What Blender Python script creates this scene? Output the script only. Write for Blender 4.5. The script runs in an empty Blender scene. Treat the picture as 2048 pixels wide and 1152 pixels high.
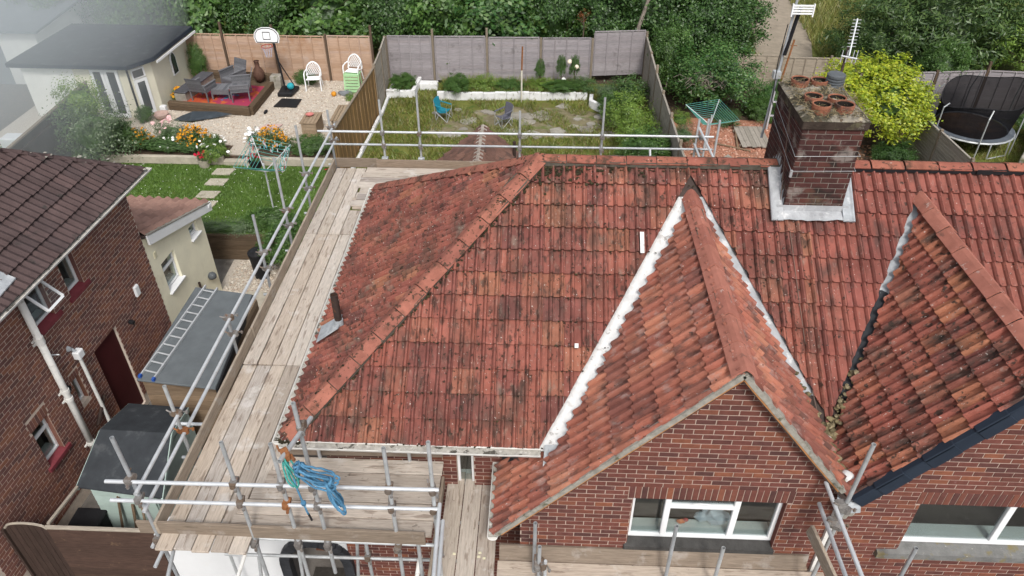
import bpy, bmesh, math, random
import numpy as np
from mathutils import Vector, Matrix
rng = random.Random(11)
nr = np.random.RandomState(5)
scene = bpy.context.scene
col = scene.collection
R = math.radians

# ------------------------------------------------------------------ camera
def set_camera():
    cam = bpy.data.cameras.new('camera')
    o = bpy.data.objects.new('camera', cam); col.objects.link(o)
    p, y = R(37.10), R(-2.317)
    f = Vector((math.sin(y)*math.cos(p), math.cos(y)*math.cos(p), -math.sin(p)))
    r = Vector((math.cos(y), -math.sin(y), 0)); u = r.cross(f)
    M = Matrix((r, u, -f)).transposed().to_4x4()
    M.translation = Vector((0, 0, 12.2))
    o.matrix_world = M
    cam.sensor_width = 36; cam.lens = 26.31
    cam.clip_start = 0.1; cam.clip_end = 1500
    scene.camera = o
set_camera()
CAM = Vector((0, 0, 12.2))
scene.render.resolution_x = 1024; scene.render.resolution_y = 576

# ------------------------------------------------------------------ light
SUN_EL, SUN_AZ = 50.0, 168.0        # overcast brightness a little behind and left of the camera
world = bpy.data.worlds.new('World'); scene.world = world; world.use_nodes = True
wn = world.node_tree.nodes; wl = world.node_tree.links
wn.clear()
sky = wn.new('ShaderNodeTexSky'); sky.sky_type = 'NISHITA'; sky.sun_disc = False
sky.sun_elevation = R(SUN_EL); sky.sun_rotation = R(SUN_AZ)
sky.air_density = 1.0; sky.dust_density = 4.0; sky.ozone_density = 1.0
hs = wn.new('ShaderNodeHueSaturation'); hs.inputs['Saturation'].default_value = 0.30
bg = wn.new('ShaderNodeBackground'); bg.inputs['Strength'].default_value = 0.13
wo = wn.new('ShaderNodeOutputWorld')
wl.new(sky.outputs[0], hs.inputs['Color']); wl.new(hs.outputs[0], bg.inputs['Color']); wl.new(bg.outputs[0], wo.inputs['Surface'])
sl = bpy.data.lights.new('sun', 'SUN'); sl.energy = 1.5; sl.angle = R(10); sl.color = (1.0, 0.965, 0.91)
so = bpy.data.objects.new('sun', sl); col.objects.link(so)
az = R(SUN_AZ); el = R(SUN_EL)
sd = Vector((math.sin(az)*math.cos(el), math.cos(az)*math.cos(el), math.sin(el)))
so.rotation_euler = sd.to_track_quat('Z', 'Y').to_euler(); so.location = (-10, -10, 30)
scene.view_settings.view_transform = 'Standard'; scene.view_settings.look = 'None'
scene.view_settings.exposure = 0.50; scene.view_settings.gamma = 1.0
scene.view_settings.use_curve_mapping = False
scene.cycles.volume_bounces = 2

# ------------------------------------------------------------------ materials
def mat(name, pal, rough=0.8, mott=(4.0, 0.25), bump=(60.0, 0.15), layers=(), spec=0.12, metal=0.0, gs=(1, 1, 1), objc=False, leaf=False, alpha=None):
    """pal: colours spread over the pieces; mott: mottling; layers: stains with a shape of their own (colour, scale, threshold, softness, stretch)."""
    m = bpy.data.materials.new(name); m.use_nodes = True
    N = m.node_tree.nodes; L = m.node_tree.links; N.clear()
    out = N.new('ShaderNodeOutputMaterial')
    geo = N.new('ShaderNodeNewGeometry'); oi = N.new('ShaderNodeObjectInfo')
    a = N.new('ShaderNodeMath'); a.operation = 'ADD'; L.new(oi.outputs['Random'], a.inputs[0]); L.new(geo.outputs['Random Per Island'], a.inputs[1])
    fr = N.new('ShaderNodeMath'); fr.operation = 'FRACT'; L.new(a.outputs[0], fr.inputs[0])
    ramp = N.new('ShaderNodeValToRGB'); L.new(fr.outputs[0], ramp.inputs[0])
    el_ = ramp.color_ramp.elements
    n = len(pal)
    while len(el_) < max(n, 1) and len(el_) < 32: el_.new(0.5)
    if n == 1: el_[0].color = el_[1].color = (*pal[0], 1)
    else:
        for i, c in enumerate(pal): el_[i].position = i/(n-1); el_[i].color = (*c, 1)
    if objc:
        tc = N.new('ShaderNodeTexCoord'); src = tc.outputs['Object']
    else: src = geo.outputs['Position']
    off = N.new('ShaderNodeVectorMath'); off.operation = 'MULTIPLY_ADD'
    L.new(src, off.inputs[0]); off.inputs[1].default_value = gs
    cmb = N.new('ShaderNodeCombineXYZ'); sc = N.new('ShaderNodeMath'); sc.operation = 'MULTIPLY'; sc.inputs[1].default_value = 0 if (gs == (1, 1, 1)) else 17.0
    L.new(fr.outputs[0], sc.inputs[0])
    for k in range(3): L.new(sc.outputs[0], cmb.inputs[k])
    L.new(cmb.outputs[0], off.inputs[2])
    vec = off.outputs[0]
    nz = N.new('ShaderNodeTexNoise'); nz.inputs['Scale'].default_value = mott[0]; nz.inputs['Detail'].default_value = 6; nz.inputs['Roughness'].default_value = 0.65
    L.new(vec, nz.inputs['Vector'])
    mr = N.new('ShaderNodeMapRange'); mr.inputs[1].default_value = 0.25; mr.inputs[2].default_value = 0.75
    mr.inputs[3].default_value = 1-mott[1]; mr.inputs[4].default_value = 1+mott[1]
    L.new(nz.outputs['Fac'], mr.inputs[0])
    mx = N.new('ShaderNodeVectorMath'); mx.operation = 'SCALE'
    L.new(ramp.outputs[0], mx.inputs[0]); L.new(mr.outputs[0], mx.inputs['Scale'])
    c = mx.outputs[0]
    for i, ly in enumerate(layers):
        lc, ls, lt, lsoft = ly[:4]; st = ly[4] if len(ly) > 4 else (1, 1, 1)
        mp = N.new('ShaderNodeVectorMath'); mp.operation = 'MULTIPLY_ADD'; L.new(geo.outputs['Position'] if not objc else src, mp.inputs[0]); mp.inputs[1].default_value = st; mp.inputs[2].default_value = (i*13.7, i*7.1, i*3.3)
        n2 = N.new('ShaderNodeTexNoise'); n2.inputs['Scale'].default_value = ls; n2.inputs['Detail'].default_value = 5; n2.inputs['Roughness'].default_value = 0.6
        L.new(mp.outputs[0], n2.inputs['Vector'])
        m2 = N.new('ShaderNodeMapRange'); m2.inputs[1].default_value = lt; m2.inputs[2].default_value = lt+lsoft; m2.clamp = True
        m2.inputs[4].default_value = ly[5] if len(ly) > 5 else 0.9
        L.new(n2.outputs['Fac'], m2.inputs[0])
        mix = N.new('ShaderNodeMix'); mix.data_type = 'RGBA'; L.new(m2.outputs[0], mix.inputs[0]); L.new(c, mix.inputs[6]); mix.inputs[7].default_value = (*lc, 1)
        c = mix.outputs[2]
    if leaf:
        d = N.new('ShaderNodeBsdfDiffuse'); t = N.new('ShaderNodeBsdfTranslucent'); ms = N.new('ShaderNodeMixShader'); ms.inputs[0].default_value = 0.28
        g = N.new('ShaderNodeBsdfGlossy'); g.inputs['Roughness'].default_value = 0.45; ms2 = N.new('ShaderNodeMixShader'); ms2.inputs[0].default_value = 0.045
        L.new(c, d.inputs[0]); L.new(c, t.inputs[0]); L.new(d.outputs[0], ms.inputs[1]); L.new(t.outputs[0], ms.inputs[2])
        L.new(ms.outputs[0], ms2.inputs[1]); L.new(g.outputs[0], ms2.inputs[2])
        L.new(ms2.outputs[0], out.inputs['Surface']); return m
    b = N.new('ShaderNodeBsdfPrincipled'); L.new(c, b.inputs['Base Color'])
    b.inputs['Roughness'].default_value = rough; b.inputs['Metallic'].default_value = metal
    b.inputs['Specular IOR Level'].default_value = spec
    if bump:
        bn = N.new('ShaderNodeTexNoise'); bn.inputs['Scale'].default_value = bump[0]; bn.inputs['Detail'].default_value = 4; L.new(vec, bn.inputs['Vector'])
        bp = N.new('ShaderNodeBump'); bp.inputs['Strength'].default_value = bump[1]; bp.inputs['Distance'].default_value = 0.02
        L.new(bn.outputs['Fac'], bp.inputs['Height']); L.new(bp.outputs[0], b.inputs['Normal'])
    L.new(b.outputs[0], out.inputs['Surface'])
    return m

MT = {}
MT['tile'] = mat('old_clay_tile', [(0.2408,0.0831,0.0618),(0.2782,0.1011,0.0742),(0.1766,0.0652,0.0551),(0.2515,0.0899,0.0674),(0.2836,0.1146,0.0786),(0.214,0.0742,0.0595),(0.1445,0.0618,0.0539),(0.2568,0.0921,0.0708),(0.1926,0.0697,0.0573),(0.3049,0.1348,0.0843),(0.2354,0.0809,0.0629),(0.2675,0.0944,0.0719),(0.1605,0.064,0.0551),(0.2461,0.0876,0.0674),(0.2729,0.1011,0.0742),(0.2033,0.0764,0.0618)],
    0.9, (2.6, .45), (90, .4), [((.068,.052,.044), 1.4, .50, .16, (2.2,1,1), .65), ((.045,.032,.027), 5.0, .54, .10, (2.6,1,1), .75), ((.026,.021,.015), 15.0, .60, .05), ((.58,.54,.49), 30.0, .66, .03, (1,1,1), .9), ((.30,.215,.17), 9.0, .58, .14, (3,1,1), .55), ((.24,.21,.17), 3.0, .60, .12, (1.5,1,1), .45)])
MT['tile4'] = mat('pink_clay_tile', [(0.3068,0.1126,0.0801),(0.3776,0.1476,0.1001),(0.2124,0.0826,0.065),(0.3304,0.1226,0.0876),(0.4248,0.1814,0.1176),(0.2596,0.0951,0.0725),(0.3186,0.1301,0.0901),(0.177,0.0725,0.06),(0.354,0.1276,0.0901),(0.2832,0.1026,0.075),(0.4012,0.1814,0.1201)],
    0.85, (2.6, .32), (90, .4), [((.075,.050,.046), 2.4, .53, .12, (1,2.4,1), .7), ((.36,.29,.27), 5.0, .55, .14, (1,2.6,1), .5), ((.06,.045,.04), 14.0, .63, .06), ((.56,.52,.48), 26.0, .675, .03, (1,1,1), .8)])
MT['tile2'] = mat('orange_clay_tile', [(0.2585,0.0869,0.0641),(0.3135,0.1144,0.0778),(0.209,0.0755,0.0606),(0.352,0.1487,0.0858),(0.275,0.095,0.0698),(0.2365,0.0801,0.0629),(0.3135,0.1373,0.0938),(0.198,0.0721,0.0595),(0.2915,0.0984,0.0732),(0.264,0.0881,0.0675)],
    0.85, (2.6, .42), (90, .4), [((.052,.042,.037), 1.9, .50, .14, (1,2.3,1), .85), ((.040,.032,.027), 11.0, .58, .06), ((.56,.52,.48), 26.0, .655, .03, (1,1,1), .85), ((.40,.17,.07), 5.0, .66, .10, (1,2.5,1), .5), ((.30,.22,.19), 8.0, .58, .14, (1,3,1), .5)])
MT['tile3'] = mat('dark_red_tile', [(0.2258,0.0764,0.0612),(0.252,0.0874,0.0677),(0.189,0.0666,0.0557),(0.2625,0.0983,0.0743),(0.2152,0.0743,0.0612)],
    0.85, (2.6, .38), (90, .4), [((.062,.047,.043), 2.2, .51, .16, (2.5,1,1), .65), ((.040,.032,.027), 14.0, .61, .06), ((.52,.47,.43), 26.0, .665, .03, (1,1,1), .8), ((.30,.21,.18), 9.0, .59, .14, (3,1,1), .5)])
MT['ridgep'] = mat('pink_ridge_clay', [(.34,.135,.10),(.38,.155,.115),(.31,.12,.09),(.36,.14,.105)], 0.9, (4.0, .25), (80, .35), [((.09,.06,.05), 5.0, .60, .10, (1,1,1), .7), ((.50,.42,.38), 12.0, .63, .06, (1,1,1), .6)])
MT['hipridge'] = mat('mossy_hip_tile_clay', [(.27,.104,.076),(.30,.12,.085),(.24,.092,.070)], 0.9, (4.0, .35), (80, .4), [((.05,.038,.026), 2.2, .55, .12, (1,1,1), .8), ((.05,.036,.026), 14.0, .56, .06), ((.48,.42,.36), 19.0, .68, .04, (1,1,1), .7)])
MT['ridge'] = mat('ridge_tile_clay', [(.26,.094,.068),(.30,.115,.078),(.22,.08,.06),(.28,.10,.072)], 0.85, (4.0, .32), (80, .3),
    [((.05,.038,.026), 3.5, .55, .10, (1,1,1), .8), ((.055,.04,.03), 16.0, .58, .06), ((.48,.42,.36), 19.0, .68, .04, (1,1,1), .7)])
MT['brownpan'] = mat('brown_pantile', [(.13,.075,.06),(.16,.09,.07),(.105,.062,.052),(.145,.085,.068)], 0.9, (3.0, .3), (70, .3), [((.30,.27,.25), 9.0, .70, .04, (1,1,1), .8), ((.05,.045,.04), 5.0, .58, .12)])
MT['neighpan'] = mat('dark_concrete_tile', [(.075,.053,.052),(.088,.060,.058),(.066,.048,.048)], 0.9, (3.0, .25), (60, .3), [((.32,.30,.28), 7.0, .715, .03, (1,1,1), .8), ((.04,.036,.034), 4.0, .60, .12)])
MT['pinkpan'] = mat('pink_brown_pantile', [(.29,.175,.14),(.33,.20,.16),(.26,.155,.125)], 0.9, (3.0, .2), (60, .2))
MT['brick'] = mat('red_brown_brick', [(.13,.050,.040),(.16,.060,.047),(.105,.044,.038),(.185,.070,.050),(.125,.052,.045),(.085,.042,.038),(.15,.058,.047),(.23,.088,.052),(.14,.054,.044),(.165,.062,.05)],
    0.88, (12.0, .22), (120, .35), [((.36,.30,.30), 3.0, .705, .08, (1,1,1), .5)])
MT['brickn'] = mat('brown_brick', [(.205,.098,.079),(.245,.115,.086),(.17,.085,.072),(.275,.126,.083),(.19,.092,.08),(.14,.078,.07),(.225,.104,.082)],
    0.88, (12.0, .22), (120, .35))
MT['brickc'] = mat('sooty_chimney_brick', [(.065,.028,.025),(.085,.034,.030),(.052,.026,.025),(.10,.040,.032),(.045,.025,.024)],
    0.9, (9.0, .35), (100, .4), [((.30,.27,.245), 3.0, .54, .10, (1,1,1), .6), ((.13,.115,.075), 2.3, .57, .14, (1,1,1), .65), ((.024,.022,.020), 4.0, .56, .10)])
MT['mortar'] = mat('pale_mortar', [(.44,.345,.29)], 0.95, (14.0, .18), (90, .4))
MT['mortarn'] = mat('buff_mortar', [(.62,.53,.45)], 0.95, (14.0, .18), (90, .4))
MT['mortarc'] = mat('sooty_mortar', [(.19,.165,.145)], 0.95, (14.0, .3), (90, .4))
MT['mortargrey'] = mat('grey_bedding_mortar', [(.30,.285,.25)], 0.95, (10.0, .35), (60, .6), [((.10,.10,.06), 8.0, .58, .1)])
MT['cement'] = mat('orange_stained_undercloak', [(.42,.19,.075)], 0.9, (10.0, .3), (60, .4))
MT['white'] = mat('white_upvc', [(.78,.79,.80)], 0.35, (3.0, .05), None)
MT['gutterw'] = mat('weathered_white_gutter', [(.70,.69,.66)], 0.5, (6.0, .12), None, [((.22,.20,.16), 9.0, .60, .1, (1,1,1), .7)])
MT['lead'] = mat('grey_lead', [(.34,.36,.38)], 0.55, (8.0, .25), (30, .3), [((.62,.63,.64), 6.0, .56, .12, (1,1,1), .6)])
MT['whitelead'] = mat('white_painted_valley', [(.68,.68,.675)], 0.6, (5.0, .18), (35, .4), [((.40,.38,.36), 5.0, .56, .12, (1,1,1), .7), ((.20,.18,.16), 9.0, .63, .06, (1,1,1), .7)])
MT['flash'] = mat('chalky_lead_flashing', [(.36,.37,.385)], 0.6, (5.0, .25), (35, .4), [((.62,.62,.62), 6.0, .56, .10, (1,1,1), .7), ((.24,.24,.25), 9.0, .62, .08, (1,1,1), .7)])
MT['blacklead'] = mat('black_bitumen_valley', [(.035,.037,.042)], 0.5, (8.0, .3), (30, .3), [((.45,.46,.48), 8.0, .66, .06, (1,1,1), .8)])
MT['verge'] = mat('dark_blue_grey_dry_verge', [(.020,.028,.042),(.025,.034,.05)], 0.45, (5.0, .15), None)
MT['black'] = mat('black_plastic', [(.018,.018,.02)], 0.45, (8.0, .2), None)
MT['dark'] = mat('dark_interior', [(.012,.012,.013)], 0.9, (3.0, .2), None)
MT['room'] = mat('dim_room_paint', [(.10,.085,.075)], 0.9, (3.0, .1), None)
MT['pale'] = mat('pale_sill_board', [(.50,.53,.51)], 0.5, (3.0, .1), None)
wood_l = [((.17,.125,.09), 5.0, .57, .16), ((.55,.52,.50), 2.3, .60, .12, (1,1,1), .6)]
brd = [(.40,.345,.29),(.48,.425,.37),(.345,.295,.25),(.54,.485,.43),(.30,.265,.24),(.44,.37,.305),(.50,.45,.40),(.41,.335,.27)]
MT['boardx'] = mat('scaffold_board_along_x', brd, 0.85, (6.0, .28), (22, .3), [((.15,.105,.078), 2.2, .56, .08, (1.2,8,8), .6), ((.60,.575,.55), 3.0, .60, .10, (1,1,1), .5), ((.11,.09,.075), 12.0, .655, .05, (1,1,1), .65)], gs=(.7,9,9))
MT['boardy'] = mat('scaffold_board_along_y', brd, 0.85, (6.0, .28), (22, .3), [((.15,.105,.078), 2.2, .56, .08, (8,1.2,8), .6), ((.62,.595,.57), 3.0, .58, .10, (1,1,1), .55), ((.11,.09,.075), 12.0, .655, .05, (1,1,1), .65)], gs=(9,.7,9))
brd2 = [(.24,.185,.14),(.28,.22,.165),(.20,.16,.125),(.26,.205,.16)]
MT['toex'] = mat('toe_board_along_x', brd2, 0.88, (6.0, .32), (22, .3), [((.38,.35,.32), 3.0, .58, .10, (1,1,1), .5), ((.10,.08,.06), 2.0, .60, .1, (1.2,8,8), .6)], gs=(.7,9,9))
MT['toey'] = mat('toe_board_along_y', [(.32,.26,.205),(.36,.30,.24),(.29,.24,.19)], 0.88, (6.0, .32), (22, .3), [((.42,.40,.37), 3.0, .58, .10, (1,1,1), .5), ((.13,.10,.08), 2.0, .60, .1, (8,1.2,8), .6)], gs=(9,.7,9))
MT['steel'] = mat('galvanised_tube', [(.42,.44,.455),(.48,.50,.51),(.37,.39,.41),(.44,.455,.46)], 0.5, (7.0, .22), (60, .12), [((.20,.20,.20), 9.0, .64, .08, (1,1,1), .7), ((.28,.19,.13), 6.0, .71, .05, (1,1,1), .6)], spec=.5, metal=.35)
MT['alloy'] = mat('bright_tube', [(.50,.52,.54),(.55,.57,.59)], 0.45, (7.0, .14), (60, .1), [((.35,.34,.33), 9.0, .66, .08, (1,1,1), .6)], spec=.5, metal=.25)
MT['clamp'] = mat('coupler_steel', [(.19,.175,.165),(.26,.25,.24),(.17,.12,.085)], 0.6, (30.0, .35), None, [((.22,.10,.045), 14.0, .60, .1)], metal=.4)
MT['rust'] = mat('rusty_coupler', [(.26,.11,.045),(.20,.085,.04)], 0.8, (25.0, .4), None)
MT['rope'] = mat('blue_rope', [(.075,.20,.33),(.10,.25,.40),(.06,.165,.28)], 0.85, (60.0, .35), (180, .5))
MT['ropeg'] = mat('green_rope', [(.06,.32,.27),(.10,.40,.38)], 0.85, (60.0, .3), (180, .5))
def glass(name):
    m = bpy.data.materials.new(name); m.use_nodes = True
    N = m.node_tree.nodes; L = m.node_tree.links; N.clear()
    o = N.new('ShaderNodeOutputMaterial'); t = N.new('ShaderNodeBsdfTransparent'); t.inputs[0].default_value = (.86,.90,.90,1)
    g = N.new('ShaderNodeBsdfGlossy'); g.inputs['Roughness'].default_value = 0.02; g.inputs['Color'].default_value = (.8,.83,.85,1)
    f = N.new('ShaderNodeLayerWeight'); f.inputs[0].default_value = 0.5
    mr = N.new('ShaderNodeMapRange'); mr.inputs[1].default_value = .1; mr.inputs[2].default_value = 1.0; mr.inputs[3].default_value = .03; mr.inputs[4].default_value = .28
    L.new(f.outputs['Facing'], mr.inputs[0])
    ms = N.new('ShaderNodeMixShader'); L.new(mr.outputs[0], ms.inputs[0]); L.new(t.outputs[0], ms.inputs[1]); L.new(g.outputs[0], ms.inputs[2]); L.new(ms.outputs[0], o.inputs['Surface'])
    return m
MT['glass'] = glass('window_glass')
MT['frost'] = mat('obscured_glass', [(.10,.12,.12)], 0.18, (4.0, .3), (40, .1), spec=.6)
MT['panel'] = mat('dark_reflecting_glass', [(.035,.042,.045)], 0.06, (2.0, .4), None, spec=.6)

# ------------------------------------------------------------------ mesh builder
class MB:
    def __init__(s): s.v = []; s.f = []
    def add(s, vs, fs):
        b = len(s.v); s.v.extend([tuple(x) for x in vs]); s.f.extend([tuple(i+b for i in f) for f in fs]); return s
    def box(s, x0, x1, y0, y1, z0, z1):
        return s.add([(x0,y0,z0),(x1,y0,z0),(x1,y1,z0),(x0,y1,z0),(x0,y0,z1),(x1,y0,z1),(x1,y1,z1),(x0,y1,z1)],
                     [(0,3,2,1),(4,5,6,7),(0,1,5,4),(1,2,6,5),(2,3,7,6),(3,0,4,7)])
    def beam(s, p0, p1, w, h, up=(0,0,1)):
        p0 = Vector(p0); p1 = Vector(p1); d = (p1-p0).normalized(); u = Vector(up)
        sd_ = d.cross(u)
        if sd_.length < 1e-4: sd_ = d.cross(Vector((1,0,0)))
        sd_.normalize(); u = sd_.cross(d).normalized()
        a = sd_*w/2; b = u*h/2
        vs = [p0-a-b, p0+a-b, p0+a+b, p0-a+b, p1-a-b, p1+a-b, p1+a+b, p1-a+b]
        return s.add(vs, [(0,1,2,3),(4,7,6,5),(0,4,5,1),(1,5,6,2),(2,6,7,3),(3,7,4,0)])
    def tube(s, p0, p1, r, n=10, r1=None, caps=True, hollow=False):
        p0 = Vector(p0); p1 = Vector(p1); d = (p1-p0).normalized(); r1 = r if r1 is None else r1
        a = d.orthogonal().normalized(); b = d.cross(a)
        vs = []
        for p, rr in ((p0, r), (p1, r1)):
            for i in range(n):
                t = 2*math.pi*i/n; vs.append(p + (a*math.cos(t)+b*math.sin(t))*rr)
        fs = [(i, (i+1) % n, n+(i+1) % n, n+i) for i in range(n)]
        if hollow:
            for p, dd in ((p0, 1), (p1, -1)):
                for q in (0, .12):
                    for i in range(n):
                        t = 2*math.pi*i/n; vs.append(p + d*dd*q + (a*math.cos(t)+b*math.sin(t))*r*.84)
            for k, base in ((0, 0), (1, n)):
                o = 2*n + k*2*n
                for i in range(n):
                    j = (i+1) % n
                    fs.append((base+i, o+i, o+j, base+j)); fs.append((o+i, o+n+i, o+n+j, o+j))
                fs.append(tuple(o+n+i for i in range(n)))
        elif caps: fs += [tuple(range(n-1, -1, -1)), tuple(range(n, 2*n))]
        return s.add(vs, fs)
    def path(s, pts, r, n=6, closed=False, taper=None):
        P = [Vector(p) for p in pts]; m = len(P); vs = []; fs = []
        a = None
        for k in range(m):
            d = (P[(k+1) % m] if (closed or k < m-1) else P[k]) - (P[k-1] if (closed or k > 0) else P[k])
            d.normalize()
            if a is None: a = d.orthogonal().normalized()
            a = (a - d*a.dot(d))
            if a.length < 1e-5: a = d.orthogonal()
            a.normalize(); b = d.cross(a)
            rr = r if taper is None else r*(1+(taper-1)*k/(m-1))
            for i in range(n):
                t = 2*math.pi*i/n; vs.append(P[k] + (a*math.cos(t)+b*math.sin(t))*rr)
        for k in range(m if closed else m-1):
            k2 = (k+1) % m
            for i in range(n): fs.append((k*n+i, k*n+(i+1) % n, k2*n+(i+1) % n, k2*n+i))
        if not closed: fs += [tuple(range(n-1, -1, -1)), tuple((m-1)*n+i for i in range(n))]
        return s.add(vs, fs)
    def lathe(s, prof, c=(0,0,0), n=16, caps=True):
        vs = []; fs = []
        for (r, z) in prof:
            for i in range(n):
                t = 2*math.pi*i/n; vs.append((c[0]+r*math.cos(t), c[1]+r*math.sin(t), c[2]+z))
        for k in range(len(prof)-1):
            for i in range(n): fs.append((k*n+i, k*n+(i+1) % n, (k+1)*n+(i+1) % n, (k+1)*n+i))
        if caps: fs += [tuple(range(n-1, -1, -1)), tuple((len(prof)-1)*n+i for i in range(n))]
        return s.add(vs, fs)
    def prism(s, pts, ext):
        n = len(pts); e = Vector(ext); P = [Vector(p) for p in pts]
        vs = P + [p+e for p in P]
        fs = [tuple(range(n-1, -1, -1)), tuple(range(n, 2*n))] + [(i, (i+1) % n, n+(i+1) % n, n+i) for i in range(n)]
        return s.add(vs, fs)
    def blob(s, c, r, sub=1, jit=.2, sq=(1,1,1)):
        vs, fs = ICO[sub]; k = [1+rng.uniform(-jit, jit) for _ in vs]
        return s.add([(c[0]+x*r*q*sq[0], c[1]+y*r*q*sq[1], c[2]+z*r*q*sq[2]) for (x, y, z), q in zip(vs, k)], fs)
ICO = {}
for sub in (1, 2, 3):
    b_ = bmesh.new(); bmesh.ops.create_icosphere(b_, subdivisions=sub, radius=1.0)
    ICO[sub] = ([tuple(v.co) for v in b_.verts], [tuple(v.index for v in f.verts) for f in b_.faces]); b_.free()

WL = {}                                       # world position of every object that parents others
def _link(o, parent):
    col.objects.link(o)
    if parent is not None: o.parent = parent
def obj(name, mb, m, parent=None, smooth=False, bev=0, kind=None, fixn=True):
    if isinstance(mb, bpy.types.Mesh): me = mb; c = Vector((0,0,0)); arr = None
    else:
        arr = np.array([tuple(v) for v in mb.v], dtype=float)
        lo = arr.min(0); hi = arr.max(0); c = Vector(((lo[0]+hi[0])/2, (lo[1]+hi[1])/2, lo[2])); arr = arr-np.array(c)
        me = bpy.data.meshes.new(name); me.from_pydata(arr.tolist(), [], mb.f)
        if fixn or bev:
            bm = bmesh.new(); bm.from_mesh(me)
            if fixn: bmesh.ops.recalc_face_normals(bm, faces=bm.faces)
            if bev: bmesh.ops.bevel(bm, geom=list(bm.edges), offset=bev, segments=1, affect='EDGES')
            bm.to_mesh(me); bm.free()
        if smooth:
            me.polygons.foreach_set('use_smooth', [True]*len(me.polygons))
    if m is not None and len(me.materials) == 0: me.materials.append(MT[m] if isinstance(m, str) else m)
    o = bpy.data.objects.new(name, me); _link(o, parent)
    pw = WL[parent.name] if parent is not None else Vector((0,0,0))
    o.location = c-pw; WL[o.name] = c
    if kind: o['kind'] = kind
    return o
def inst(name, me, M, parent):                # one more piece that shares its mesh
    o = bpy.data.objects.new(name, me); _link(o, parent)
    o.matrix_basis = Matrix.Translation(-WL[parent.name]) @ M
    return o
def tag(o, label, cat, group=None):
    o['label'] = label; o['category'] = cat
    if group: o['group'] = group
    return o
def thing(name, label, cat, loc=(0,0,0), group=None):
    o = bpy.data.objects.new(name, None); col.objects.link(o); o.location = loc; o.empty_display_size = .2
    WL[o.name] = Vector(loc); return tag(o, label, cat, group)
def struct(name, mb, m, **k): return obj(name, mb, m, kind='structure', **k)
def copy_tree(root, loc, rz=0, label=None, scale=None):
    r = root.copy(); col.objects.link(r); r.location = loc; r.rotation_euler = (0, 0, rz); WL[r.name] = Vector(loc)
    if label: r['label'] = label
    if scale: r.scale = scale
    for ch in list(root.children):
        c = ch.copy(); col.objects.link(c); c.parent = r
        for g in list(ch.children):
            d = g.copy(); col.objects.link(d); d.parent = c
    return r
def mesh_np(name, V, F, m):
    me = bpy.data.meshes.new(name); V = np.asarray(V, dtype=np.float32); F = np.asarray(F, dtype=np.int32); k = F.shape[1]
    me.vertices.add(len(V)); me.vertices.foreach_set('co', V.ravel())
    me.loops.add(F.size); me.loops.foreach_set('vertex_index', F.ravel())
    me.polygons.add(len(F)); me.polygons.foreach_set('loop_start', np.arange(len(F), dtype=np.int32)*k)
    try: me.polygons.foreach_set('loop_total', np.full(len(F), k, dtype=np.int32))
    except Exception: pass
    me.update(calc_edges=True); me.validate()
    me.materials.append(MT[m] if isinstance(m, str) else m); return me
# ------------------------------------------------------------------ pieces (tiles, bricks, slats)
def in_view(p, pad=1.08):
    M = scene.camera.matrix_world.inverted() @ Vector(p)
    if M.z > -0.1: return False
    x = M.x/-M.z*26.31/18; y = M.y/-M.z*26.31/18*1024/576
    return abs(x) < pad and abs(y) < pad
scene.view_layers[0].update()
def finish(name, stuffname, parent, specs, limit):
    """specs: (matrix, mesh arrays (V, F), shared mesh or None, material). The largest in view become objects, the rest one joined part."""
    for s in specs:
        c = s[0] @ Vector(s[4]); d = (c-CAM).length
        s.append(d if in_view(c) else d+500)
    specs.sort(key=lambda s: s[5])
    for s in specs[:limit]:
        if s[5] > 499: break
        M, (V, F), me, m = s[:4]
        if me is None:
            me = bpy.data.meshes.new(name); me.from_pydata([tuple(v) for v in V], [], F); me.materials.append(MT[m])
        inst(name, me, M, parent); s.append(1)
    rest = {}
    for s in specs:
        if len(s) > 6: continue
        rest.setdefault(s[3], []).append(s)
    if not rest: return
    vs = []; fs = []; mi = []; names = list(rest)
    for k, m in enumerate(names):
        for s in rest[m]:
            b = len(vs); M = s[0]
            vs.extend([tuple(M @ Vector(v)) for v in s[1][0]]); fs.extend([tuple(i+b for i in f) for f in s[1][1]]); mi.extend([k]*len(s[1][1]))
    c = Vector(np.array(vs).mean(0)); me = bpy.data.meshes.new(stuffname)
    me.from_pydata([tuple(Vector(v)-c) for v in vs], [], fs)
    for m in names: me.materials.append(MT[m])
    me.polygons.foreach_set('material_index', mi)
    o = bpy.data.objects.new(stuffname, me); _link(o, parent); o.location = c-WL[parent.name]; o['kind'] = 'stuff'

def frame(o, u, n):                                 # local (u, outward, z) -> world
    u = Vector(u); n = Vector(n); return Matrix(((u.x, n.x, 0, o[0]), (u.y, n.y, 0, o[1]), (u.z, n.z, 1, o[2]), (0,0,0,1)))
class LB(MB):                                       # builder in a wall's own frame
    def __init__(s, M): super().__init__(); s.M = M
    def add(s, vs, fs): return super().add([tuple(s.M @ Vector(v)) for v in vs], fs)

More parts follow.
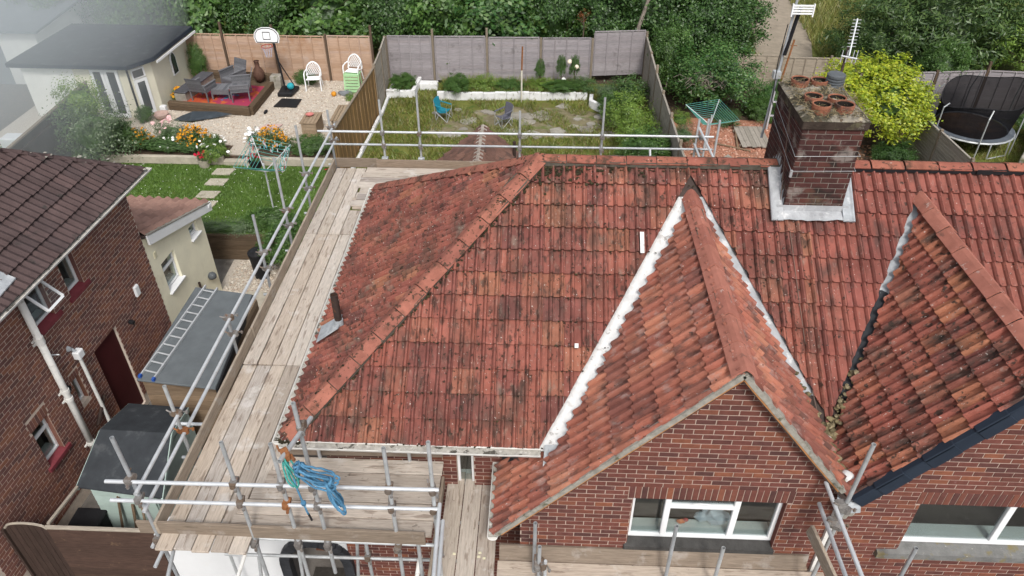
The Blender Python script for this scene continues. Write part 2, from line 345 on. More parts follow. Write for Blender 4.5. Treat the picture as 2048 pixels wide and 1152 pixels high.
BV = [(-.5,-.02,-.5),(.5,-.02,-.5),(.5,-.02,.5),(-.5,-.02,.5),(-.5,.004,-.5),(.5,.004,-.5),(.5,.004,.5),(-.5,.004,.5),(-.48,.007,-.44),(.48,.007,-.44),(.48,.007,.44),(-.48,.007,.44)]
BF = [(8,9,10,11),(4,5,9,8),(5,6,10,9),(6,7,11,10),(7,4,8,11),(0,1,5,4),(1,2,6,5),(2,3,7,6),(3,0,4,7)]
def unit_brick(m):
    me = bpy.data.meshes.new('brick'); me.from_pydata(BV, [], BF); me.materials.append(MT[m])
    bm = bmesh.new(); bm.from_mesh(me); bmesh.ops.recalc_face_normals(bm, faces=bm.faces); bm.to_mesh(me); bm.free(); return me
def bricks(M, u0, u1, z0, z1, holes=(), lo=None, hi=None, me=None, m='brick', pu=.2275, pz=.080, zref=0.0, soldiers=(), jw=.012):
    sp = []
    r0 = math.floor((z0-zref)/pz)
    for r in range(r0, int((z1-zref)/pz)+1):
        zb = zref+r*pz; zt = zb+pz-jw
        if zb < z0-.001 or zt > z1+.001: continue
        zc = (zb+zt)/2
        a = max(u0, lo(zt) if lo else -1e9); b = min(u1, hi(zt) if hi else 1e9)
        segs = [(a, b)]
        for (ha, hb, hz0, hz1) in holes:
            if zt > hz0+.004 and zb < hz1-.004:
                ns = []
                for (p, q) in segs:
                    if hb <= p or ha >= q: ns.append((p, q)); continue
                    if ha-p > .03: ns.append((p, ha-.004))
                    if q-hb > .03: ns.append((hb+.004, q))
                segs = ns
        offs = (pu/2 if r % 2 else 0)
        for (p, q) in segs:
            k = math.floor((p-offs)/pu)
            while True:
                s = offs+k*pu; e = s+pu-jw; k += 1
                if s >= q: break
                s2 = max(s, p); e2 = min(e, q)
                if e2-s2 < .03: continue
                sp.append([M @ Matrix.Translation(((s2+e2)/2, rng.uniform(-.002,.002), zc)) @ Matrix.Rotation(rng.uniform(-.006,.006), 4, 'Y') @ Matrix.Diagonal((e2-s2, 1, zt-zb, 1)), (BV, BF), me, m, (0,0,0)])
    for (ha, hb, hz0, hz1) in soldiers:
        n = int(round((hb-ha)/.078)); w = (hb-ha)/n
        for i in range(n):
            sp.append([M @ Matrix.Translation((ha+(i+.5)*w, 0, (hz0+hz1)/2)) @ Matrix.Diagonal((w-.010, 1, hz1-hz0-.006, 1)), (BV, BF), me, m, (0,0,0)])
    return sp

# clay tile with two rolls: x along the eave, y up the slope, z out of the roof
def tile_arrays(w, g, kind='roman'):
    ln = g+.065
    if kind == 'roman':
        pr = [(0,0)]
        for c in (.36*w, .86*w): pr += [(c-.036,0),(c-.027,.028),(c-.008,.054),(c+.012,.048),(c+.023,.014),(c+.024,0)]
        pr += [(w-.004,0)]
    else:
        pr = [(w*i/8*.99, (.018 if kind == 'double' else .03)*(1-math.cos(2*math.pi*i/8*(2 if kind == 'double' else 1)))) for i in range(9)]
    n = len(pr); lift = .046; th = .028
    V = [(x, 0, z+lift) for x, z in pr] + [(x, ln, z-.004) for x, z in pr] + [(x, .003, z+lift-th) for x, z in pr]
    V += [(pr[-1][0], ln, pr[-1][1]-.02), (pr[0][0], ln, pr[0][1]-.02)]
    F = [(i, i+1, n+i+1, n+i) for i in range(n-1)] + [(2*n+i, 2*n+i+1, i+1, i) for i in range(n-1)]
    F += [(n-1, 3*n-1, 3*n, 2*n-1), (0, n, 3*n+1, 2*n)]
    return V, F
def tile_mesh(w, g, m, kind='roman'):
    V, F = tile_arrays(w, g, kind); me = bpy.data.meshes.new('tile'); me.from_pydata(V, [], F); me.materials.append(MT[m]); return me
def clip_tile(V, F, planes):
    bm = bmesh.new(); vs = [bm.verts.new(v) for v in V]
    for f in F: bm.faces.new([vs[i] for i in f])
    for (a, b, c) in planes:
        no = Vector((a, b, 0)); co = no*(c/no.length_squared)
        bmesh.ops.bisect_plane(bm, geom=list(bm.verts)+list(bm.edges)+list(bm.faces), plane_co=co, plane_no=no, clear_outer=True)
        if not bm.faces: bm.free(); return None
    bm.verts.index_update(); out = ([tuple(v.co) for v in bm.verts], [tuple(v.index for v in f.verts) for f in bm.faces]); bm.free(); return out
def slope(P0, U, V, u0, u1, L, w, g, fn, me, m, ustart, kind='roman', v_over=.05, jit=1.0):
    """fn(uc, vc) -> list of half planes a*u+b*v<=c that the tile must keep to, or None to leave it out."""
    U = Vector(U); V = Vector(V); N = U.cross(V); P0 = Vector(P0); TV, TF = tile_arrays(w, g, kind); sp = []
    r = 0; nrow = int(math.ceil((L+v_over)/g))
    for r in range(nrow):
        v0 = r*g-v_over
        k0 = math.floor((u0-ustart)/w)
        for k in range(k0, int((u1-ustart)/w)+1):
            a = ustart+k*w; hp = fn(a+w/2, v0+g/2)
            if hp is None: continue
            hp = hp+[(0,1,L),(-1,0,-u0),(1,0,u1)]
            cs = [(a,v0),(a+w,v0),(a,v0+g+.06),(a+w,v0+g+.06)]; bad = False; cut = []
            for (x, y, c) in hp:
                ins = [x*p+y*q <= c+1e-4 for p, q in cs]
                if not any(ins): bad = True; break
                if not all(ins): cut.append((x, y, c-x*a-y*v0))
            if bad: continue
            arr = (TV, TF); mm = me
            if cut:
                arr = clip_tile(TV, TF, cut); mm = None
                if arr is None: continue
            P = P0+U*a+V*v0+N*rng.uniform(-.003,.004)*jit
            M = Matrix(((U.x,V.x,N.x,P.x),(U.y,V.y,N.y,P.y),(U.z,V.z,N.z,P.z),(0,0,0,1))) @ Matrix.Rotation(rng.uniform(-.004,.007)*jit, 4, 'Z') @ Matrix.Translation((0, rng.uniform(-.004,.007)*jit, 0))
            sp.append([M, arr, mm, m, (w/2, g/2, 0)])
    return sp
def ridge_mesh(ang, hw, ln, m, name='ridge_tile', e=.05):
    ys = [-hw, -hw*.66, -hw*.33, 0, hw*.33, hw*.66, hw]; t = math.tan(ang)
    f = lambda y: -t*(math.sqrt(y*y+e*e)-e)
    o = [(y, f(y)) for y in ys]; i = [(y*.92, f(y)-.018) for y in reversed(ys)]
    P = [(0, y, z) for y, z in o+i]; n = len(P)
    V = P+[(ln, y, z) for _, y, z in P]
    F = [(q, (q+1) % n, n+(q+1) % n, n+q) for q in range(n)]+[(q, q+1, n-2-q, n-1-q) for q in range(6)]+[(n+q, n+n-1-q, n+n-2-q, n+q+1) for q in range(6)]
    me = bpy.data.meshes.new(name); me.from_pydata(V, [], F); me.materials.append(MT[m])
    bm = bmesh.new(); bm.from_mesh(me); bmesh.ops.recalc_face_normals(bm, faces=bm.faces); bm.to_mesh(me); bm.free()
    return me
def ridge_run(A, B, up, me, ln, parent, gap=.012, rise=0.0):
    A = Vector(A); B = Vector(B); D = B-A; n = max(1, int(round(D.length/(ln+gap)))); x = D.normalized(); y = Vector(up).cross(x).normalized(); z = x.cross(y)
    s = D.length/n/(ln+gap)
    for i in range(n):
        P = A+D*(i/n)+z*(rise+rng.uniform(-.004,.006))
        M = Matrix(((x.x,y.x,z.x,P.x),(x.y,y.y,z.y,P.y),(x.z,y.z,z.z,P.z),(0,0,0,1))) @ Matrix.Rotation(rng.uniform(-.012,.012), 4, 'Z') @ Matrix.Rotation(.018, 4, 'Y') @ Matrix.Diagonal((s,1,1,1))
        inst('ridge_tile', me, M, parent)

def window(parent, M, u0, u1, z0, z1, bars=(), trans=(), rec=.09, fw=.055, glassm='glass', room=True, sill=None, name='window', label=None, tint=None, reveal=None):
    f = LB(M); d0, d1 = -rec-.05, -rec
    f.box(u0, u1, d0, d1, z0, z0+fw); f.box(u0, u1, d0, d1, z1-fw, z1); f.box(u0, u0+fw, d0, d1, z0+fw, z1-fw); f.box(u1-fw, u1, d0, d1, z0+fw, z1-fw)
    for b in bars: f.box(b-fw*.7, b+fw*.7, d0, d1+.004, z0+fw, z1-fw)
    for (a, b, z) in trans: f.box(a, b, d0+.001, d1+.008, z-fw*.55, z+fw*.55)
    w = obj(name, f, 'white', parent, bev=.005)
    if label: w['label'] = label
    us = [u0]+list(bars)+[u1]
    for i in range(len(us)-1):
        g = LB(M); g.box(us[i]+fw*.5, us[i+1]-fw*.5, -rec-.034, -rec-.028, z0+fw*.5, z1-fw*.5); obj('pane', g, glassm, w)
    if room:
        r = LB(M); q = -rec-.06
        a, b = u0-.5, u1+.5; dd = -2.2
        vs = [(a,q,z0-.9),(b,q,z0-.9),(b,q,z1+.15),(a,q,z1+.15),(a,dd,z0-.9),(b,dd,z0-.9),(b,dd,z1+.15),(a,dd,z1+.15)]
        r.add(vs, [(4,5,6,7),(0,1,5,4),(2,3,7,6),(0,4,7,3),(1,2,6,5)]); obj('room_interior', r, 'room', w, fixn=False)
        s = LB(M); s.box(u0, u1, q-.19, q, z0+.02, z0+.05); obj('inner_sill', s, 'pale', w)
    if reveal:
        r = LB(M)
        for (a, b) in ((u0+.001, u0+.008), (u1-.008, u1-.001)): r.box(a, b, -rec+.001, -.004, z0-.02, z1-.009)
        r.box(u0+.001, u1-.001, -rec+.001, -.004, z1-.008, z1-.001); obj('reveal', r, reveal, w)
    if sill:
        s = LB(M); su0, su1, h, out, m = sill
        s.add([(su0,-rec-.03,z0-.005),(su1,-rec-.03,z0-.005),(su1,out,z0-.045),(su0,out,z0-.045),(su0,-rec-.03,z0-h),(su1,-rec-.03,z0-h),(su1,out,z0-h),(su0,out,z0-h)],
              [(0,1,2,3),(4,7,6,5),(3,2,6,7),(0,3,7,4),(1,5,6,2),(0,4,5,1)]); obj('sill', s, m, w)
    return w
# ------------------------------------------------------------------ the pair of houses: shared measures
ZE, YE, XL, YR, RUN = 4.72, 6.48, -3.26, 9.755, 3.275
TP = .737; PA = math.atan(TP); CP, SP = math.cos(PA), math.sin(PA); ZR = ZE+RUN*TP; LS = RUN/CP
GX, GZ, GXL, GXR = 2.175, 6.83, -0.43, 3.76            # left gable: ridge, feet
TL, TR = 1.113, 1.235
HX, HZ, HT = 5.38, 6.85, 1.265                          # right gable
PW = 3.775                                              # party wall
YG, YV, YW = 5.83, 5.70, 6.90                           # gable wall, verge, main front wall
TWD, TG = .2963, .3390
house = thing('house', 'red brick semi-detached house with old clay tiled hipped roof, scaffolded on its left', 'house', (1.0, 8.5, 0))
house2 = thing('house', 'attached right-hand half with orange-stained tiles and dark verge on its gable', 'house', (6.5, 8.5, 0))
roofp = lambda x, y: ZE+(y-YE)*TP                       # main front slope
MT['underlay'] = mat('roofing_felt', [(.06,.045,.04)], .9, (4., .3), None)

def roof_base(parent, polys, name='roof', th=.05):
    b = MB()
    for P in polys:
        P = [Vector(p) for p in P]; n = (P[1]-P[0]).cross(P[2]-P[0]).normalized()
        if n.z < 0: n = -n
        b.prism([p-n*.012 for p in P], -n*th)
    return obj(name, b, 'underlay', parent)
def zl(x): return GZ-(GX-x)*TL
def zr_(x): return GZ-(x-GX)*TR
ya = YE+(GZ-ZE)/TP
xvl = GX-(GZ-ZE)/TL; xvr = GX+(GZ-ZE)/TR; zpw = zr_(PW); ypw = YE+(zpw-ZE)/TP
apx = XL+RUN
roof = roof_base(house, [
    [(XL,YE,ZE),(xvl,YE,ZE),(GX,ya,GZ),(GX,YR,ZR),(apx,YR,ZR)],
    [(GX,ya,GZ),(PW,ypw,zpw),(PW,YR,ZR),(GX,YR,ZR)],
    [(XL,YE,ZE),(apx,YR,ZR),(XL,YR+RUN,ZE)],
    [(XL,YR+RUN,ZE),(apx,YR,ZR),(PW,YR,ZR),(PW,YR+RUN,ZE)],
    [(GXL,YV,zl(GXL)),(GX,YV,GZ),(GX,ya,GZ),(xvl,YE,ZE),(xvl,YW,ZE),(GXL,YW,zl(GXL))],
    [(GX,YV,GZ),(PW-.01,YV,zr_(PW)),(PW-.01,ypw,zpw),(GX,ya,GZ)]])
hya = YE+(HZ-ZE)/TP; hxl = HX-(HZ-ZE)/HT; hxr = HX+(HZ-ZE)/HT; hz0 = HZ-(HX-PW)*HT; hy0 = YE+(hz0-ZE)/TP
roof2 = roof_base(house2, [
    [(PW,hy0,hz0),(HX,hya,HZ),(HX,YR,ZR),(PW,YR,ZR)],
    [(HX,hya,HZ),(hxr,YE,ZE),(9.6,YE,ZE),(9.6,YR,ZR),(HX,YR,ZR)],
    [(PW,YR,ZR),(9.6,YR,ZR),(9.6,YR+RUN,ZE),(PW,YR+RUN,ZE)],
    [(PW+.01,YV,hz0),(HX,YV,HZ),(HX,hya,HZ),(PW+.01,hy0,hz0)],
    [(HX,YV,HZ),(hxr+.3,YV,HZ-(hxr+.3-HX)*HT),(hxr+.3,YE+.1,HZ-(hxr+.3-HX)*HT),(hxr,YE,ZE),(HX,hya,HZ)]])
# ---- tiles
tm = tile_mesh(TWD, TG, 'tile'); tm2 = tile_mesh(TWD, TG, 'tile2'); tm3 = tile_mesh(TWD, TG, 'tile3')
kh = (apx-XL)/LS
va = (GZ-ZE)/SP
kvl = (GX-xvl)/va; kvr = (xvr-GX)/va
CHX0, CHX1, CHY0, CHY1 = 3.42, 4.21, 9.15, 10.42
vch = (CHY0-YE)/CP
def f_main(u, v):
    h = [(-1, kh, -XL)]
    if u < GX: h.append((1, -kvl, xvl-.18))
    else:
        h.append((-1, -kvr, -xvr-.15))
        if u > CHX0+.1 and v > vch+.15: return None
    return h
sp = slope((0,YE,ZE), (1,0,0), (0,CP,SP), XL, PW, LS, TWD, TG, f_main, tm, 'tile', GX-20*TWD, v_over=.02)
def f_hip(u, v): return [(-1, kh, YR+RUN), (1, kh, -YE)]
sp += slope((XL,0,ZE), (0,-1,0), (CP,0,SP), -(YR+RUN), -YE, LS, TWD, TG, f_hip, tm, 'tile', -13.03, v_over=.02)
aL = math.atan(TL); cL, sL = math.cos(aL), math.sin(aL); LL = (GX-GXL)/cL; veL = (ZE-zl(GXL))/sL
def f_gl(u, v):
    if v < veL-.02: return [(-1, 0, YW-.05)]
    k = sL/TP                                      # y <= YE+(z-ZE)/TP
    return [(-1, -k, YE+(zl(GXL)-ZE)/TP-.145)]
sp += slope((GXL,0,zl(GXL)), (0,-1,0), (cL,0,sL), -9.6, -YV, LL, TWD, LL/11.0, f_gl, None, 'tile4', -YV-30*TWD, v_over=.03)
aR = math.atan(TR); cR, sR = math.cos(aR), math.sin(aR); LR = (PW-GX)/cR
def f_gr(u, v): return [(1, -sR/TP, YE+(zr_(PW)-ZE)/TP-.11)]
sp += slope((PW,0,zr_(PW)), (0,1,0), (-cR,0,sR), YV, 9.6, LR, TWD, LR/8.0, f_gr, None, 'tile4', YV, v_over=.0)
finish('tile', 'tiles', roof, sp, 300)
# house on the right
def f_m2(u, v):
    vh = (HZ-ZE)/SP; k = (HX-hxl)/vh
    if u < HX:
        if u < CHX1-.1 and v > vch+.15: return None
        return [(1, -k, hxl-.09)]
    return [(-1, -(hxr-HX)/vh, -hxr-.06)]
sp2 = slope((0,YE,ZE), (1,0,0), (0,CP,SP), PW, 8.6, LS, TWD, TG, f_m2, tm3, 'tile3', HX-20*TWD)
aH = math.atan(HT); cH, sH = math.cos(aH), math.sin(aH); LH = (HX-PW)/cH
def f_h2(u, v): return [(-1, -sH/TP, YE+(hz0-ZE)/TP-.10)]
sp2 += slope((PW,0,hz0), (0,-1,0), (cH,0,sH), -9.6, -YV, LH, TWD, LH/8.0, f_h2, None, 'tile2', -YV-30*TWD, v_over=.0)
sp2 += slope((hxr+.3,0,HZ-(hxr+.3-HX)*HT), (0,1,0), (-cH,0,sH), YV, YE+.1, (hxr+.3-HX)/cH, TWD, .335, lambda u, v: [], None, 'tile2', YV)
finish('tile', 'tiles', roof2, sp2, 300)
# ---- ridge and hip tiles, bedding mortar
rm_ = ridge_mesh(R(32), .125, .44, 'ridge'); rh_ = ridge_mesh(R(36), .145, .42, 'hipridge', e=.045); rg_ = ridge_mesh(R(43), .14, .44, 'ridgep', e=.022)
ridge_run((apx-.05,YR,ZR+.10), (CHX0-.02,YR,ZR+.10), (0,0,1), rm_, .44, roof)
ridge_run((XL+.02,YE-.02,ZE+.145), (apx,YR,ZR+.145), (-.35,-.35,1), rh_, .42, roof)
ridge_run((XL+.02,YR+RUN+.02,ZE+.13), (apx,YR,ZR+.13), (-.35,.35,1), rh_, .42, roof)
ridge_run((GX,YV-.01,GZ+.085), (GX,ya+.10,GZ+.085), (0,0,1), rg_, .44, roof)
ridge_run((CHX1+.02,YR,ZR+.10), (9.4,YR,ZR+.10), (0,0,1), rm_, .44, roof2, gap=.022)
ridge_run((HX,YV-.01,HZ+.10), (HX,hya+.10,HZ+.10), (0,0,1), rg_, .44, roof2, gap=.02)
MT['bedm'] = mat('mossy_bedding', [(.09,.08,.065)], .95, (10.,.4), (60,.6))
def bedding(parent, A, B, w, h, up=(0,0,1), m='bedm', n=24):
    b = MB(); A = Vector(A); B = Vector(B)
    for i in range(n):
        p = A.lerp(B, i/n); q = A.lerp(B, (i+1)/n); k = rng.uniform(.9, 1.1); b.beam(p, q, w*k, h, up)
    return obj('bedding_mortar', b, m, parent)
bedding(roof, (apx,YR,ZR+.02), (CHX0,YR,ZR+.02), .23, .07)
bedding(roof, (XL+.05,YE,ZE+.04), (apx,YR,ZR+.04), .25, .06, (-.35,-.35,1))
bedding(roof, (XL+.05,YR+RUN,ZE+.02), (apx,YR,ZR+.02), .22, .06, (-.35,.35,1))
bedding(roof, (GX,YV+.02,GZ-.02), (GX,ya-.12,GZ-.02), .16, .09)
bedding(roof2, (CHX1,YR,ZR+.015), (9.4,YR,ZR+.015), .23, .07, m='black')
bedding(roof2, (HX,YV+.02,HZ-.02), (HX,hya-.12,HZ-.02), .17, .09, m='black')
# ---- verges of the left gable: grey mortar over an orange-stained undercloak
def verge_strip(parent, pts, y0, y1, dz0, dz1, m, name):
    b = MB()
    for (a, c) in zip(pts[:-1], pts[1:]):
        n = Vector((-(c[1]-a[1]), 0, c[0]-a[0])).normalized()
        if n.z < 0: n = -n
        A = Vector((a[0],0,a[1])); C_ = Vector((c[0],0,c[1]))
        vs = [A+n*dz0, C_+n*dz0, C_+n*dz1, A+n*dz1]
        b.prism([Vector((v.x,y0,v.z)) for v in vs], (0,y1-y0,0))
    return obj(name, b, m, parent)
def wob(x0, x1, fz, n=14): return [(x0+(x1-x0)*i/n, fz(x0+(x1-x0)*i/n)+rng.uniform(-.006,.006)) for i in range(n+1)]
verge_strip(roof, wob(GXL, GX, zl), YV-.012, YV+.10, -.030, .030, 'mortargrey', 'verge_mortar')
verge_strip(roof, wob(GX, PW-.12, zr_), YV-.012, YV+.10, -.030, .030, 'mortargrey', 'verge_mortar')
verge_strip(roof, wob(GXL+.03, GX, zl, 6), YV-.004, YG-.002, -.050, -.031, 'cement', 'undercloak')
verge_strip(roof, wob(GX, PW-.15, zr_, 6), YV-.004, YG-.002, -.050, -.031, 'cement', 'undercloak')
# ---- the dark dry verge of the right gable: one cap over each course
fz2 = lambda x: HZ-(HX-x)*HT
nv = 8
for i in range(nv):
    xa = PW+.04+(HX-PW-.04)*i/nv; xb = PW+.04+(HX-PW-.04)*(i+1)/nv+.03
    A = Vector((xa,0,fz2(xa))); B = Vector((xb,0,fz2(xb))); n = Vector((-sH,0,cH)); k = .012*(i % 2)
    b = MB()
    P = [A+n*(.045+k), B+n*(.040+k), B-n*.12, A-n*.125]
    b.prism([Vector((v.x,YV-.045-k,v.z)) for v in P], (0,.03,0))
    P = [A+n*(.058+k), B+n*(.052+k), B+n*.030, A+n*.030]
    b.prism([Vector((v.x,YV-.045-k,v.z)) for v in P], (0,.115,0))
    obj('verge_cap', b, 'verge', roof2, bev=.006)
# ---- valleys
def valley(parent, A, B, n1, n2, w1, w2, m, seg=18, lift=.03, jag=.25, name='valley_flashing'):
    """A, B: foot and head of the valley line; n1, n2: directions along each roof side, away from the line."""
    A = Vector(A); B = Vector(B); up = Vector((0,0,1)); vs = []
    for i in range(seg+1):
        t = i/seg; c = A.lerp(B, t)+up*(lift-.012)
        k1 = w1*(1+rng.uniform(-jag, jag)); k2 = w2*(1+rng.uniform(-jag, jag))
        vs += [c+Vector(n1)*k1, c+Vector(n1)*k1*.4, c+Vector(n2)*k2*.4, c+Vector(n2)*k2]
    b = MB(); fs = []
    for i in range(seg):
        for j in range(3): fs.append((i*4+j, i*4+j+1, i*4+5+j, i*4+4+j))
    m_ = len(vs); vs2 = [v-up*.012 for v in vs]; b.add(vs+vs2, fs+[tuple(q+m_ for q in reversed(f)) for f in fs]+[(0,m_,m_+1,1),(1,m_+1,m_+2,2),(2,m_+2,m_+3,3)]+[(i*4,i*4+4,m_+i*4+4,m_+i*4) for i in range(seg)]+[(i*4+3,m_+i*4+3,m_+i*4+7,i*4+7) for i in range(seg)])
    return obj(name, b, m, parent, smooth=True)
def split(A, B, t): return Vector(A).lerp(Vector(B), t)
FA, FB = Vector((xvl,YE,ZE)), Vector((GX,ya,GZ))
nm_ = Vector((-1,0,0)); ng = Vector((0,-1,0))
valley(roof, split(FA,FB,-.01), split(FA,FB,1.0), (-1,0,0), (0,-1,0), .24, .21, 'whitelead', 26, lift=.006, jag=.05)
FA2, FB2 = Vector((xvr,YE,ZE)), Vector((GX,ya,GZ))
valley(roof, split(FA2,FB2,.22), split(FA2,FB2,1.0), (1,0,0), (0,-1,0), .26, .17, 'flash', 22, lift=.012, jag=.05)
FA3, FB3 = Vector((hxl,YE,ZE)), Vector((HX,hya,HZ))
valley(roof2, split(FA3,FB3,.62), split(FA3,FB3,1.0), (-1,0,0), (0,-1,0), .14, .14, 'lead', 8, lift=.006, jag=.05)
valley(roof2, split(FA3,FB3,.22), split(FA3,FB3,.625), (-1,0,0), (0,-1,0), .14, .14, 'blacklead', 10, lift=.007, jag=.05)
# lead tongue at the foot of the left valley, lead over the low corner by the slot window
b = MB(); b.add([(xvl-.12,YE-.02,ZE+.075),(xvl+.16,YE+.02,ZE+.06),(xvl+.10,YE-.20,ZE-.03),(xvl-.02,YE-.28,ZE-.16),(xvl-.14,YE-.22,ZE-.12),
                  (xvl-.12,YE-.02,ZE+.055),(xvl+.16,YE+.02,ZE+.04),(xvl+.10,YE-.20,ZE-.05),(xvl-.02,YE-.28,ZE-.18),(xvl-.14,YE-.22,ZE-.14)],
                 [(0,1,2,3,4),(9,8,7,6,5),(0,5,6,1),(1,6,7,2),(2,7,8,3),(3,8,9,4),(4,9,5,0)]); obj('lead_tongue', b, 'lead', roof)
b = MB(); b.add([(GXL+.02,YW-.12,zl(GXL)+.07),(GXL+.45,YW-.30,zl(GXL+.45)+.06),(xvl-.1,YW-.3,ZE-.09),(xvl-.1,YW-.01,ZE-.02),(GXL+.02,YW-.01,zl(GXL)+.20)], [(0,1,2,3,4)]); obj('lead_apron', b, 'blacklead', roof)
# white slips where two tiles were patched
def patch(parent, x, y, w, h, dz=.10):
    b = MB(); z = roofp(x, y); P = Vector((x,y,z)); V = Vector((0,CP,SP)); N = Vector((0,-SP,CP)); U = Vector((1,0,0))
    b.prism([P+N*dz, P+U*w+N*dz, P+U*w+V*h+N*dz, P+V*h+N*dz], N*.004); return obj('white_patch', b, 'whitelead', parent)
patch(roof, 1.42, 8.62, .055, .31); patch(roof, .53, 7.53, .05, .06)
# ---- moss and lichen: lumps along the hip, near the apex, in the valley foot and at tile laps
MT['moss'] = mat('dry_moss', [(.035,.030,.018),(.05,.045,.025),(.025,.022,.016),(.07,.06,.03)], .95, (30., .4), (90, .8))
MT['straw'] = mat('dead_moss_and_straw', [(.30,.24,.14),(.22,.18,.10),(.12,.10,.06),(.36,.30,.19)], .95, (30., .3), (90, .8))
ms = MB()
def lump(p, r, sq=.55): ms.blob(p, r, 1, .35, (1,1,sq))
for i in range(420):
    t = rng.random()**.85; p = Vector((XL,YE,ZE)).lerp(Vector((apx,YR,ZR)), t); o_ = rng.uniform(.075,.16)
    lump((p.x+o_*.72, p.y-o_*.72, roofp(0,p.y-o_*.72)+.055), rng.uniform(.008,.030), .6)
for i in range(260):
    t = rng.random(); p = Vector((XL,YE,ZE)).lerp(Vector((apx,YR,ZR)), t); o_ = rng.uniform(-.02,.10)
    lump((p.x+o_*.72, p.y-o_*.72, p.z+.14-abs(o_)*.55), rng.uniform(.006,.02), .4)
for i in range(170):
    x = apx+abs(rng.gauss(0,.55)); y = YR-.11-abs(rng.gauss(0,.12)); lump((x, y, roofp(x,y)+.06), rng.uniform(.008,.034))
for i in range(120):
    x = rng.uniform(apx+.1, 3.3); lump((x, YR-.12-rng.random()*.03, roofp(x,YR-.13)+.045), rng.uniform(.006,.016))
for i in range(620):
    x = rng.uniform(-2.7, 3.3); k = rng.randint(0, 11); y = YE+(k*TG-.05+rng.uniform(-.012,.01))*CP
    if x < XL+(y-YE)+.2 or (xvl+(y-YE)*.77-.1 < x): continue
    lump((x, y, roofp(x,y)+.055), rng.uniform(.005,.02), .6)
for i in range(90):
    t = rng.random(); p = Vector((XL,YR+RUN,ZE)).lerp(Vector((apx,YR,ZR)), t); lump((p.x+.02, p.y-.15, p.z+.03), rng.uniform(.006,.018))
for i in range(40): lump((XL+rng.uniform(-.05,.25), YE+rng.uniform(-.06,.0), ZE+.0), rng.uniform(.01,.03))
obj('moss', ms, 'moss', roof, kind='stuff', fixn=False)
ms = MB()
for i in range(210):
    t = abs(rng.gauss(0,.14)); p = split(FA3, FB3, t); q = split(FA2, FB2, t); p = p.lerp(q, rng.random()) if t < .12 else (p if rng.random() < .55 else q)
    lump((p.x+rng.uniform(-.05,.05), p.y+rng.uniform(-.12,.05), p.z+.05+rng.uniform(0,.04)), rng.uniform(.012,.045), .7)
for i in range(70): lump((PW+rng.uniform(-.07,.05), rng.uniform(5.78,6.6), zr_(PW)+.05+rng.uniform(0,.05)), rng.uniform(.015,.05), .6)
obj('valley_moss', ms, 'straw', roof2, kind='stuff', fixn=False)
b = MB(); b.blob((PW+.03, 5.98, zpw+.10), .075, 2, .12, (1,1.3,.6)); obj('mortar_lump', b, 'whitelead', roof2, smooth=True)
b = MB(); b.blob((PW-.02, 6.62, zr_(PW)+.1), .04, 2, .2, (1.3,1,.6)); obj('mortar_lump', b, 'whitelead', roof2, smooth=True)
# ---- gutters
MT['silt'] = mat('pale_lichened_silt', [(.42,.40,.36)], .95, (14.,.35), (60,.6), [((.05,.045,.035), 7.0, .55, .06), ((.62,.60,.56), 11.0, .57, .08)])
def gutter(parent, A, B, out, r=.064, m='gutterw', n=10, ends=True):
    A = Vector(A); B = Vector(B); o_ = Vector(out).normalized(); D = B-A; vs = []; fs = []; pr = []
    for i in range(9): t = math.pi*i/8; pr.append((math.cos(t)*r, -math.sin(t)*r))
    pr = [(r+.004, .012)]+pr+[(-r-.004, .012)]
    pr += [(x*.9, y*.9+.001) for x, y in reversed(pr)]
    m_ = len(pr)
    for k in range(n+1):
        p = A+D*k/n+Vector((0,0,rng.uniform(-.004,.004)))
        for x, y in pr: vs.append(p+o_*x+Vector((0,0,y)))
    for k in range(n):
        for i in range(m_): fs.append((k*m_+i, k*m_+(i+1) % m_, (k+1)*m_+(i+1) % m_, (k+1)*m_+i))
    b = MB(); b.add(vs, fs)
    if ends:
        for e in (0, n): b.add(vs[e*m_:e*m_+11], [tuple(range(11))])
    g = obj('gutter', b, m, parent, smooth=True)
    s = MB(); s.beam(A+Vector((0,0,-.014)), B+Vector((0,0,-.014)), r*1.66, .012); obj('gutter_silt', s, 'silt', g)
    for k in range(int(D.length/.9)):
        p = A+D*((k+.5)/max(1,int(D.length/.9))); c = MB(); c.beam(p-D.normalized()*.02, p+D.normalized()*.02, r*2.35, r*2.3); 
    return g
gutter(roof, (XL-.02,YE-.075,ZE-.005), (.11,YE-.075,ZE-.015), (0,-1,0))
gutter(roof, (XL-.07,YE-.03,ZE-.01), (XL-.07,YR+RUN+.05,ZE-.0), (-1,0,0), n=30)
gutter(roof, (GXL-.05,YV-.02,zl(GXL)-.03), (GXL-.05,YW-.02,zl(GXL)-.02), (-1,0,0))
b = MB()                                                  # silver lichen and grime along the front tile edge
for i in range(14):
    x = XL+.15+i*.23; b.blob((x+rng.uniform(-.05,.05), YE-.03, ZE+.012), rng.uniform(.008,.022), 1, .3, (2.2,.8,.6))
obj('gutter_lichen', b, 'gutterw', roof, kind='stuff', fixn=False)
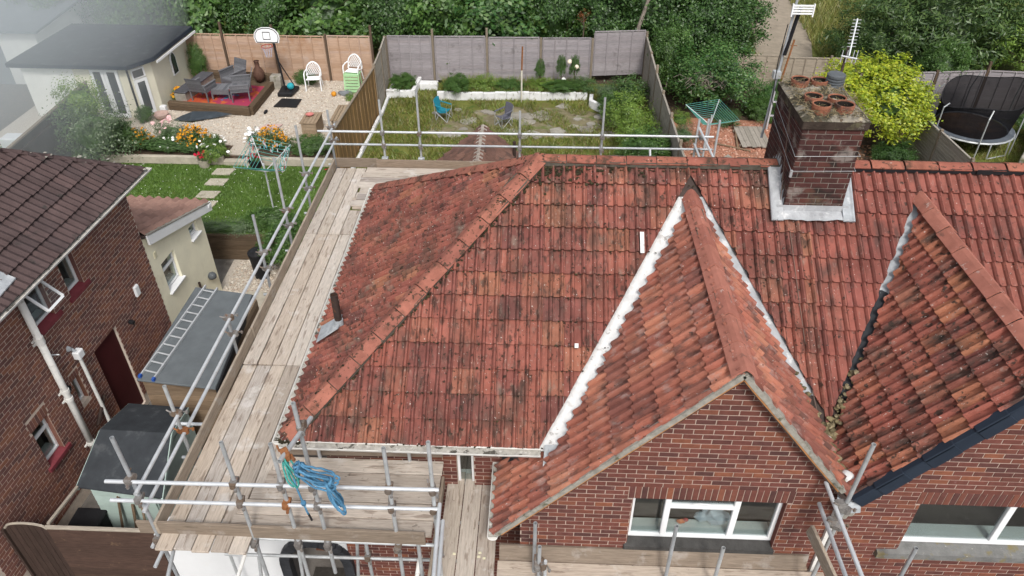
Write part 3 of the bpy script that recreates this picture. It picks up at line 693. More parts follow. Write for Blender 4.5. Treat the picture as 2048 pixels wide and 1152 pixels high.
# ---- soil vent pipe through the hip slope
b = MB(); z0 = ZE+(.36)*TP; b.tube((XL+.36,8.40,z0-.1), (XL+.36,8.40,z0+.66), .055, 14, hollow=True); MT['castiron'] = mat('rusty_cast_iron', [(.05,.035,.03)], .7, (14.,.3), (60,.3), [((.13,.06,.03), 9.0, .56, .1)]); obj('vent_pipe', b, 'castiron', roof, smooth=False)
b = MB(); V = Vector((CP,0,SP)); N = Vector((-SP,0,CP)); P = Vector((XL+.20,8.40,ZE+.20*TP))+N*.11
pl = [P+Vector((0,-.19,0))-V*.12, P+Vector((0,.19,0))-V*.14, P+Vector((0,.17,0))+V*.30, P+Vector((0,-.16,0))+V*.32]; b.prism(pl, N*.012); b.tube(Vector((XL+.36,8.40,z0+.06)), Vector((XL+.36,8.40,z0+.20)), .068, 12); obj('vent_flashing', b, 'lead', roof)

# ------------------------------------------------------------------ walls
ub = unit_brick('brick')
MF = lambda y: frame((0,y,0), (1,0,0), (0,-1,0))
def wall_strips(parent, M, u0, u1, zb, topf, holes, name='wall', m='mortar', th=.26, cuts=()):
    """masonry backing with real openings: strips split at every hole edge and top break"""
    xs = sorted(set([u0, u1]+[h for H in holes for h in H[:2] if u0 < h < u1]+[c for c in cuts if u0 < c < u1])); b = LB(M)
    for a, c in zip(xs[:-1], xs[1:]):
        mid = (a+c)/2; hs_ = sorted([H for H in holes if H[0] <= mid <= H[1]], key=lambda H: H[2]); z = zb
        for H in hs_:
            b.box(a, c, -th, 0, z, H[2]); z = H[3]
        P = [(a,0,z),(c,0,z),(c,0,topf(c)),(a,0,topf(a))]
        vs = P+[(x,-th,y) for x, _, y in P]; b.add(vs, [(0,1,2,3),(7,6,5,4),(0,4,5,1),(1,5,6,2),(2,6,7,3),(3,7,4,0)])
    return obj(name, b, m, parent)
W1 = (1.25, 3.13, 3.70, 4.60)
W2 = (4.70, 7.05, 3.78, 4.67)
gtop = lambda x: (zl(x) if x < GX else zr_(x))-.065
wall = wall_strips(house, MF(YG), -.13, PW, 0, gtop, [(W1[0],W1[1],W1[2]-.10,W1[3])], cuts=(GX,))
gl_ = lambda z: GX-(GZ-.065-z)/TL; gh_ = lambda z: GX+(GZ-.065-z)/TR
SOL1 = (W1[0]-.06, W1[1]+.06, W1[3], W1[3]+.225)
spb = bricks(MF(YG), -.13, PW-.004, 2.6, 6.75, [(W1[0],W1[1],W1[2]-.09,W1[3]), SOL1], gl_, gh_, ub, soldiers=[SOL1], zref=.025)
# stepped corbel at the low corner, return wall, main front wall and side wall
wall_b = wall_strips(house, MF(YW), -2.9, -.13, 0, lambda x: ZE-.08, [(-1.06,-.82,3.3,4.5)], name='front_wall')
spb += bricks(MF(YW), -2.9, -.13, .9, 4.6, [(-1.06,-.82,3.3,4.5)], me=ub)
b = MB(); b.box(-.13,.12,YG+.261,YW-.262,0,3.75); obj('return_wall', b, 'brick', house)
b = MB(); b.box(-2.9,-2.65,YW+.001,13.0,0,ZE-.08); b.box(-2.649,PW,12.74,13.0,0,ZE-.08); obj('side_wall', b, 'brick', house)
finish('brick', 'bricks', wall, spb, 190)
b = MB(); b.box(XL-.02,.1,YE,YE+.03,ZE-.17,ZE-.06); b.box(XL-.02,.3,YE+.031,YW-.002,ZE-.10,ZE-.075); b.box(XL,XL+.03,YE+.05,13.0,ZE-.17,ZE-.06); b.box(XL+.031,-2.91,YE+.5,13.0,ZE-.10,ZE-.075); obj('fascia', b, 'white', house)
wall2 = wall_strips(house2, MF(YG), PW, 8.8, 0, lambda x: (fz2(x) if x < HX else max(HZ-(x-HX)*HT, ZE-.1))-.075, [(W2[0],W2[1],W2[2]-.10,W2[3])], cuts=(HX,hxr))
SOL2 = (W2[0]-.06, W2[1]+.06, W2[3], W2[3]+.225)
spb2 = bricks(MF(YG), PW+.002, 7.6, 2.4, 6.75, [(W2[0],W2[1],W2[2]-.09,W2[3]), SOL2], lambda z: HX-(HZ-.085-z)/HT, lambda z: HX+(HZ-.085-z)/HT if z > ZE-.2 else 9, ub, soldiers=[SOL2], zref=.015)
finish('brick', 'bricks', wall2, spb2, 300)
b = MB(); b.box(8.75,9.0,YG+.3,13.0,0,ZE-.1); b.box(PW,8.75,12.75,13.0,0,ZE-.1); obj('side_wall', b, 'brick', house2)
# corbel where the two gables meet
b = MB(); b.box(PW-.10,PW+.12,YV-.02,YG-.002,zpw-.30,zpw-.10); b.box(PW-.07,PW+.09,YV+.03,YG-.003,zpw-.42,zpw-.301); obj('corbel', b, 'mortargrey', house2, bev=.03)
b = MB(); b.add([(PW-.16,YV-.02,zpw-.02),(PW-.05,YV-.06,zpw-.08),(PW+.12,YV-.06,zpw-.06),(PW+.10,YV+.12,zpw+.06),(PW-.12,YV+.12,zpw+.06),(PW-.16,YV-.03,zpw-.14),(PW-.05,YV-.075,zpw-.15),(PW+.13,YV-.07,zpw-.13)], [(0,1,2,3,4),(0,5,6,1),(1,6,7,2)]); obj('lead_saddle', b, 'lead', house2)
b = MB(); b.box(PW-.075,PW-.02,YG-.05,YG-.006,2.0,zpw-.35); obj('downpipe', b, 'gutterw', house2)
# ---- windows
MT['stone'] = mat('weathered_stone_sill', [(.17,.17,.165)], .9, (7., .3), (50, .5), [((.20,.16,.06), 5.0, .54, .1, (1,1,1), .7), ((.42,.40,.36), 16.0, .66, .05), ((.45,.22,.04), 6.0, .70, .05)])
MT['stonedark'] = mat('dark_stone_sill', [(.06,.058,.056)], .85, (7., .3), (50, .5), [((.42,.40,.36), 16.0, .70, .04)])
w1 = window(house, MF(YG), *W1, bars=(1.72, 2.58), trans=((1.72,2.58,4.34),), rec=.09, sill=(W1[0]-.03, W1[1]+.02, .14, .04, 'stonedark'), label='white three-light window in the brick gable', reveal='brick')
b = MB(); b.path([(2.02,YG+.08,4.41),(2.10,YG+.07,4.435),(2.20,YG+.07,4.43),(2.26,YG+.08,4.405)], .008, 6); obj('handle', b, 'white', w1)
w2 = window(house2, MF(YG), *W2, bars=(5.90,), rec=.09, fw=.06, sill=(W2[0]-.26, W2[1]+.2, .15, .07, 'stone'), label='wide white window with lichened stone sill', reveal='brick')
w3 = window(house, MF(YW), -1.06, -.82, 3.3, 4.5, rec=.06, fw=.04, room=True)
# bits standing on the inside sill of the gable window
t = tag(obj('toy_figure', MB().blob((1.98,YG+.27,3.80), .05, 2, .2, (1.2,.6,.8)).blob((2.04,YG+.27,3.83), .035, 2, .2, (1,.6,1)), mat('bright_toy_plastic', [(.6,.35,.02),(.5,.04,.06),(.08,.3,.12)], .5, (30,.3), None)), 'small bright toy on the inside sill of the gable window', 'toy')
t = tag(obj('plastic_bag', MB().blob((2.42,YG+.30,3.90), .15, 2, .22, (1.2,.6,.9)).blob((2.25,YG+.31,3.87), .1, 2, .22, (1.2,.6,.8)), mat('pale_polythene', [(.42,.46,.50)], .3, (8,.3), None)), 'crumpled pale plastic bag behind the gable window glass', 'bag')
# ---- chimney
chim = obj('chimney', MB().box(CHX0,CHX1,CHY0,CHY1,6.2,8.0), 'mortarc', house)
ubc = unit_brick('brickc'); bc = []
bc += bricks(MF(CHY0), CHX0, CHX1, 6.6, 8.0, me=ubc, m='brickc', pu=.2257)
bc += bricks(frame((CHX0,0,0), (0,1,0), (-1,0,0)), CHY0, CHY1, 6.6, 8.0, me=ubc, m='brickc', pu=.2257)
bc += bricks(frame((CHX1,0,0), (0,1,0), (1,0,0)), CHY0, CHY1, 6.6, 8.0, me=ubc, m='brickc', pu=.2257)
bc += bricks(frame((0,CHY1,0), (1,0,0), (0,1,0)), CHX0, CHX1, 6.6, 8.0, me=ubc, m='brickc', pu=.2257)
finish('brick', 'bricks', chim, bc, 110)
b = MB(); b.box(CHX0-.035,CHX1+.035,CHY0-.035,CHY1+.035,7.98,8.10); obj('corbel_course', b, mat('sooty_corbel', [(.05,.038,.031)], .95, (7.,.4), (60,.6), [((.11,.10,.06), 4., .55, .1), ((.2,.18,.15), 6., .62, .08)]), chim, bev=.012)
b = MB(); gx = 13; gy = 21; vs = []; fs = []                # lumpy mortar cap
for j in range(gy):
    for i in range(gx):
        u = i/(gx-1); v = j/(gy-1); e = min(u,1-u,v,1-v); vs.append((CHX0-.04+u*(CHX1-CHX0+.08), CHY0-.04+v*(CHY1-CHY0+.08), 8.101+min(1,e*5)*.055+(rng.uniform(0,.045) if e > 0 else 0)))
fs = [(j*gx+i, j*gx+i+1, (j+1)*gx+i+1, (j+1)*gx+i) for j in range(gy-1) for i in range(gx-1)]; b.add(vs, fs)
MT['flaunch'] = mat('mossy_mortar_cap', [(.25,.225,.185)], .95, (8., .35), (40, .8), [((.055,.05,.032), 5.0, .47, .08), ((.40,.34,.22), 10.0, .58, .08), ((.08,.055,.035), 14.0, .56, .06)])
obj('flaunching', b, 'flaunch', chim, fixn=False)
MT['pot'] = mat('terracotta_pot', [(.30,.125,.075),(.27,.11,.07)], .85, (8., .3), (60, .3), [((.07,.05,.042), 5.0, .52, .12), ((.4,.3,.24), 14., .64, .06)])
MT['soot'] = mat('soot', [(.02,.017,.015)], .95, (8.,.3), None)
for (x, y, h, r_) in [(3.60,10.20,.13,.125),(3.87,10.21,.12,.12),(3.62,9.62,.13,.122),(3.92,9.58,.125,.122),(3.65,9.34,.135,.125),(3.95,9.35,.135,.125)]:
    b = MB(); b.lathe([(r_*.94,0),(r_*.95,h-.05),(r_,h-.045),(r_,h),(r_*.86,h),(r_*.85,h-.012)], (x,y,8.12), 20, caps=False); p = obj('chimney_pot', b, 'pot', chim, smooth=False)
    b = MB(); b.lathe([(r_*.855,h-.012),(r_*.80,h-.09),(.004,h-.10)], (x,y,8.12), 20, caps=False); obj('soot', b, 'soot', p)
b = MB(); b.lathe([(.11,0),(.11,.12),(.125,.125),(.125,.14),(.11,.145),(.125,.165),(.125,.18),(.11,.185),(.125,.205),(.125,.235),(.105,.25)], (4.07,10.18,8.09), 18); b.lathe([(.17,0),(.12,.09),(.11,.10)], (4.07,10.18,8.10), 14); MT['cowl'] = mat('dark_grey_cowl', [(.10,.11,.12)], .5, (8.,.2), None, [((.4,.42,.42), 8., .62, .1)]); obj('chimney_cowl', b, 'cowl', chim)
b = MB()
for i in range(700):
    x = rng.uniform(CHX0-.03, CHX1+.03); y = rng.uniform(CHY0-.05, CHY1); a = rng.uniform(0, 6.28); l = rng.uniform(.03,.09); z = 8.165+rng.uniform(0,.05)
    b.beam((x,y,z), (x+math.cos(a)*l, y+math.sin(a)*l, z+rng.uniform(-.03,.03)), .006, .004)
obj('straw', b, 'straw', chim, kind='stuff', fixn=False)
# flashings round the chimney
fzr = lambda y: roofp(0, y)
b = MB(); V = Vector((0,CP,SP)); N = Vector((0,-SP,CP)); P = Vector((CHX0-.13,CHY0,fzr(CHY0)))
n_ = 12; vs = []
for i in range(n_+1):
    x = CHX0-.10+(CHX1-CHX0+.19)*i/n_; lo_ = Vector((x,CHY0,fzr(CHY0)))-V*(.12+rng.uniform(-.015,.02)+.02*math.sin(i*3.1))+N*(.112+.008*math.cos(i*2.1)); hi_ = Vector((x,CHY0-.016,fzr(CHY0)+.07)); vs += [lo_, hi_, Vector((x,CHY0-.014,fzr(CHY0)+.16))]
b.add(vs, [(i*3+j, i*3+3+j, i*3+4+j, i*3+1+j) for i in range(n_) for j in (0,1)]); obj('front_apron', b, 'flash', chim, smooth=False)
for sx, m, mx in ((CHX0-.014, 'flash', -1), (CHX1+.014, 'lead', 1)):
    b = MB(); y = CHY0; ys = [CHY0+i*.1 for i in range(0, 9) if CHY0+i*.1 < 10.35]
    for y in ys:
        za = ZR-abs(y-YR)*TP; zb_ = ZR-abs(min(y+.1,10.35)-YR)*TP
        b.add([(sx,y,za+.0),(sx,y+.1,zb_),(sx,y+.1,zb_+.10),(sx,y+.02,max(za,zb_)+.20),(sx,y,za+.12)], [(0,1,2,3,4)])
    obj('step_flashing', b, m, chim)
    b = MB(); ex = sx+mx*.14; V1 = Vector((0,CHY0-.20*CP,fzr(CHY0)-.20*SP)); b.prism([(sx,V1.y,V1.z+.115),(ex,V1.y,V1.z+.115),(ex,YR-.12,fzr(YR-.12)+.115),(sx,YR-.12,fzr(YR-.12)+.115)], (0,0,.02)); b.tube((ex,V1.y,V1.z+.115),(ex,YR-.12,fzr(YR-.12)+.115),.028,8); obj('side_soaker', b, m, chim)
# wires round the stack
b = MB()
for z in (7.62, 7.40):
    P = [(CHX0-.03,CHY1+.02,z+.22),(CHX0-.03,CHY0-.03,z-.02),(CHX1+.03,CHY0-.03,z),(CHX1+.03,CHY1+.02,z+.2)]
    for p, q in zip(P[:-1], P[1:]): b.tube(p, q, .0028, 5)
b.tube((CHX0-.03,CHY0-.04,7.40),(CHX0-.03,CHY0-.04,7.30),.02,6); obj('lashing_wire', b, 'steel', chim)
b = MB(); b.path([(CHX0-.02,9.75,8.0),(CHX0-.03,9.4,7.2),(CHX0-.04,9.16,6.75),(3.50,8.9,roofp(0,8.9)+.06),(3.56,8.0,roofp(0,8.0)+.05),(3.62,7.2,roofp(0,7.2)+.05),(3.70,6.75,roofp(0,6.75)+.05)], .006, 5); MT['cable'] = mat('brown_cable', [(.16,.11,.09)], .6, (5.,.1), None); obj('aerial_cable', b, 'cable', chim)
# ------------------------------------------------------------------ scaffolding
PZ = 4.15
scaf = thing('scaffold', 'tube and board scaffold wrapping the left side and rear of the tiled house', 'scaffold', (-4.0, 9.5, 0))
scaf2 = thing('scaffold', 'lower scaffold platform crossing in front of the brick gable', 'scaffold', (1.0, 5.5, 0))
def board(parent, x0, x1, y0, y1, z, m, th=.038, name='board'):
    j = lambda a: rng.uniform(-a, a)
    b = MB(); b.box(x0, x1, y0, y1, z-th, z)
    a = j(.0035)
    if (x1-x0) > (y1-y0): b.v = [(x, y+a*(x-(x0+x1)/2), zz+j(.0)) for x, y, zz in b.v]
    else: b.v = [(x+a*(y-(y0+y1)/2), y, zz) for x, y, zz in b.v]
    dz = j(.004); b.v = [(x, y, zz+dz) for x, y, zz in b.v]
    return obj(name, b, m, parent, bev=.005)
def standing(parent, p0, p1, z, h, m, th=.038, name='toe_board'):
    b = MB(); b.beam((p0[0],p0[1],z+h/2), (p1[0],p1[1],z+h/2), th, h); return obj(name, b, m, parent, bev=.005)
segs = [(5.17,8.47),(8.50,12.24),(12.27,14.98)]
for i in range(5):
    x = -4.575+i*.229
    for k, (a, c) in enumerate(segs):
        if k == 2 and i >= 3: c = 13.16
        board(scaf, x, x+.216, a+(rng.uniform(-.05,.04) if k == 0 else 0), c, PZ+(.0 if k != 1 else .002), 'boardy')
for i, (a, c) in enumerate([(5.47,5.69),(5.70,5.925),(5.945,6.165),(6.18,6.40),(6.42,6.645)]):
    board(scaf, -3.66+rng.uniform(-.1,.15)+(.12 if i > 2 else 0), -1.20+rng.uniform(-.02,.03), a, c, PZ+.043, 'boardx')
for i in range(8):
    y = 13.19+i*.222
    if y > 14.85: break
    x0 = -3.87
    board(scaf, x0+rng.uniform(-.06,.04), 1.2, y, y+.212, PZ+.041, 'boardx'); board(scaf, 1.24, 3.7, y, y+.212, PZ+.041, 'boardx')
board(scaf, -3.90, -3.42, 13.24, 13.46, PZ+.081, 'boardx'); board(scaf, -3.82, -3.40, 13.50, 13.72, PZ+.081, 'boardx')
standing(scaf, (-4.61,5.40), (-4.61,9.1), PZ-.01, .225, 'toey'); standing(scaf, (-4.605,9.12), (-4.605,12.6), PZ-.01, .225, 'toey'); standing(scaf, (-4.61,12.62), (-4.61,15.0), PZ-.01, .225, 'toey')
standing(scaf, (-4.86,5.43), (-1.28,5.40), PZ-.02, .225, 'toex')
standing(scaf, (-4.58,15.03), (-3.62,15.04), PZ, .225, 'toex'); standing(scaf, (-3.66,15.0), (.3,15.0), PZ, .22, 'toex'); standing(scaf, (.32,15.02), (3.7,15.02), PZ, .22, 'toex')
standing(scaf, (-3.45,6.72), (-1.22,6.76), PZ+.0, .215, 'toex', name='inside_board')
TR_ = .0242
def pole(parent, x, y, z0, z1, lean=(0,0), m='steel', name='upright'):
    b = MB(); b.tube((x-lean[0]*(z1-z0), y-lean[1]*(z1-z0), z0), (x, y, z1), TR_, 14, hollow=True); return obj(name, b, m, parent, smooth=False)
def rail(parent, p0, p1, m='alloy', name='guard_rail', r=TR_):
    b = MB(); b.tube(p0, p1, r, 14, hollow=True); return obj(name, b, m, parent)
cb = MB()
for ax in ((0,0,1),(1,0,0)):
    a = Vector(ax); o_ = Vector((0,-.026,0)) if ax[2] else Vector((0,.026,0))
    cb.tube(o_-a*.026, o_+a*.026, .034, 10)
cb.box(-.03,.03,-.03,.03,-.028,.028)
cb.tube((.038,-.03,0),(.038,-.095,.0),.008,6); cb.tube((-.03,.03,.02),(-.03,.08,.045),.008,6); cb.tube((.038,-.085,-.014),(.038,-.085,.014),.014,6)
cme = bpy.data.meshes.new('coupler'); cme.from_pydata([tuple(v) for v in cb.v], [], cb.f); cme.materials.append(MT['clamp'])
cme2 = cme.copy(); cme2.materials.clear(); cme2.materials.append(MT['rust'])
def coupler(parent, x, y, z, rz=0, rusty=False): return inst('coupler', cme2 if rusty else cme, Matrix.Translation((x,y,z)) @ Matrix.Rotation(rz+rng.uniform(-.2,.2), 4, 'Z') @ Matrix.Rotation(rng.uniform(-.2,.2), 4, 'Y') @ Matrix.Diagonal((1.35,1.35,1.35,1)), parent)
# front left
for x, zt, zb in [(-4.65,5.89,0),(-3.43,5.87,0),(-2.88,5.87,0),(-2.51,6.52,3.4),(-1.63,5.86,0),(-1.13,5.98,0)]:
    pole(scaf, x, 5.42, zb, zt)
    coupler(scaf, x, 5.40, 5.20); coupler(scaf, x, 5.40, 4.85, rusty=(x == -2.88)); coupler(scaf, x, 5.40, PZ-.1)
rail(scaf, (-4.93,5.365,5.19), (-1.05,5.365,5.235)); rail(scaf, (-4.98,5.365,4.84), (-1.06,5.365,4.875))
for z in (5.01, 4.68): rail(scaf, (-4.615,5.33,z), (-4.615,15.45,z-.01))
for y, zt in [(15.25,5.42),(13.1,6.05),(11.71,6.08),(10.33,5.75),(6.62,5.50)]:
    pole(scaf, -4.672, y, 0, zt); coupler(scaf, -4.65, y, 5.01, 1.57); coupler(scaf, -4.65, y, 4.68, 1.57, rusty=(y == 6.62)); coupler(scaf, -4.66, y, PZ-.1, 1.57)
    rail(scaf, (-4.85,y+.06,PZ-.09), (-2.95,y+.06,PZ-.09), 'steel', 'transom')
pole(scaf, -4.672, 8.6, 0, 4.95); coupler(scaf, -4.65, 8.6, 4.68, 1.57); coupler(scaf, -4.65, 8.6, 5.0, 1.57)
rail(scaf, (-5.02,7.05,4.33), (-4.62,7.05,4.33), 'alloy', 'transom'); rail(scaf, (-4.70,5.3,PZ-.15), (-4.70,15.3,PZ-.15), 'alloy', 'ledger')
rail(scaf, (-4.70,5.2,PZ-.42), (-4.70,15.3,PZ-.42), 'alloy', 'ledger')
for x, zt in [(-2.89,4.46),(-1.66,4.46)]: pole(scaf, x, 6.64, 3.2, zt)
# rear
for x, zt in [(-3.47,5.74),(-2.65,5.94),(-.44,5.54),(1.36,5.87)]:
    pole(scaf, x, 15.10, 0, zt); coupler(scaf, x, 15.09, 4.98); coupler(scaf, x, 15.09, 4.67)
    b = MB(); b.box(x-.07,x+.07,15.03,15.13,PZ+.17,PZ+.24); obj('board_clip', b, 'steel', scaf, bev=.006)
rail(scaf, (-4.92,15.13,4.975), (3.78,15.13,5.0)); rail(scaf, (-4.85,15.13,4.665), (3.80,15.13,4.70), 'steel')
for x, zt in [(3.42,5.40),(3.62,5.40),(3.86,5.38)]: pole(scaf, x, 15.16, 0, zt, m='alloy')
rail(scaf, (3.45,15.2,5.18), (3.72,13.4,4.86), 'alloy'); rail(scaf, (3.40,15.2,4.8), (3.52,13.9,4.6), 'alloy'); coupler(scaf, 3.5, 15.12, 4.99); coupler(scaf, 3.48, 15.12, 4.68)
rail(scaf, (2.35,14.6,4.95), (2.40,14.2,4.2), 'alloy')
# under the platform
rail(scaf, (-4.72,5.46,PZ-.10), (-1.15,5.46,PZ-.13), 'steel', 'ledger'); rail(scaf, (-4.3,6.0,2.82), (-1.0,6.0,2.86), 'steel', 'ledger')
rail(scaf, (-4.45,5.55,PZ-.08), (-4.30,4.85,PZ-.08), 'steel', 'transom')
for x in (-3.5,): rail(scaf, (x-.01,5.9,PZ-.08), (x+.03,4.9,PZ-.08), 'gutterw', 'transom')
rail(scaf, (-2.35,6.25,PZ-.1), (-2.6,6.1,1.2), 'steel', 'brace'); rail(scaf, (-3.75,6.2,PZ-.2), (-4.0,5.9,1.2), 'steel', 'brace'); rail(scaf, (-3.1,5.9,PZ-.1), (-3.25,5.7,1.0), 'steel', 'brace')
b = MB(); b.tube((-2.27,6.05,1.0),(-2.27,6.05,PZ-.1),TR_,12); obj('upright', b, 'steel', scaf); coupler(scaf,-2.27,6.03,2.85)
# tube that carries the rope
rail(scaf, (-2.47,5.68,6.02), (-2.535,4.85,6.27), 'steel', 'rope_tube', r=.026); coupler(scaf, -2.5, 5.46, 6.12); coupler(scaf, -2.525, 4.99, 6.22, .5, True)
# ---- lower platforms
for i in range(3): board(scaf2, -1.215+i*.255, -1.215+i*.255+.245, 4.6, 7.12-.02*i, 3.40, 'boardy')
standing(scaf2, (-1.27,4.6), (-1.27,6.9), 3.36, .20, 'toey', name='edge_board')
board(scaf2, -.40, 3.62, 5.71, 5.81, 3.40, 'toex'); board(scaf2, -.42, 3.82, 5.465, 5.69, 3.385, 'boardx'); board(scaf2, -.42, 3.8, 5.215, 5.44, 3.385, 'boardx')
b = MB(); b.add([(-.40,5.70,3.37),(3.58,5.70,3.37),(3.62,5.79,3.58),(-.40,5.79,3.58),(-.40,5.735,3.36),(3.58,5.735,3.36),(3.62,5.825,3.57),(-.40,5.825,3.57)], [(0,1,2,3),(7,6,5,4),(0,4,5,1),(1,5,6,2),(2,6,7,3),(3,7,4,0)]); obj('inside_board', b, 'toex', scaf2)
for x, y, zt in [(.06,5.55,4.42),(.12,5.42,4.13),(1.75,5.50,4.53),(2.34,5.42,4.24),(4.59,5.42,4.37),(-1.38,5.42,4.13)]: pole(scaf2, x, y, 0, zt)
b = MB(); b.tube((.20,5.40,2.0),(.20,5.40,3.86),.022,12); obj('upright', b, 'alloy', scaf2); coupler(scaf2, .16, 5.41, 3.78, .3); coupler(scaf2, .1, 5.41, 3.75)
pole(scaf2, 3.58, 5.42, 3.2, 6.16, lean=(.02,0))
for z, x, y0 in ((5.15,3.42,5.72),(4.84,3.40,5.66)):
    rail(scaf2, (x,y0,z), (x+.03,3.9,z), 'alloy'); coupler(scaf2, 3.5, 5.42, z, 1.57); coupler(scaf2, 3.54, 5.40, z-.06, 1.2)
b = MB(); b.beam((3.36,5.58,4.46),(3.52,4.9,4.30),.04,.20); obj('edge_board', b, 'toey', scaf2, bev=.005)
for z, x in ((4.88,-1.05),(4.56,-1.03)): rail(scaf2, (x-.02,5.44,z), (x+.05,4.0,z), 'alloy')
for x in (-1.2,-.9): rail(scaf2, (-1.5,5.0,3.33), (4.2,5.0,3.33), 'steel', 'ledger') if x < -1 else None
rail(scaf2, (-1.6,6.3,3.32), (-.2,6.3,3.32), 'steel', 'transom')
b = MB(); b.tube((-1.33,6.72,3.0),(-1.33,6.72,3.75),.03,12); obj('downpipe', b, 'gutterw', house)
b = MB(); b.tube((-1.42,5.6,3.55),(-1.45,5.3,3.38),.03,10); obj('transom', b, 'gutterw', scaf2)
# small yellow plaster crumbs lying on the boards
MT['crumb'] = mat('cream_crumb', [(.62,.58,.42)], .9, (5.,.1), None)
for i, (x, y) in enumerate([(-.67,5.72),(-.66,5.78),(-.60,5.70),(-1.0,5.75)]):
    tag(obj('plaster_chip', MB().box(x-.02,x+.02,y-.015,y+.015,3.402,3.416), 'crumb', bev=.003), ['cream chip on the middle board of the narrow walkway', 'cream chip nearest the wall on the narrow walkway', 'rightmost cream chip on the narrow walkway', 'cream chip on the left board of the narrow walkway'][i], 'chip', 'cream chips on the walkway boards')
# ---- the blue rope tied to the tube
rope = thing('rope', 'blue rope bundle knotted and hanging from the scaffold tube', 'rope', (-2.5, 4.9, 5.3))
def coil(c0, c1, w, n, r, m, name):
    b = MB(); A = Vector(c0); B = Vector(c1); D = B-A; sd = Vector((D.z,0,-D.x)).normalized()
    for k in range(n):
        pts = []; ph = rng.uniform(-.15,.15); ww = w*rng.uniform(.45,1.1); ln = rng.uniform(.85,1.05); oy = rng.uniform(-.07,.07); sh = rng.uniform(-.035,.035)
        for i in range(26):
            t = 2*math.pi*i/26; a = (1-math.cos(t))/2*ln
            pts.append(A+D*a+sd*(math.sin(t)*ww*(.35+.9*math.sin(math.pi*min(1,a+.12)))+sh)+Vector((0,oy+rng.uniform(-.008,.008)+.03*math.sin(2*t+ph),-.05*math.sin(math.pi*a))))
        b.path(pts, r, 6, closed=True)
    return obj(name, b, m, rope, smooth=True)
coil((-2.40,4.92,6.08), (-2.07,5.02,5.74), .060, 8, .012, 'rope', 'hank')
coil((-2.18,5.0,5.82), (-2.04,5.0,5.33), .042, 7, .011, 'rope', 'hank')
b = MB(); b2 = MB()
for k in range(4):
    q = rng.uniform(-.03,.03); b.path([(-2.12+.02*math.sin(i*.9)+q*.3, 4.97+.05*math.cos(i*2*math.pi/10+k), 5.80+.05*math.sin(i*2*math.pi/10)+q) for i in range(10)], .013, 6, closed=True)
    b2.path([(-2.42+.03*math.cos(i*2*math.pi/10), 4.95+.05*math.sin(i*2*math.pi/10), 6.07+.03*math.sin(i*2*math.pi/10+k)+q) for i in range(10)], .013, 6, closed=True)
obj('wrap', b, 'rope', rope, smooth=True); obj('wrap', b2, 'rope', rope, smooth=True)
coil((-2.52,4.93,6.24), (-2.46,4.93,5.78), .035, 4, .010, 'ropeg', 'green_strand')
b = MB(); b.path([(-2.48,4.93,5.95),(-2.47,4.93,5.72),(-2.45,4.93,5.52),(-2.445,4.93,5.45)], .011, 6); b.blob((-2.445,4.93,5.50), .032, 1, .2, (1,1,1.3)); b.path([(-2.445,4.93,5.48),(-2.43,4.93,5.35),(-2.42,4.93,5.30)], .011, 6); obj('tail', b, 'rope', rope, smooth=True)
b = MB(); b.tube((-2.42,4.93,5.31),(-2.40,4.93,5.20),.012,6); obj('taped_end', b, 'black', rope)
# ------------------------------------------------------------------ ground and levels
G1, G2 = .80, 1.0
MT['concrete'] = mat('damp_concrete', [(.17,.155,.14)], .95, (2.0, .35), (30, .5), [((.07,.06,.05), 1.2, .55, .2), ((.28,.26,.23), 6.0, .62, .1)])
MT['lawn'] = mat('lawn_soil_and_grass', [(.10,.165,.036)], .95, (1.3, .35), (60, .8), [((.13,.15,.045), 1.6, .56, .16), ((.045,.085,.02), 5.0, .56, .1)])
MT['rough'] = mat('rough_lawn', [(.13,.14,.035)], .95, (1.0, .4), (60, .8), [((.15,.115,.055), .9, .56, .14, (1,1,1), .7), ((.06,.10,.02), 4.0, .56, .1)])
MT['gravel'] = mat('cream_gravel', [(.50,.44,.37)], .95, (50.0, .35), (55, 1.0), [((.25,.20,.16), 30.0, .58, .06, (1,1,1), .7), ((.62,.58,.52), 22.0, .58, .06)])
MT['redchip'] = mat('red_stone_chippings', [(.36,.17,.11)], .95, (40.0, .4), (45, 1.0), [((.20,.11,.08), 1.2, .58, .15), ((.52,.36,.28), 18.0, .60, .06)])
MT['soil'] = mat('dark_soil', [(.075,.055,.04)], .95, (6.0, .4), (30, 1.0), [((.17,.10,.06), 9.0, .56, .1)])
MT['track'] = mat('dirt_track', [(.30,.255,.20)], .95, (3.0, .2), (40, .6), [((.20,.17,.13), 1.0, .56, .2)])
MT['meadow'] = mat('dry_grass', [(.15,.17,.045)], .95, (1.5, .4), (40, .9), [((.28,.24,.10), 1.2, .55, .16), ((.06,.10,.02), 2.5, .58, .1)])
def sheet(name, pts, z, m, th=None):
    b = MB()
    if th: b.prism([(x,y,z-th) for x, y in pts], (0,0,th))
    else: b.add([(x,y,z) for x, y in pts], [tuple(range(len(pts)))])
    return struct(name, b, m)
sheet('ground', [(-300,-60),(300,-60),(300,500),(-300,500)], 0, 'concrete')
sheet('garden_bank', [(-60,17.25),(-6.0,17.25),(-6.0,16.4),(60,16.4),(60,120),(-60,120)], G1-.02, 'soil', th=.78)
sheet('lawn', [(-14.2,17.25),(-6.35,17.25),(-6.55,21.25),(-14.2,21.25)], G1, 'lawn', th=.019)
sheet('far_lawn', [(-26,17.3),(-14.6,17.3),(-14.6,23.4),(-26,23.4)], G1, 'lawn', th=.019)
sheet('gravel_terrace', [(-18.5,22.3),(-6.5,22.3),(-6.3,28.2),(-18.5,28.2)], G2, 'gravel', th=.2)
sheet('flower_bed', [(-14.2,21.42),(-6.55,21.42),(-6.5,22.299),(-14.2,22.299)], G2-.03, 'soil', th=.17)
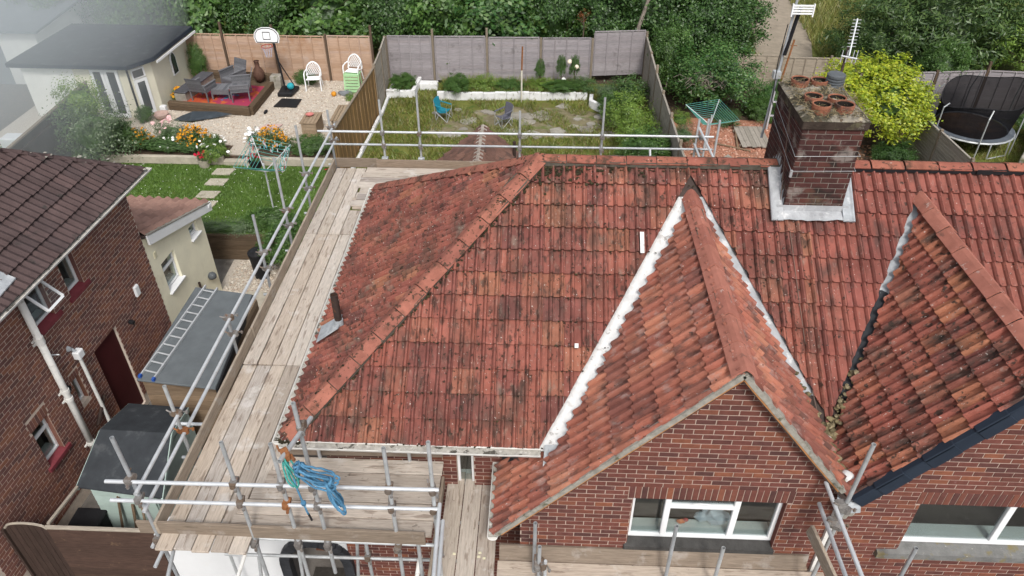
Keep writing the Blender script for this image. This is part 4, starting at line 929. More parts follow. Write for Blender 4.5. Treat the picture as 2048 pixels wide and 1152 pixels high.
sheet('rough_lawn', [(-6.1,16.5),(4.2,16.5),(4.05,28.6),(-6.1,28.4)], G1, 'rough', th=.019)
sheet('chippings', [(4.3,16.5),(9.6,16.5),(9.6,25.2),(4.25,25.6)], G1, 'redchip', th=.019)
sheet('back_earth', [(4.25,25.601),(9.6,25.201),(9.601,16.5),(13.6,16.5),(13.6,29.7),(4.2,29.7)], G1-.002, 'soil', th=.017)
sheet('neighbour_yard', [(13.61,16.5),(22,16.5),(22,29.7),(13.61,29.7)], G1, 'rough', th=.018)
sheet('meadow', [(-60,29.9),(60,29.9),(60,90),(-60,90)], G2-.02, 'meadow', th=.2)
sheet('track', [(9.0,30.4),(11.1,30.4),(12.2,34.8),(12.5,39.5),(12.2,46),(9.2,46),(9.7,39.5),(9.3,34.7)], G2, 'track', th=.019)
# pebbles over the terrace and the chippings
def pebbles(name, label, cat, n, reg, z, r0, r1, m):
    V, F = ICO[1]; V = np.array(V); F = np.array(F); out = []; fo = []
    pts = nr.uniform(0, 1, (n, 2)); x = reg[0]+(reg[1]-reg[0])*pts[:, 0]; y = reg[2]+(reg[3]-reg[2])*pts[:, 1]; r = nr.uniform(r0, r1, n)
    A = V[None]*r[:, None, None]*nr.uniform(.6, 1.3, (n, 1, 3)); A[:, :, 2] *= .7; A[:, :, 0] += x[:, None]; A[:, :, 1] += y[:, None]; A[:, :, 2] += z
    me = mesh_np(name, A.reshape(-1, 3), (F[None]+(np.arange(n)*len(V))[:, None, None]).reshape(-1, 3), m)
    o = bpy.data.objects.new(name, me); col.objects.link(o); o['kind'] = 'stuff'; tag(o, label, cat); return o
MT['pebble'] = mat('pale_pebbles', [(.55,.49,.41),(.64,.59,.52),(.42,.35,.28),(.50,.42,.34),(.33,.27,.22),(.60,.54,.46)], .9, (20., .2), None)
MT['redpebble'] = mat('red_pebbles', [(.38,.17,.11),(.46,.24,.17),(.28,.13,.09),(.55,.36,.28),(.34,.15,.10)], .9, (20., .2), None)
pebbles('gravel', 'loose cream gravel covering the patio terrace', 'gravel', 5200, (-14.0,-6.45,22.35,28.0), G2+.004, .018, .04, 'pebble')
pebbles('stone_chippings', 'loose red stone chippings behind the chimney', 'chippings', 3600, (4.35,9.4,19.5,25.1), G1+.006, .02, .055, 'redpebble')

# ------------------------------------------------------------------ neighbouring house on the left
AN = R(2.65); T_ = Vector((math.sin(AN), math.cos(AN), 0)); N_ = Vector((math.cos(AN), -math.sin(AN), 0)); O_ = Vector((-8.7, 10, 0))
NF = frame(O_, T_, N_)
nl = lambda s, n, z: NF @ Vector((s, n, z))
nh = thing('neighbour_house', 'brown brick neighbouring house with dark concrete roof tiles, soil pipe and red sills', 'house', tuple(nl(0,-3,0)))
def nwin(): pass
WA = (-.30,.20,3.68,4.41); WB = (.70,1.15,3.68,4.41); WC = (-1.43,-.97,1.42,2.26); WD = (-.17,.07,1.68,2.27); DR = (.65,1.45,.12,2.30)
NH = [WA, WB, WC, WD, DR]
nw = wall_strips(nh, NF, -4.6, 3.2, 0, lambda s: 4.68, [(h[0],h[1],h[2]-(.085 if h in (WA,WB,WC) else 0),h[3]) for h in NH], m='mortarn')
b = LB(NF); b.box(-4.6,3.2,-6.2,-5.95,0,4.68); b.box(2.95,3.199,-5.95,-.262,0,4.68); b.box(-4.6,-4.35,-5.95,-.262,0,4.68); obj('wall', b, 'mortarn', nh)
ubn = unit_brick('brickn')
SC = (WC[0]-.03, WC[1]+.03, WC[3], WC[3]+.22); SD_ = (WD[0]-.02, WD[1]+.02, WD[3], WD[3]+.15)
spn = bricks(NF, -3.2, 3.198, .3, 4.66, [(h[0],h[1],h[2]-(.1 if h is not DR else 0),h[3]) for h in NH]+[SC, SD_], me=ubn, m='brickn', soldiers=[SC, SD_], zref=.06)
finish('brick', 'bricks', nw, spn, 300)
MT['redsill'] = mat('red_painted_sill', [(.20,.045,.055)], .7, (6., .25), (40, .3))
MT['maroon'] = mat('maroon_board', [(.062,.014,.015)], .6, (2., .15), (30, .1))
for Wn, tr in ((WA, ()), (WB, ()), (WC, ((WC[0], WC[1], 2.0),)), (WD, ())):
    window(nh, NF, *Wn, trans=tr, rec=.09, fw=.045, sill=(Wn[0]-.08, Wn[1]+.12, .12, .05, 'redsill') if Wn is not WD else None, reveal='brickn', glassm='glass', room=True)
b = LB(NF)                                                # open top light
P = [(-.27,.33,4.10),(.17,.33,4.10),(.17,.02,4.42),(-.27,.02,4.42)]
fr = LB(NF)
for i in range(4): fr.beam(P[i], P[(i+1) % 4], .045, .03, (0,.7,.7))
ow = obj('open_top_light', fr, 'white', nh); g = LB(NF); g.add(P, [(0,1,2,3)]); obj('pane', g, 'glass', ow)
b = LB(NF); b.box(DR[0]+.002,DR[1]-.002,-.10,-.05,DR[2],DR[3]-.002); obj('door', b, 'maroon', nh)
# roof
na = R(36); c_, s_ = math.cos(na), math.sin(na); E0 = nl(0,.30,4.78); RW = 3.4
rp = [nl(-4.9,.3,4.78), nl(3.62,.3,4.78), nl(3.62-RW,.3-RW,4.78+RW*math.tan(na)), nl(-4.9,.3-RW,4.78+RW*math.tan(na))]
rp2 = [nl(3.62,.3,4.78), nl(3.62,.3-2*RW,4.78), nl(3.62-RW,.3-RW,4.78+RW*math.tan(na))]
rp3 = [nl(-4.9,.3-2*RW,4.78), nl(3.62,.3-2*RW,4.78), nl(3.62-RW,.3-RW,4.78+RW*math.tan(na)), nl(-4.9,.3-RW,4.78+RW*math.tan(na))]
nroof = roof_base(nh, [rp, rp2, rp3])
NV = -N_*c_+Vector((0,0,s_)); NL = RW/c_
ntm = tile_mesh(.30, .345, 'neighpan', 'double')
spr = slope(E0, T_, NV, -4.6, 3.62, NL, .30, .345, lambda u, v: [(1, c_, 3.62)], ntm, 'neighpan', -4.6, kind='double')
finish('tile', 'tiles', nroof, spr, 300)
HV = (-N_*1).normalized()
spr = slope(nl(3.62,.3-2*RW,4.78), N_, -T_*c_+Vector((0,0,s_)), 0, 2*RW, NL, .30, .345, lambda u, v: [(-1,c_,0),(1,c_,2*RW)], None, 'neighpan', 0, kind='double')
finish('tile', 'tiles', nroof, spr, 0)
nrm = ridge_mesh(R(24), .11, .40, 'neighpan', e=.06); ridge_run(nl(3.62,.3,4.83), nl(3.62-RW,.3-RW,4.83+RW*math.tan(na)), (0,0,1), nrm, .40, nroof)
ms = MB()
for i in range(70):
    t = rng.random(); p = nl(3.62,.3,4.90).lerp(nl(3.62-RW,.3-RW,4.90+RW*math.tan(na)), t); ms.blob((p.x+rng.uniform(-.14,.14), p.y+rng.uniform(-.1,.14), p.z-.085), rng.uniform(.008,.03), 1, .3, (1.6,1.6,.3))
obj('lichen', ms, 'mortargrey', nroof, kind='stuff', fixn=False)
gutter(nroof, nl(-4.9,.36,4.76), nl(3.72,.36,4.75), N_, n=20)
b = LB(NF); b.box(-4.8,3.6,.24,.27,4.60,4.74); b.box(-4.8,3.6,.012,.239,4.66,4.68); obj('fascia', b, 'white', nh)
# soil pipe, hopper and small pipes
b = LB(NF); b.tube((-.50,.11,.3),(-.50,.11,4.62),.062,14); sp_ = obj('soil_pipe', b, 'gutterw', nh, smooth=True)
for z in (.95, 2.35, 2.15, 3.55, 3.62):
    b = LB(NF); b.tube((-.50,.11,z),(-.50,.11,z+.07),.078,14); b.beam((-.62,.06,z+.03),(-.38,.06,z+.03),.03,.03); obj('collar', b, 'gutterw', sp_)
b = LB(NF); b.tube((-.50,.10,2.22),(-.30,.03,2.30),.045,10); obj('branch', b, 'black', sp_)
b = LB(NF); b.box(.09,.27,.02,.16,2.60,2.78); hp = obj('hopper', b, 'white', nh, bev=.02); b = LB(NF); b.tube((.18,.08,.5),(.18,.08,2.62),.035,12); obj('downpipe', b, 'gutterw', hp); b = LB(NF); b.tube((.14,.0,2.86),(.16,.08,2.76),.03,8); b.blob((.10,.0,2.88), .07, 1, .2); obj('spout', b, 'lead', hp)
b = LB(NF); b.tube((2.43,.0,2.30),(2.43,.0,2.30+.28),.01,8); b.v = []; b.f = []; b.box(2.34,2.52,0,.07,2.34,2.62); obj('wall_vent', b, 'white', nh, bev=.03)
b = LB(NF); b.tube((-.35,0,3.13),(-.30,.16,3.11),.012,8); obj('overflow_pipe', b, 'white', nh)
b = LB(NF); b.tube((1.9,0,2.05),(1.9,.1,2.03),.05,8); obj('flue', b, 'black', nh)
b = LB(NF); b.tube((-.12,.07,1.05),(.35,.07,1.42),.035,8); obj('waste_pipe', b, 'castiron', nh)
b = LB(NF); P = Vector((-.78,.3,4.78)); b.tube((-.95,-.15,4.95),(-.95,-.15,5.75),.06,12); b.prism([(-1.25,.25,4.90),(-.45,.20,4.92),(-.55,-.38,5.36),(-1.2,-.38,5.36)], (0,0,.02)); b.tube((-.95,-.15,4.98),(-.95,-.15,5.25),.085,12); obj('vent_stack', b, 'lead', nroof)
# ---- cream rendered extension
MT['cream'] = mat('cream_render', [(.86,.82,.64)], .9, (2.0, .08), (80, .15), [((.52,.46,.32), 1.3, .60, .2, (1,1,1), .5)])
ext = thing('rear_extension', 'cream rendered lean-to behind the brown brick house with pinkish tiles', 'extension', tuple(nl(4.5,-2,0)))
EA = (3.56,4.20,1.60,2.36); EB = (5.02,5.44,2.10,2.40); etop = lambda s: 3.36-(s-3.26)*.30-.12
ew = wall_strips(ext, NF, 3.215, 5.72, 0, etop, [(EA[0],EA[1],EA[2]-.05,EA[3]), (EB[0],EB[1],EB[2]-.05,EB[3])], m='cream', th=.25)
b = LB(NF); b.box(5.47,5.72,-3.6,-.252,0,2.35); obj('end_wall', b, 'cream', ext)
window(ext, NF, *EA, trans=((EA[0],EA[1],2.10),), rec=.07, fw=.045, sill=(EA[0]-.04,EA[1]+.05,.07,.06,'white'))
window(ext, NF, *EB, rec=.07, fw=.04, sill=(EB[0]-.03,EB[1]+.04,.07,.06,'white'))
ea = math.atan(.30); ce, se = math.cos(ea), math.sin(ea); EP = nl(6.05, .12, 3.36-(6.05-3.26)*.30)
eroof = roof_base(ext, [[nl(6.05,.10,2.523), nl(6.05,-3.7,2.523), nl(3.22,-3.7,3.372), nl(3.22,.10,3.372)]])
epm = tile_mesh(.24, .31, 'pinkpan', 'pan')
spe = slope(nl(6.05,.10,2.523), -N_, -T_*ce+Vector((0,0,se)), 0, 3.8, (6.05-3.22)/ce, .24, .31, lambda u, v: [], epm, 'pinkpan', 0, kind='pan'); finish('tile', 'tiles', eroof, spe, 300)
b = LB(NF); b.add([(3.23,.10,3.35),(6.08,.10,2.50),(6.08,.10,2.30),(3.23,.10,3.12),(3.23,.14,3.35),(6.08,.14,2.50),(6.08,.14,2.30),(3.23,.14,3.12)], [(0,1,2,3),(7,6,5,4),(0,4,5,1),(1,5,6,2),(2,6,7,3),(3,7,4,0)]); obj('bargeboard', b, 'white', ext)
b = LB(NF); b.beam((3.25,.11,3.375),(6.06,.11,2.53),.08,.03); obj('verge_mortar', b, 'mortargrey', ext)
b = LB(NF); b.box(5.9,6.1,.05,.16,2.42,2.55); obj('gutter_end', b, 'white', ext, bev=.03)
b = LB(NF); b.tube((4.72,.04,.2),(4.72,.04,1.0),.03,10); obj('waste_pipe', b, 'castiron', ext); b = LB(NF); b.blob((5.30,.08,.78), .11, 2, .05); obj('boiler_flue', b, 'cowl', ext, smooth=True)
b = LB(NF); b.box(3.42,3.52,0,.02,2.62,2.76); obj('meter_plate', b, 'crumb', ext)
# ---- sheds in the alley
MT['felt'] = mat('grey_roof_felt', [(.13,.145,.155)], .95, (2.2, .18), (150, .4), [((.16,.175,.185), 2.0, .56, .2, (1,1,1), .6)])
MT['felt2'] = mat('charcoal_roof_felt', [(.045,.050,.056)], .95, (3.0, .25), (150, .5), [((.08,.085,.09), 3.0, .58, .1)])
MT['slatwood'] = mat('brown_overlap_timber', [(.20,.14,.09),(.25,.18,.12),(.17,.12,.08),(.28,.21,.145)], .85, (6., .3), (20, .3), gs=(.8,8,8))
MT['mint'] = mat('pale_mint_paint', [(.42,.53,.49),(.45,.56,.52),(.40,.50,.46)], .7, (4., .12), (30, .15))
sh2 = thing('shed', 'long timber shed with flat grey felt roof and a ladder lying on it', 'shed', (-6.95, 11.6, 0))
b = MB(); b.prism([(-7.72,10.22,1.96),(-6.10,10.04,1.96),(-6.33,13.0,1.96),(-7.70,13.22,1.96)], (0,0,.05)); rf2 = obj('roof', b, 'felt', sh2, bev=.012)
b = MB(); b.prism([(-6.095,10.03,1.86),(-6.06,10.03,1.86),(-6.29,13.0,1.86),(-6.325,13.0,1.86)], (0,0,.13)); obj('edge_trim', b, 'black', sh2)
b = MB(); b.box(-7.62,-6.26,10.32,12.95,0,1.955); obj('shed_core', b, 'slatwood', sh2)
wbm = MB(); wbm.box(-.5,.5,-.012,.012,0,.135); sbm = bpy.data.meshes.new('cladding_board'); sbm.from_pydata(wbm.v, [], wbm.f); sbm.materials.append(MT['slatwood'])
for i in range(15): inst('cladding_board', sbm, Matrix.Translation((-6.93,10.295,.0+i*.128)) @ Matrix.Rotation(-.06, 4, 'X') @ Matrix.Diagonal((1.46,1,1,1)), sh2)
for i in range(15): inst('cladding_board', sbm, Matrix.Translation((-6.235,11.63,.0+i*.128)) @ Matrix.Rotation(math.pi/2, 4, 'Z') @ Matrix.Rotation(-.06, 4, 'X') @ Matrix.Diagonal((2.6,1,1,1)), sh2)
lad = thing('ladder', 'aluminium ladder lying flat on the long grey felt shed roof', 'ladder', (-7.4, 11.7, 2.02))
L0, L1 = Vector((-7.66,10.30,2.045)), Vector((-7.46,13.22,2.045)); R0, R1 = Vector((-7.36,10.22,2.045)), Vector((-7.16,13.14,2.045))
for p, q in ((L0,L1),(R0,R1)): b = MB(); b.beam(p, q, .03, .055); obj('stile', b, 'alloy', lad)
for i in range(11): b = MB(); t = (i+.6)/11.2; b.tube(L0.lerp(L1,t), R0.lerp(R1,t), .016, 8); obj('rung', b, 'alloy', lad)
for p in (L0, R0): b = MB(); b.box(p.x-.025,p.x+.025,p.y-.05,p.y+.02,p.z-.025,p.z+.035); obj('foot', b, mat('blue_plastic', [(.03,.09,.35)], .5, (5,.1), None), lad)
sh1 = thing('shed', 'small mint green shed with charcoal felt pitched roof beside the brick wall', 'shed', (-7.05, 8.9, 0))
b = MB(); ridge_z = 2.02
for P in ([(-7.86,7.93,1.63),(-6.28,7.76,1.63),(-6.47,8.86,ridge_z),(-7.78,8.90,ridge_z)], [(-7.78,8.90,ridge_z),(-6.47,8.86,ridge_z),(-6.66,9.86,1.63),(-7.84,9.92,1.63)]): b.prism(P, (0,0,.03))
obj('roof', b, 'felt2', sh1)
b = MB(); b.prism([(-7.70,8.03,0),(-7.70,9.78,0),(-7.70,9.78,1.62),(-7.70,8.89,1.99),(-7.70,8.03,1.64)], (1.05,0,0)); obj('shed_core', b, 'mint', sh1)
mm_ = bpy.data.meshes.new('cladding_board'); mm_.from_pydata(wbm.v, [], wbm.f); mm_.materials.append(MT['mint'])
for i in range(12): inst('cladding_board', mm_, Matrix.Translation((-7.17,8.012,.02+i*.131)) @ Matrix.Rotation(-.06, 4, 'X') @ Matrix.Diagonal((1.06,1,1,1)), sh1)
for i in range(12): inst('cladding_board', mm_, Matrix.Translation((-6.632,8.90,.02+i*.131)) @ Matrix.Rotation(math.pi/2, 4, 'Z') @ Matrix.Rotation(-.06, 4, 'X') @ Matrix.Diagonal((1.72,1,1,1)), sh1)
for P, Q in (((-7.86,7.92,1.60),(-7.78,8.90,1.99)),((-6.28,7.75,1.60),(-6.47,8.86,1.99)),((-6.47,8.86,1.99),(-6.66,9.86,1.60)),((-7.78,8.90,1.99),(-7.84,9.92,1.60))): b = MB(); b.beam(P, Q, .03, .09); obj('bargeboard', b, 'mint', sh1)
# ---- gate, dark fence, white wall with arch
MT['darkwood'] = mat('dark_brown_timber', [(.060,.038,.030),(.075,.046,.036),(.05,.032,.026)], .8, (6., .35), (25, .3), [((.14,.09,.06), 4.0, .62, .1)], gs=(.8,8,8))
MT['darkwoodv'] = mat('dark_brown_timber_upright', [(.045,.030,.025),(.055,.036,.03),(.04,.027,.022)], .8, (6., .35), (25, .3), gs=(8,8,.8))
MT['greyrail'] = mat('weathered_rail', [(.33,.29,.24)], .9, (6., .3), (25, .3), gs=(.8,8,8))
sf = thing('side_fence', 'dark brown slatted fence between the arched gate and white wall', 'fence', (-7.0, 7.06, 0))
slm = MB(); slm.box(-.5,.5,-.011,.011,0,.105); dsm = bpy.data.meshes.new('slat'); dsm.from_pydata(slm.v, [], slm.f); dsm.materials.append(MT['darkwood'])
for i in range(17): inst('slat', dsm, Matrix.Translation((-7.0,7.06,.02+i*.10)) @ Matrix.Rotation(-.1, 4, 'X') @ Matrix.Diagonal((1.78,1,1,1)), sf)
b = MB(); b.box(-7.9,-6.08,7.03,7.09,1.72,1.765); obj('top_rail', b, 'greyrail', sf, bev=.006)
for x in (-7.86,-6.1): b = MB(); b.box(x-.045,x+.045,7.075,7.165,0,1.71); obj('post', b, 'darkwood', sf)
gate = thing('garden_gate', 'dark arched timber gate against the brown brick house', 'gate', (-8.27, 7.1, 0))
for i in range(7):
    x = -8.64+i*.105; q = (i+.5)/7*2-1; zt = 1.62+.14*math.sqrt(max(0,1-q*q)); b = MB(); b.box(x, x+.10, 7.09, 7.115, .04, zt); obj('plank', b, 'darkwoodv', gate, bev=.004)
pts = [(-8.64+.735*i/10, 7.10, 1.625+.145*math.sqrt(max(0,1-(i/5-1)**2))) for i in range(11)]; b = MB(); b.path(pts, .022, 6); obj('arched_rail', b, 'greyrail', gate)
for z in (.35,1.3): b = MB(); b.box(-8.63,-7.91,7.117,7.15,z,z+.1); obj('ledge', b, 'darkwoodv', gate)
tag(obj('post', MB().box(-8.70,-8.655,7.06,7.15,0,1.6), 'darkwoodv'), 'dark timber gatepost between gate and brown brick wall', 'post')
tag(obj('wall_rail', MB().beam((-7.88,7.12,1.74),(-7.83,8.35,1.60),.05,.04), 'greyrail'), 'thin weathered rail running from the dark fence to the mint shed', 'rail')
MT['whitewall'] = mat('white_render', [(.66,.67,.68)], .85, (2., .05), (60, .15), [((.62,.61,.58), 1.6, .62, .15, (1,1,1), .5)])
ww = thing('garden_wall', 'white rendered wall with a black edged arch under the scaffold', 'wall', (-4.5, 6.98, 0))
b = MB(); ax, ar = -3.44, .52; zs = 1.32
arc = [(ax+ar*math.cos(t), zs+ar*1.1*math.sin(t)) for t in [math.pi*i/14 for i in range(15)]]
Pt = [(-5.92,0),(-5.92,2.08)]+[(-2.91,2.08),(-2.91,0),(ax+ar,0)]+arc+[(ax-ar,0)]
b.prism([(x,6.9,z) for x, z in Pt], (0,.2,0)); obj('render', b, 'whitewall', ww)
b = MB()
pts = [(ax+ar,6.885,0)]+[(x,6.885,z) for x, z in arc]+[(ax-ar,6.885,0)]
for p, q in zip(pts[:-1], pts[1:]): b.beam(p, q, .16, .15, (0,1,0))
obj('arch_trim', b, 'blacklead', ww)
tag(obj('arch_doormat', MB().box(ax-.42,ax+.42,7.15,7.6,.004,.02), mat('dark_mat', [(.05,.045,.04)], .95, (20.,.3), None)), 'dark mat on the ground inside the black edged arch', 'mat')
tag(obj('porch_door', MB().box(ax-.5,ax+.5,7.95,8.0,0,2.05), mat('brown_painted_door', [(.17,.075,.045)], .6, (3,.2), None)), 'brown door in shadow behind the black edged arch', 'door')
tag(obj('wheelie_bin', MB().prism([(-8.1,7.55,0),(-7.65,7.55,0),(-7.62,8.0,0),(-8.12,8.0,0)], (0,0,.85)).box(-8.15,-7.6,7.5,8.05,.86,.93), 'black', bev=.02), 'black wheelie bin behind the dark slatted fence', 'bin')
tag(obj('timber_stack', MB().beam((-7.4,7.75,.03),(-7.25,7.98,1.35),.06,.02).beam((-7.1,7.7,.03),(-7.05,7.98,1.15),.05,.02).beam((-6.9,7.7,.03),(-6.86,7.98,1.3),.04,.02), 'slatwood'), 'few loose timber lengths leaning on the mint shed', 'timber')
b = MB(); b.box(-6.6,-5.95,7.15,7.9,0,.45); tag(obj('planter', b, 'slatwood', bev=.01), 'rough timber box on the ground below the scaffold corner', 'planter')
tag(obj('blue_tub', MB().lathe([(.16,0),(.18,.3),(.19,.3),(.17,.28)], (-7.72,6.35,0.0), 14), mat('blue_tub_plastic', [(.02,.20,.55)], .45, (5,.1), None)), 'bright blue tub at the foot of the dark gate', 'tub')
# rear single-storey wing of the tiled house
wing = thing('rear_wing', 'small brown tiled gable roof of a rear wing just beyond the scaffold', 'extension', (-1.5, 15.8, 0))
wz, we, wx, wh = 3.60, 2.55, -1.52, 1.22
b = MB(); b.box(wx-1.05,wx+1.05,13.01,18.25,0,2.55); b.prism([(wx-1.05,18.05,2.551),(wx+1.05,18.05,2.551),(wx,18.05,3.5)], (0,.2,0)); obj('wall', b, 'brick', wing)
wroof = roof_base(wing, [[(wx-wh,13.05,we),(wx,13.05,wz),(wx,18.5,wz),(wx-wh,18.5,we)],[(wx+wh,13.05,we),(wx,13.05,wz),(wx,18.5,wz),(wx+wh,18.5,we)]])
wa = math.atan2(wz-we, wh); wm = tile_mesh(.20, .30, 'brownpan', 'pan'); WLn = wh/math.cos(wa)
spw = slope((wx-wh,0,we), (0,-1,0), (math.cos(wa),0,math.sin(wa)), -18.5, -13.05, WLn, .20, .30, lambda u, v: [], wm, 'brownpan', -18.5, kind='pan')
spw += slope((wx+wh,0,we), (0,1,0), (-math.cos(wa),0,math.sin(wa)), 13.05, 18.5, WLn, .20, .30, lambda u, v: [], wm, 'brownpan', 13.05, kind='pan'); finish('tile', 'tiles', wroof, spw, 300)
MT['palebed'] = mat('pale_mossy_ridge', [(.28,.23,.20),(.36,.32,.28)], .95, (8.,.35), (60,.5), [((.06,.06,.04), 6., .58, .1)])
ridge_run((wx,13.1,wz+.05),(wx,18.52,wz+.05),(0,0,1), ridge_mesh(R(36), .12, .42, 'palebed'), .42, wroof)
b = MB(); b.tube((wx+.85,18.1,2.9),(wx+.85,18.1,3.35),.045,10); obj('vent_pipe', b, 'castiron', wing)
# ------------------------------------------------------------------ fences
def fencemat(name, pal, gs, extra=()): return mat(name, pal, .9, (5., .25), (20, .3), list(extra), gs=gs)
MT['fo'] = fencemat('honey_fence_slats', [(.40,.27,.19),(.44,.31,.23),(.37,.24,.16),(.42,.30,.235)], (.7,8,8), [((.30,.13,.05), 1.2, .56, .15, (1,1,1), .6), ((.45,.37,.33), 1.6, .56, .15, (1,1,1), .5)])
MT['fg'] = fencemat('silver_grey_fence_slats', [(.27,.245,.255),(.31,.285,.295),(.245,.225,.235),(.29,.26,.265)], (.7,8,8), [((.13,.115,.115), 2.2, .60, .1, (1,1,1), .6)])
MT['fgv'] = fencemat('grey_fence_slats_along_y', [(.29,.26,.225),(.33,.30,.26),(.26,.235,.20)], (8,.7,8), [((.15,.13,.11), 2.2, .60, .1, (1,1,1), .6)])
MT['ft'] = fencemat('tan_fence_slats', [(.30,.255,.20),(.34,.29,.23),(.27,.225,.175)], (.7,8,8), [((.17,.14,.10), 2.2, .60, .1, (1,1,1), .6)])
MT['post'] = mat('weathered_post', [(.20,.165,.125),(.24,.20,.155)], .9, (6.,.3), (20,.3), gs=(8,8,.8))
MT['postd'] = mat('dark_post', [(.10,.07,.05)], .9, (6.,.3), (20,.3), gs=(8,8,.8))
MT['planko'] = mat('ochre_plank', [(.24,.15,.065),(.28,.175,.08),(.20,.125,.058),(.26,.165,.075)], .85, (5.,.28), (20,.3), gs=(9,9,.7))
_sl = {}
def slat_mesh(m):
    if m not in _sl:
        b = MB(); b.box(-.5,.5,-.009,.009,0,.118); me = bpy.data.meshes.new('slat'); me.from_pydata(b.v, [], b.f); me.materials.append(MT[m]); _sl[m] = me
    return _sl[m]
def overlap_fence(name, label, pts, z0, h, m, pm='post', side=1, lift=(), tall=(), batten=3, each=.098):
    """panels of overlapping slats between the points; battens and posts on the camera's side"""
    c = Vector((sum(p[0] for p in pts)/len(pts), sum(p[1] for p in pts)/len(pts), z0)); t = thing(name, label, 'fence', tuple(c)); sm = slat_mesh(m)
    for i, (p, q) in enumerate(zip(pts[:-1], pts[1:])):
        P = Vector((p[0],p[1],0)); Q = Vector((q[0],q[1],0)); D = Q-P; L = D.length-.09; a = math.atan2(D.y, D.x); mid = (P+Q)/2; dz = lift[i] if i < len(lift) else rng.uniform(-.03,.03); n = Vector((D.y,-D.x,0)).normalized()*side
        for k in range(int(h/each)):
            inst('slat', sm, Matrix.Translation((mid.x,mid.y,z0+dz+k*each)) @ Matrix.Rotation(a, 4, 'Z') @ Matrix.Rotation(-.11*side, 4, 'X') @ Matrix.Rotation(rng.uniform(-.003,.003), 4, 'Y') @ Matrix.Diagonal((L,1,1,1)), t)
        for k in range(batten+2):
            u = P+D*(.045+(.91)*k/(batten+1))+n*.026; b = MB(); b.beam((u.x,u.y,z0+dz), (u.x,u.y,z0+dz+h+.01), .038, .022, n); obj('batten', b, m, t)
        b = MB(); b.beam((P.x+D.x*.03,P.y+D.y*.03,z0+dz+h+.028), (Q.x-D.x*.03,Q.y-D.y*.03,z0+dz+h+.028), .06, .03); obj('top_cap', b, m, t)
    for i, p in enumerate(pts):
        ht = tall[i] if i < len(tall) else .08
        b = MB(); b.box(p[0]-.04,p[0]+.04,p[1]-.045,p[1]+.045,z0-.3,z0+h+ht); obj('post', b, pm, t)
    return t
overlap_fence('panel_fence', 'honey coloured overlap fence behind the gravel terrace', [(-13.75,27.98),(-12.15,27.97),(-10.2,27.96),(-8.2,27.95),(-6.45,27.95)], G2, 1.72, 'fo', 'postd', tall=(.0,.50,.42,.10,.45))
overlap_fence('panel_fence', 'silver grey overlap fence at the back of the overgrown garden', [(-6.0,28.42),(-4.2,28.46),(-2.12,28.55),(-.04,28.62),(1.94,28.70),(4.02,28.95)], G1+.05, 1.70, 'fg', tall=(.05,.35,.38,.02,.0,.2), lift=(.05,.04,0,-.02,.22))
overlap_fence('panel_fence', 'long weathered side fence with shrubs against it, right of the overgrown garden', [(4.02,28.92),(4.0,27.1),(3.98,25.25),(3.98,23.4),(4.0,21.55),(4.02,19.7),(4.05,17.9)], G1, 1.72, 'fgv', side=-1, tall=(.1,.1,.3,.15,.2,.2,.1))
overlap_fence('panel_fence', 'grey fence panel joining the honey fence to the ochre planks', [(-6.02,28.3),(-5.93,26.9),(-5.88,25.4)], G1, 1.78, 'fgv', side=1)
overlap_fence('panel_fence', 'tan overlap fence below the dirt track behind the chimney', [(7.2,28.3),(9.05,28.2),(10.9,28.15),(12.6,28.1)], .40, 1.70, 'ft', tall=(.1,.45,.1,.1))
overlap_fence('panel_fence', 'pale fence running beside the trampoline with concrete posts', [(12.25,23.6),(12.32,21.75),(12.42,19.85),(12.5,18.0)], .62, 1.50, 'fgv', side=-1, tall=(.12,.12,.12,.1))
overlap_fence('panel_fence', 'brownish grey panel fence behind the trampoline', [(11.9,25.6),(13.7,25.75),(15.5,25.95),(17.4,25.8),(19.3,25.6)], .80, 1.70, 'fg', 'postd', tall=(.1,.1,.35,.1,.1))
df = thing('plank_fence', 'ochre vertical plank fence dividing the gravel terrace from the overgrown garden', 'fence', (-6.0, 23, G1))
for i in range(26):
    y = 20.2+i*.2; x = -6.13+(y-20.2)*.048; b = MB(); dz = rng.uniform(-.015,.015); b.box(x-.011+(.012 if i % 2 else 0), x+.011+(.012 if i % 2 else 0), y, y+.192, G1-.05, G1+1.70+dz+.02*(i % 9 > 6)); obj('plank', b, 'planko', df)
for z in (1.2, 2.3): b = MB(); b.beam((-6.16,20.2,z),(-5.92,25.4,z),.04,.08); obj('rail', b, 'post', df)
b = MB(); b.beam((-6.13,20.15,G1+1.75),(-5.885,25.4,G1+1.74),.07,.035); obj('top_cap', b, 'post', df)
lf = thing('dark_fence', 'dark stained boundary fence at the hazy left edge behind the shrubs', 'fence', (-15.3, 21.5, G1))
for i in range(34): y = 18.4+i*.165; x = -15.25-(y-18.4)*.05; b = MB(); b.box(x-.012,x+.012,y,y+.158,G1,G1+1.58); obj('plank', b, 'darkwoodv', lf)
for z in (1.25,2.1): b = MB(); b.beam((-15.21,18.4,z),(-15.49,24.0,z),.05,.09); obj('rail', b, 'darkwoodv', lf)
b = MB(); b.beam((-15.25,18.35,G1+1.61),(-15.53,24.0,G1+1.61),.10,.05); obj('top_cap', b, 'post', lf)
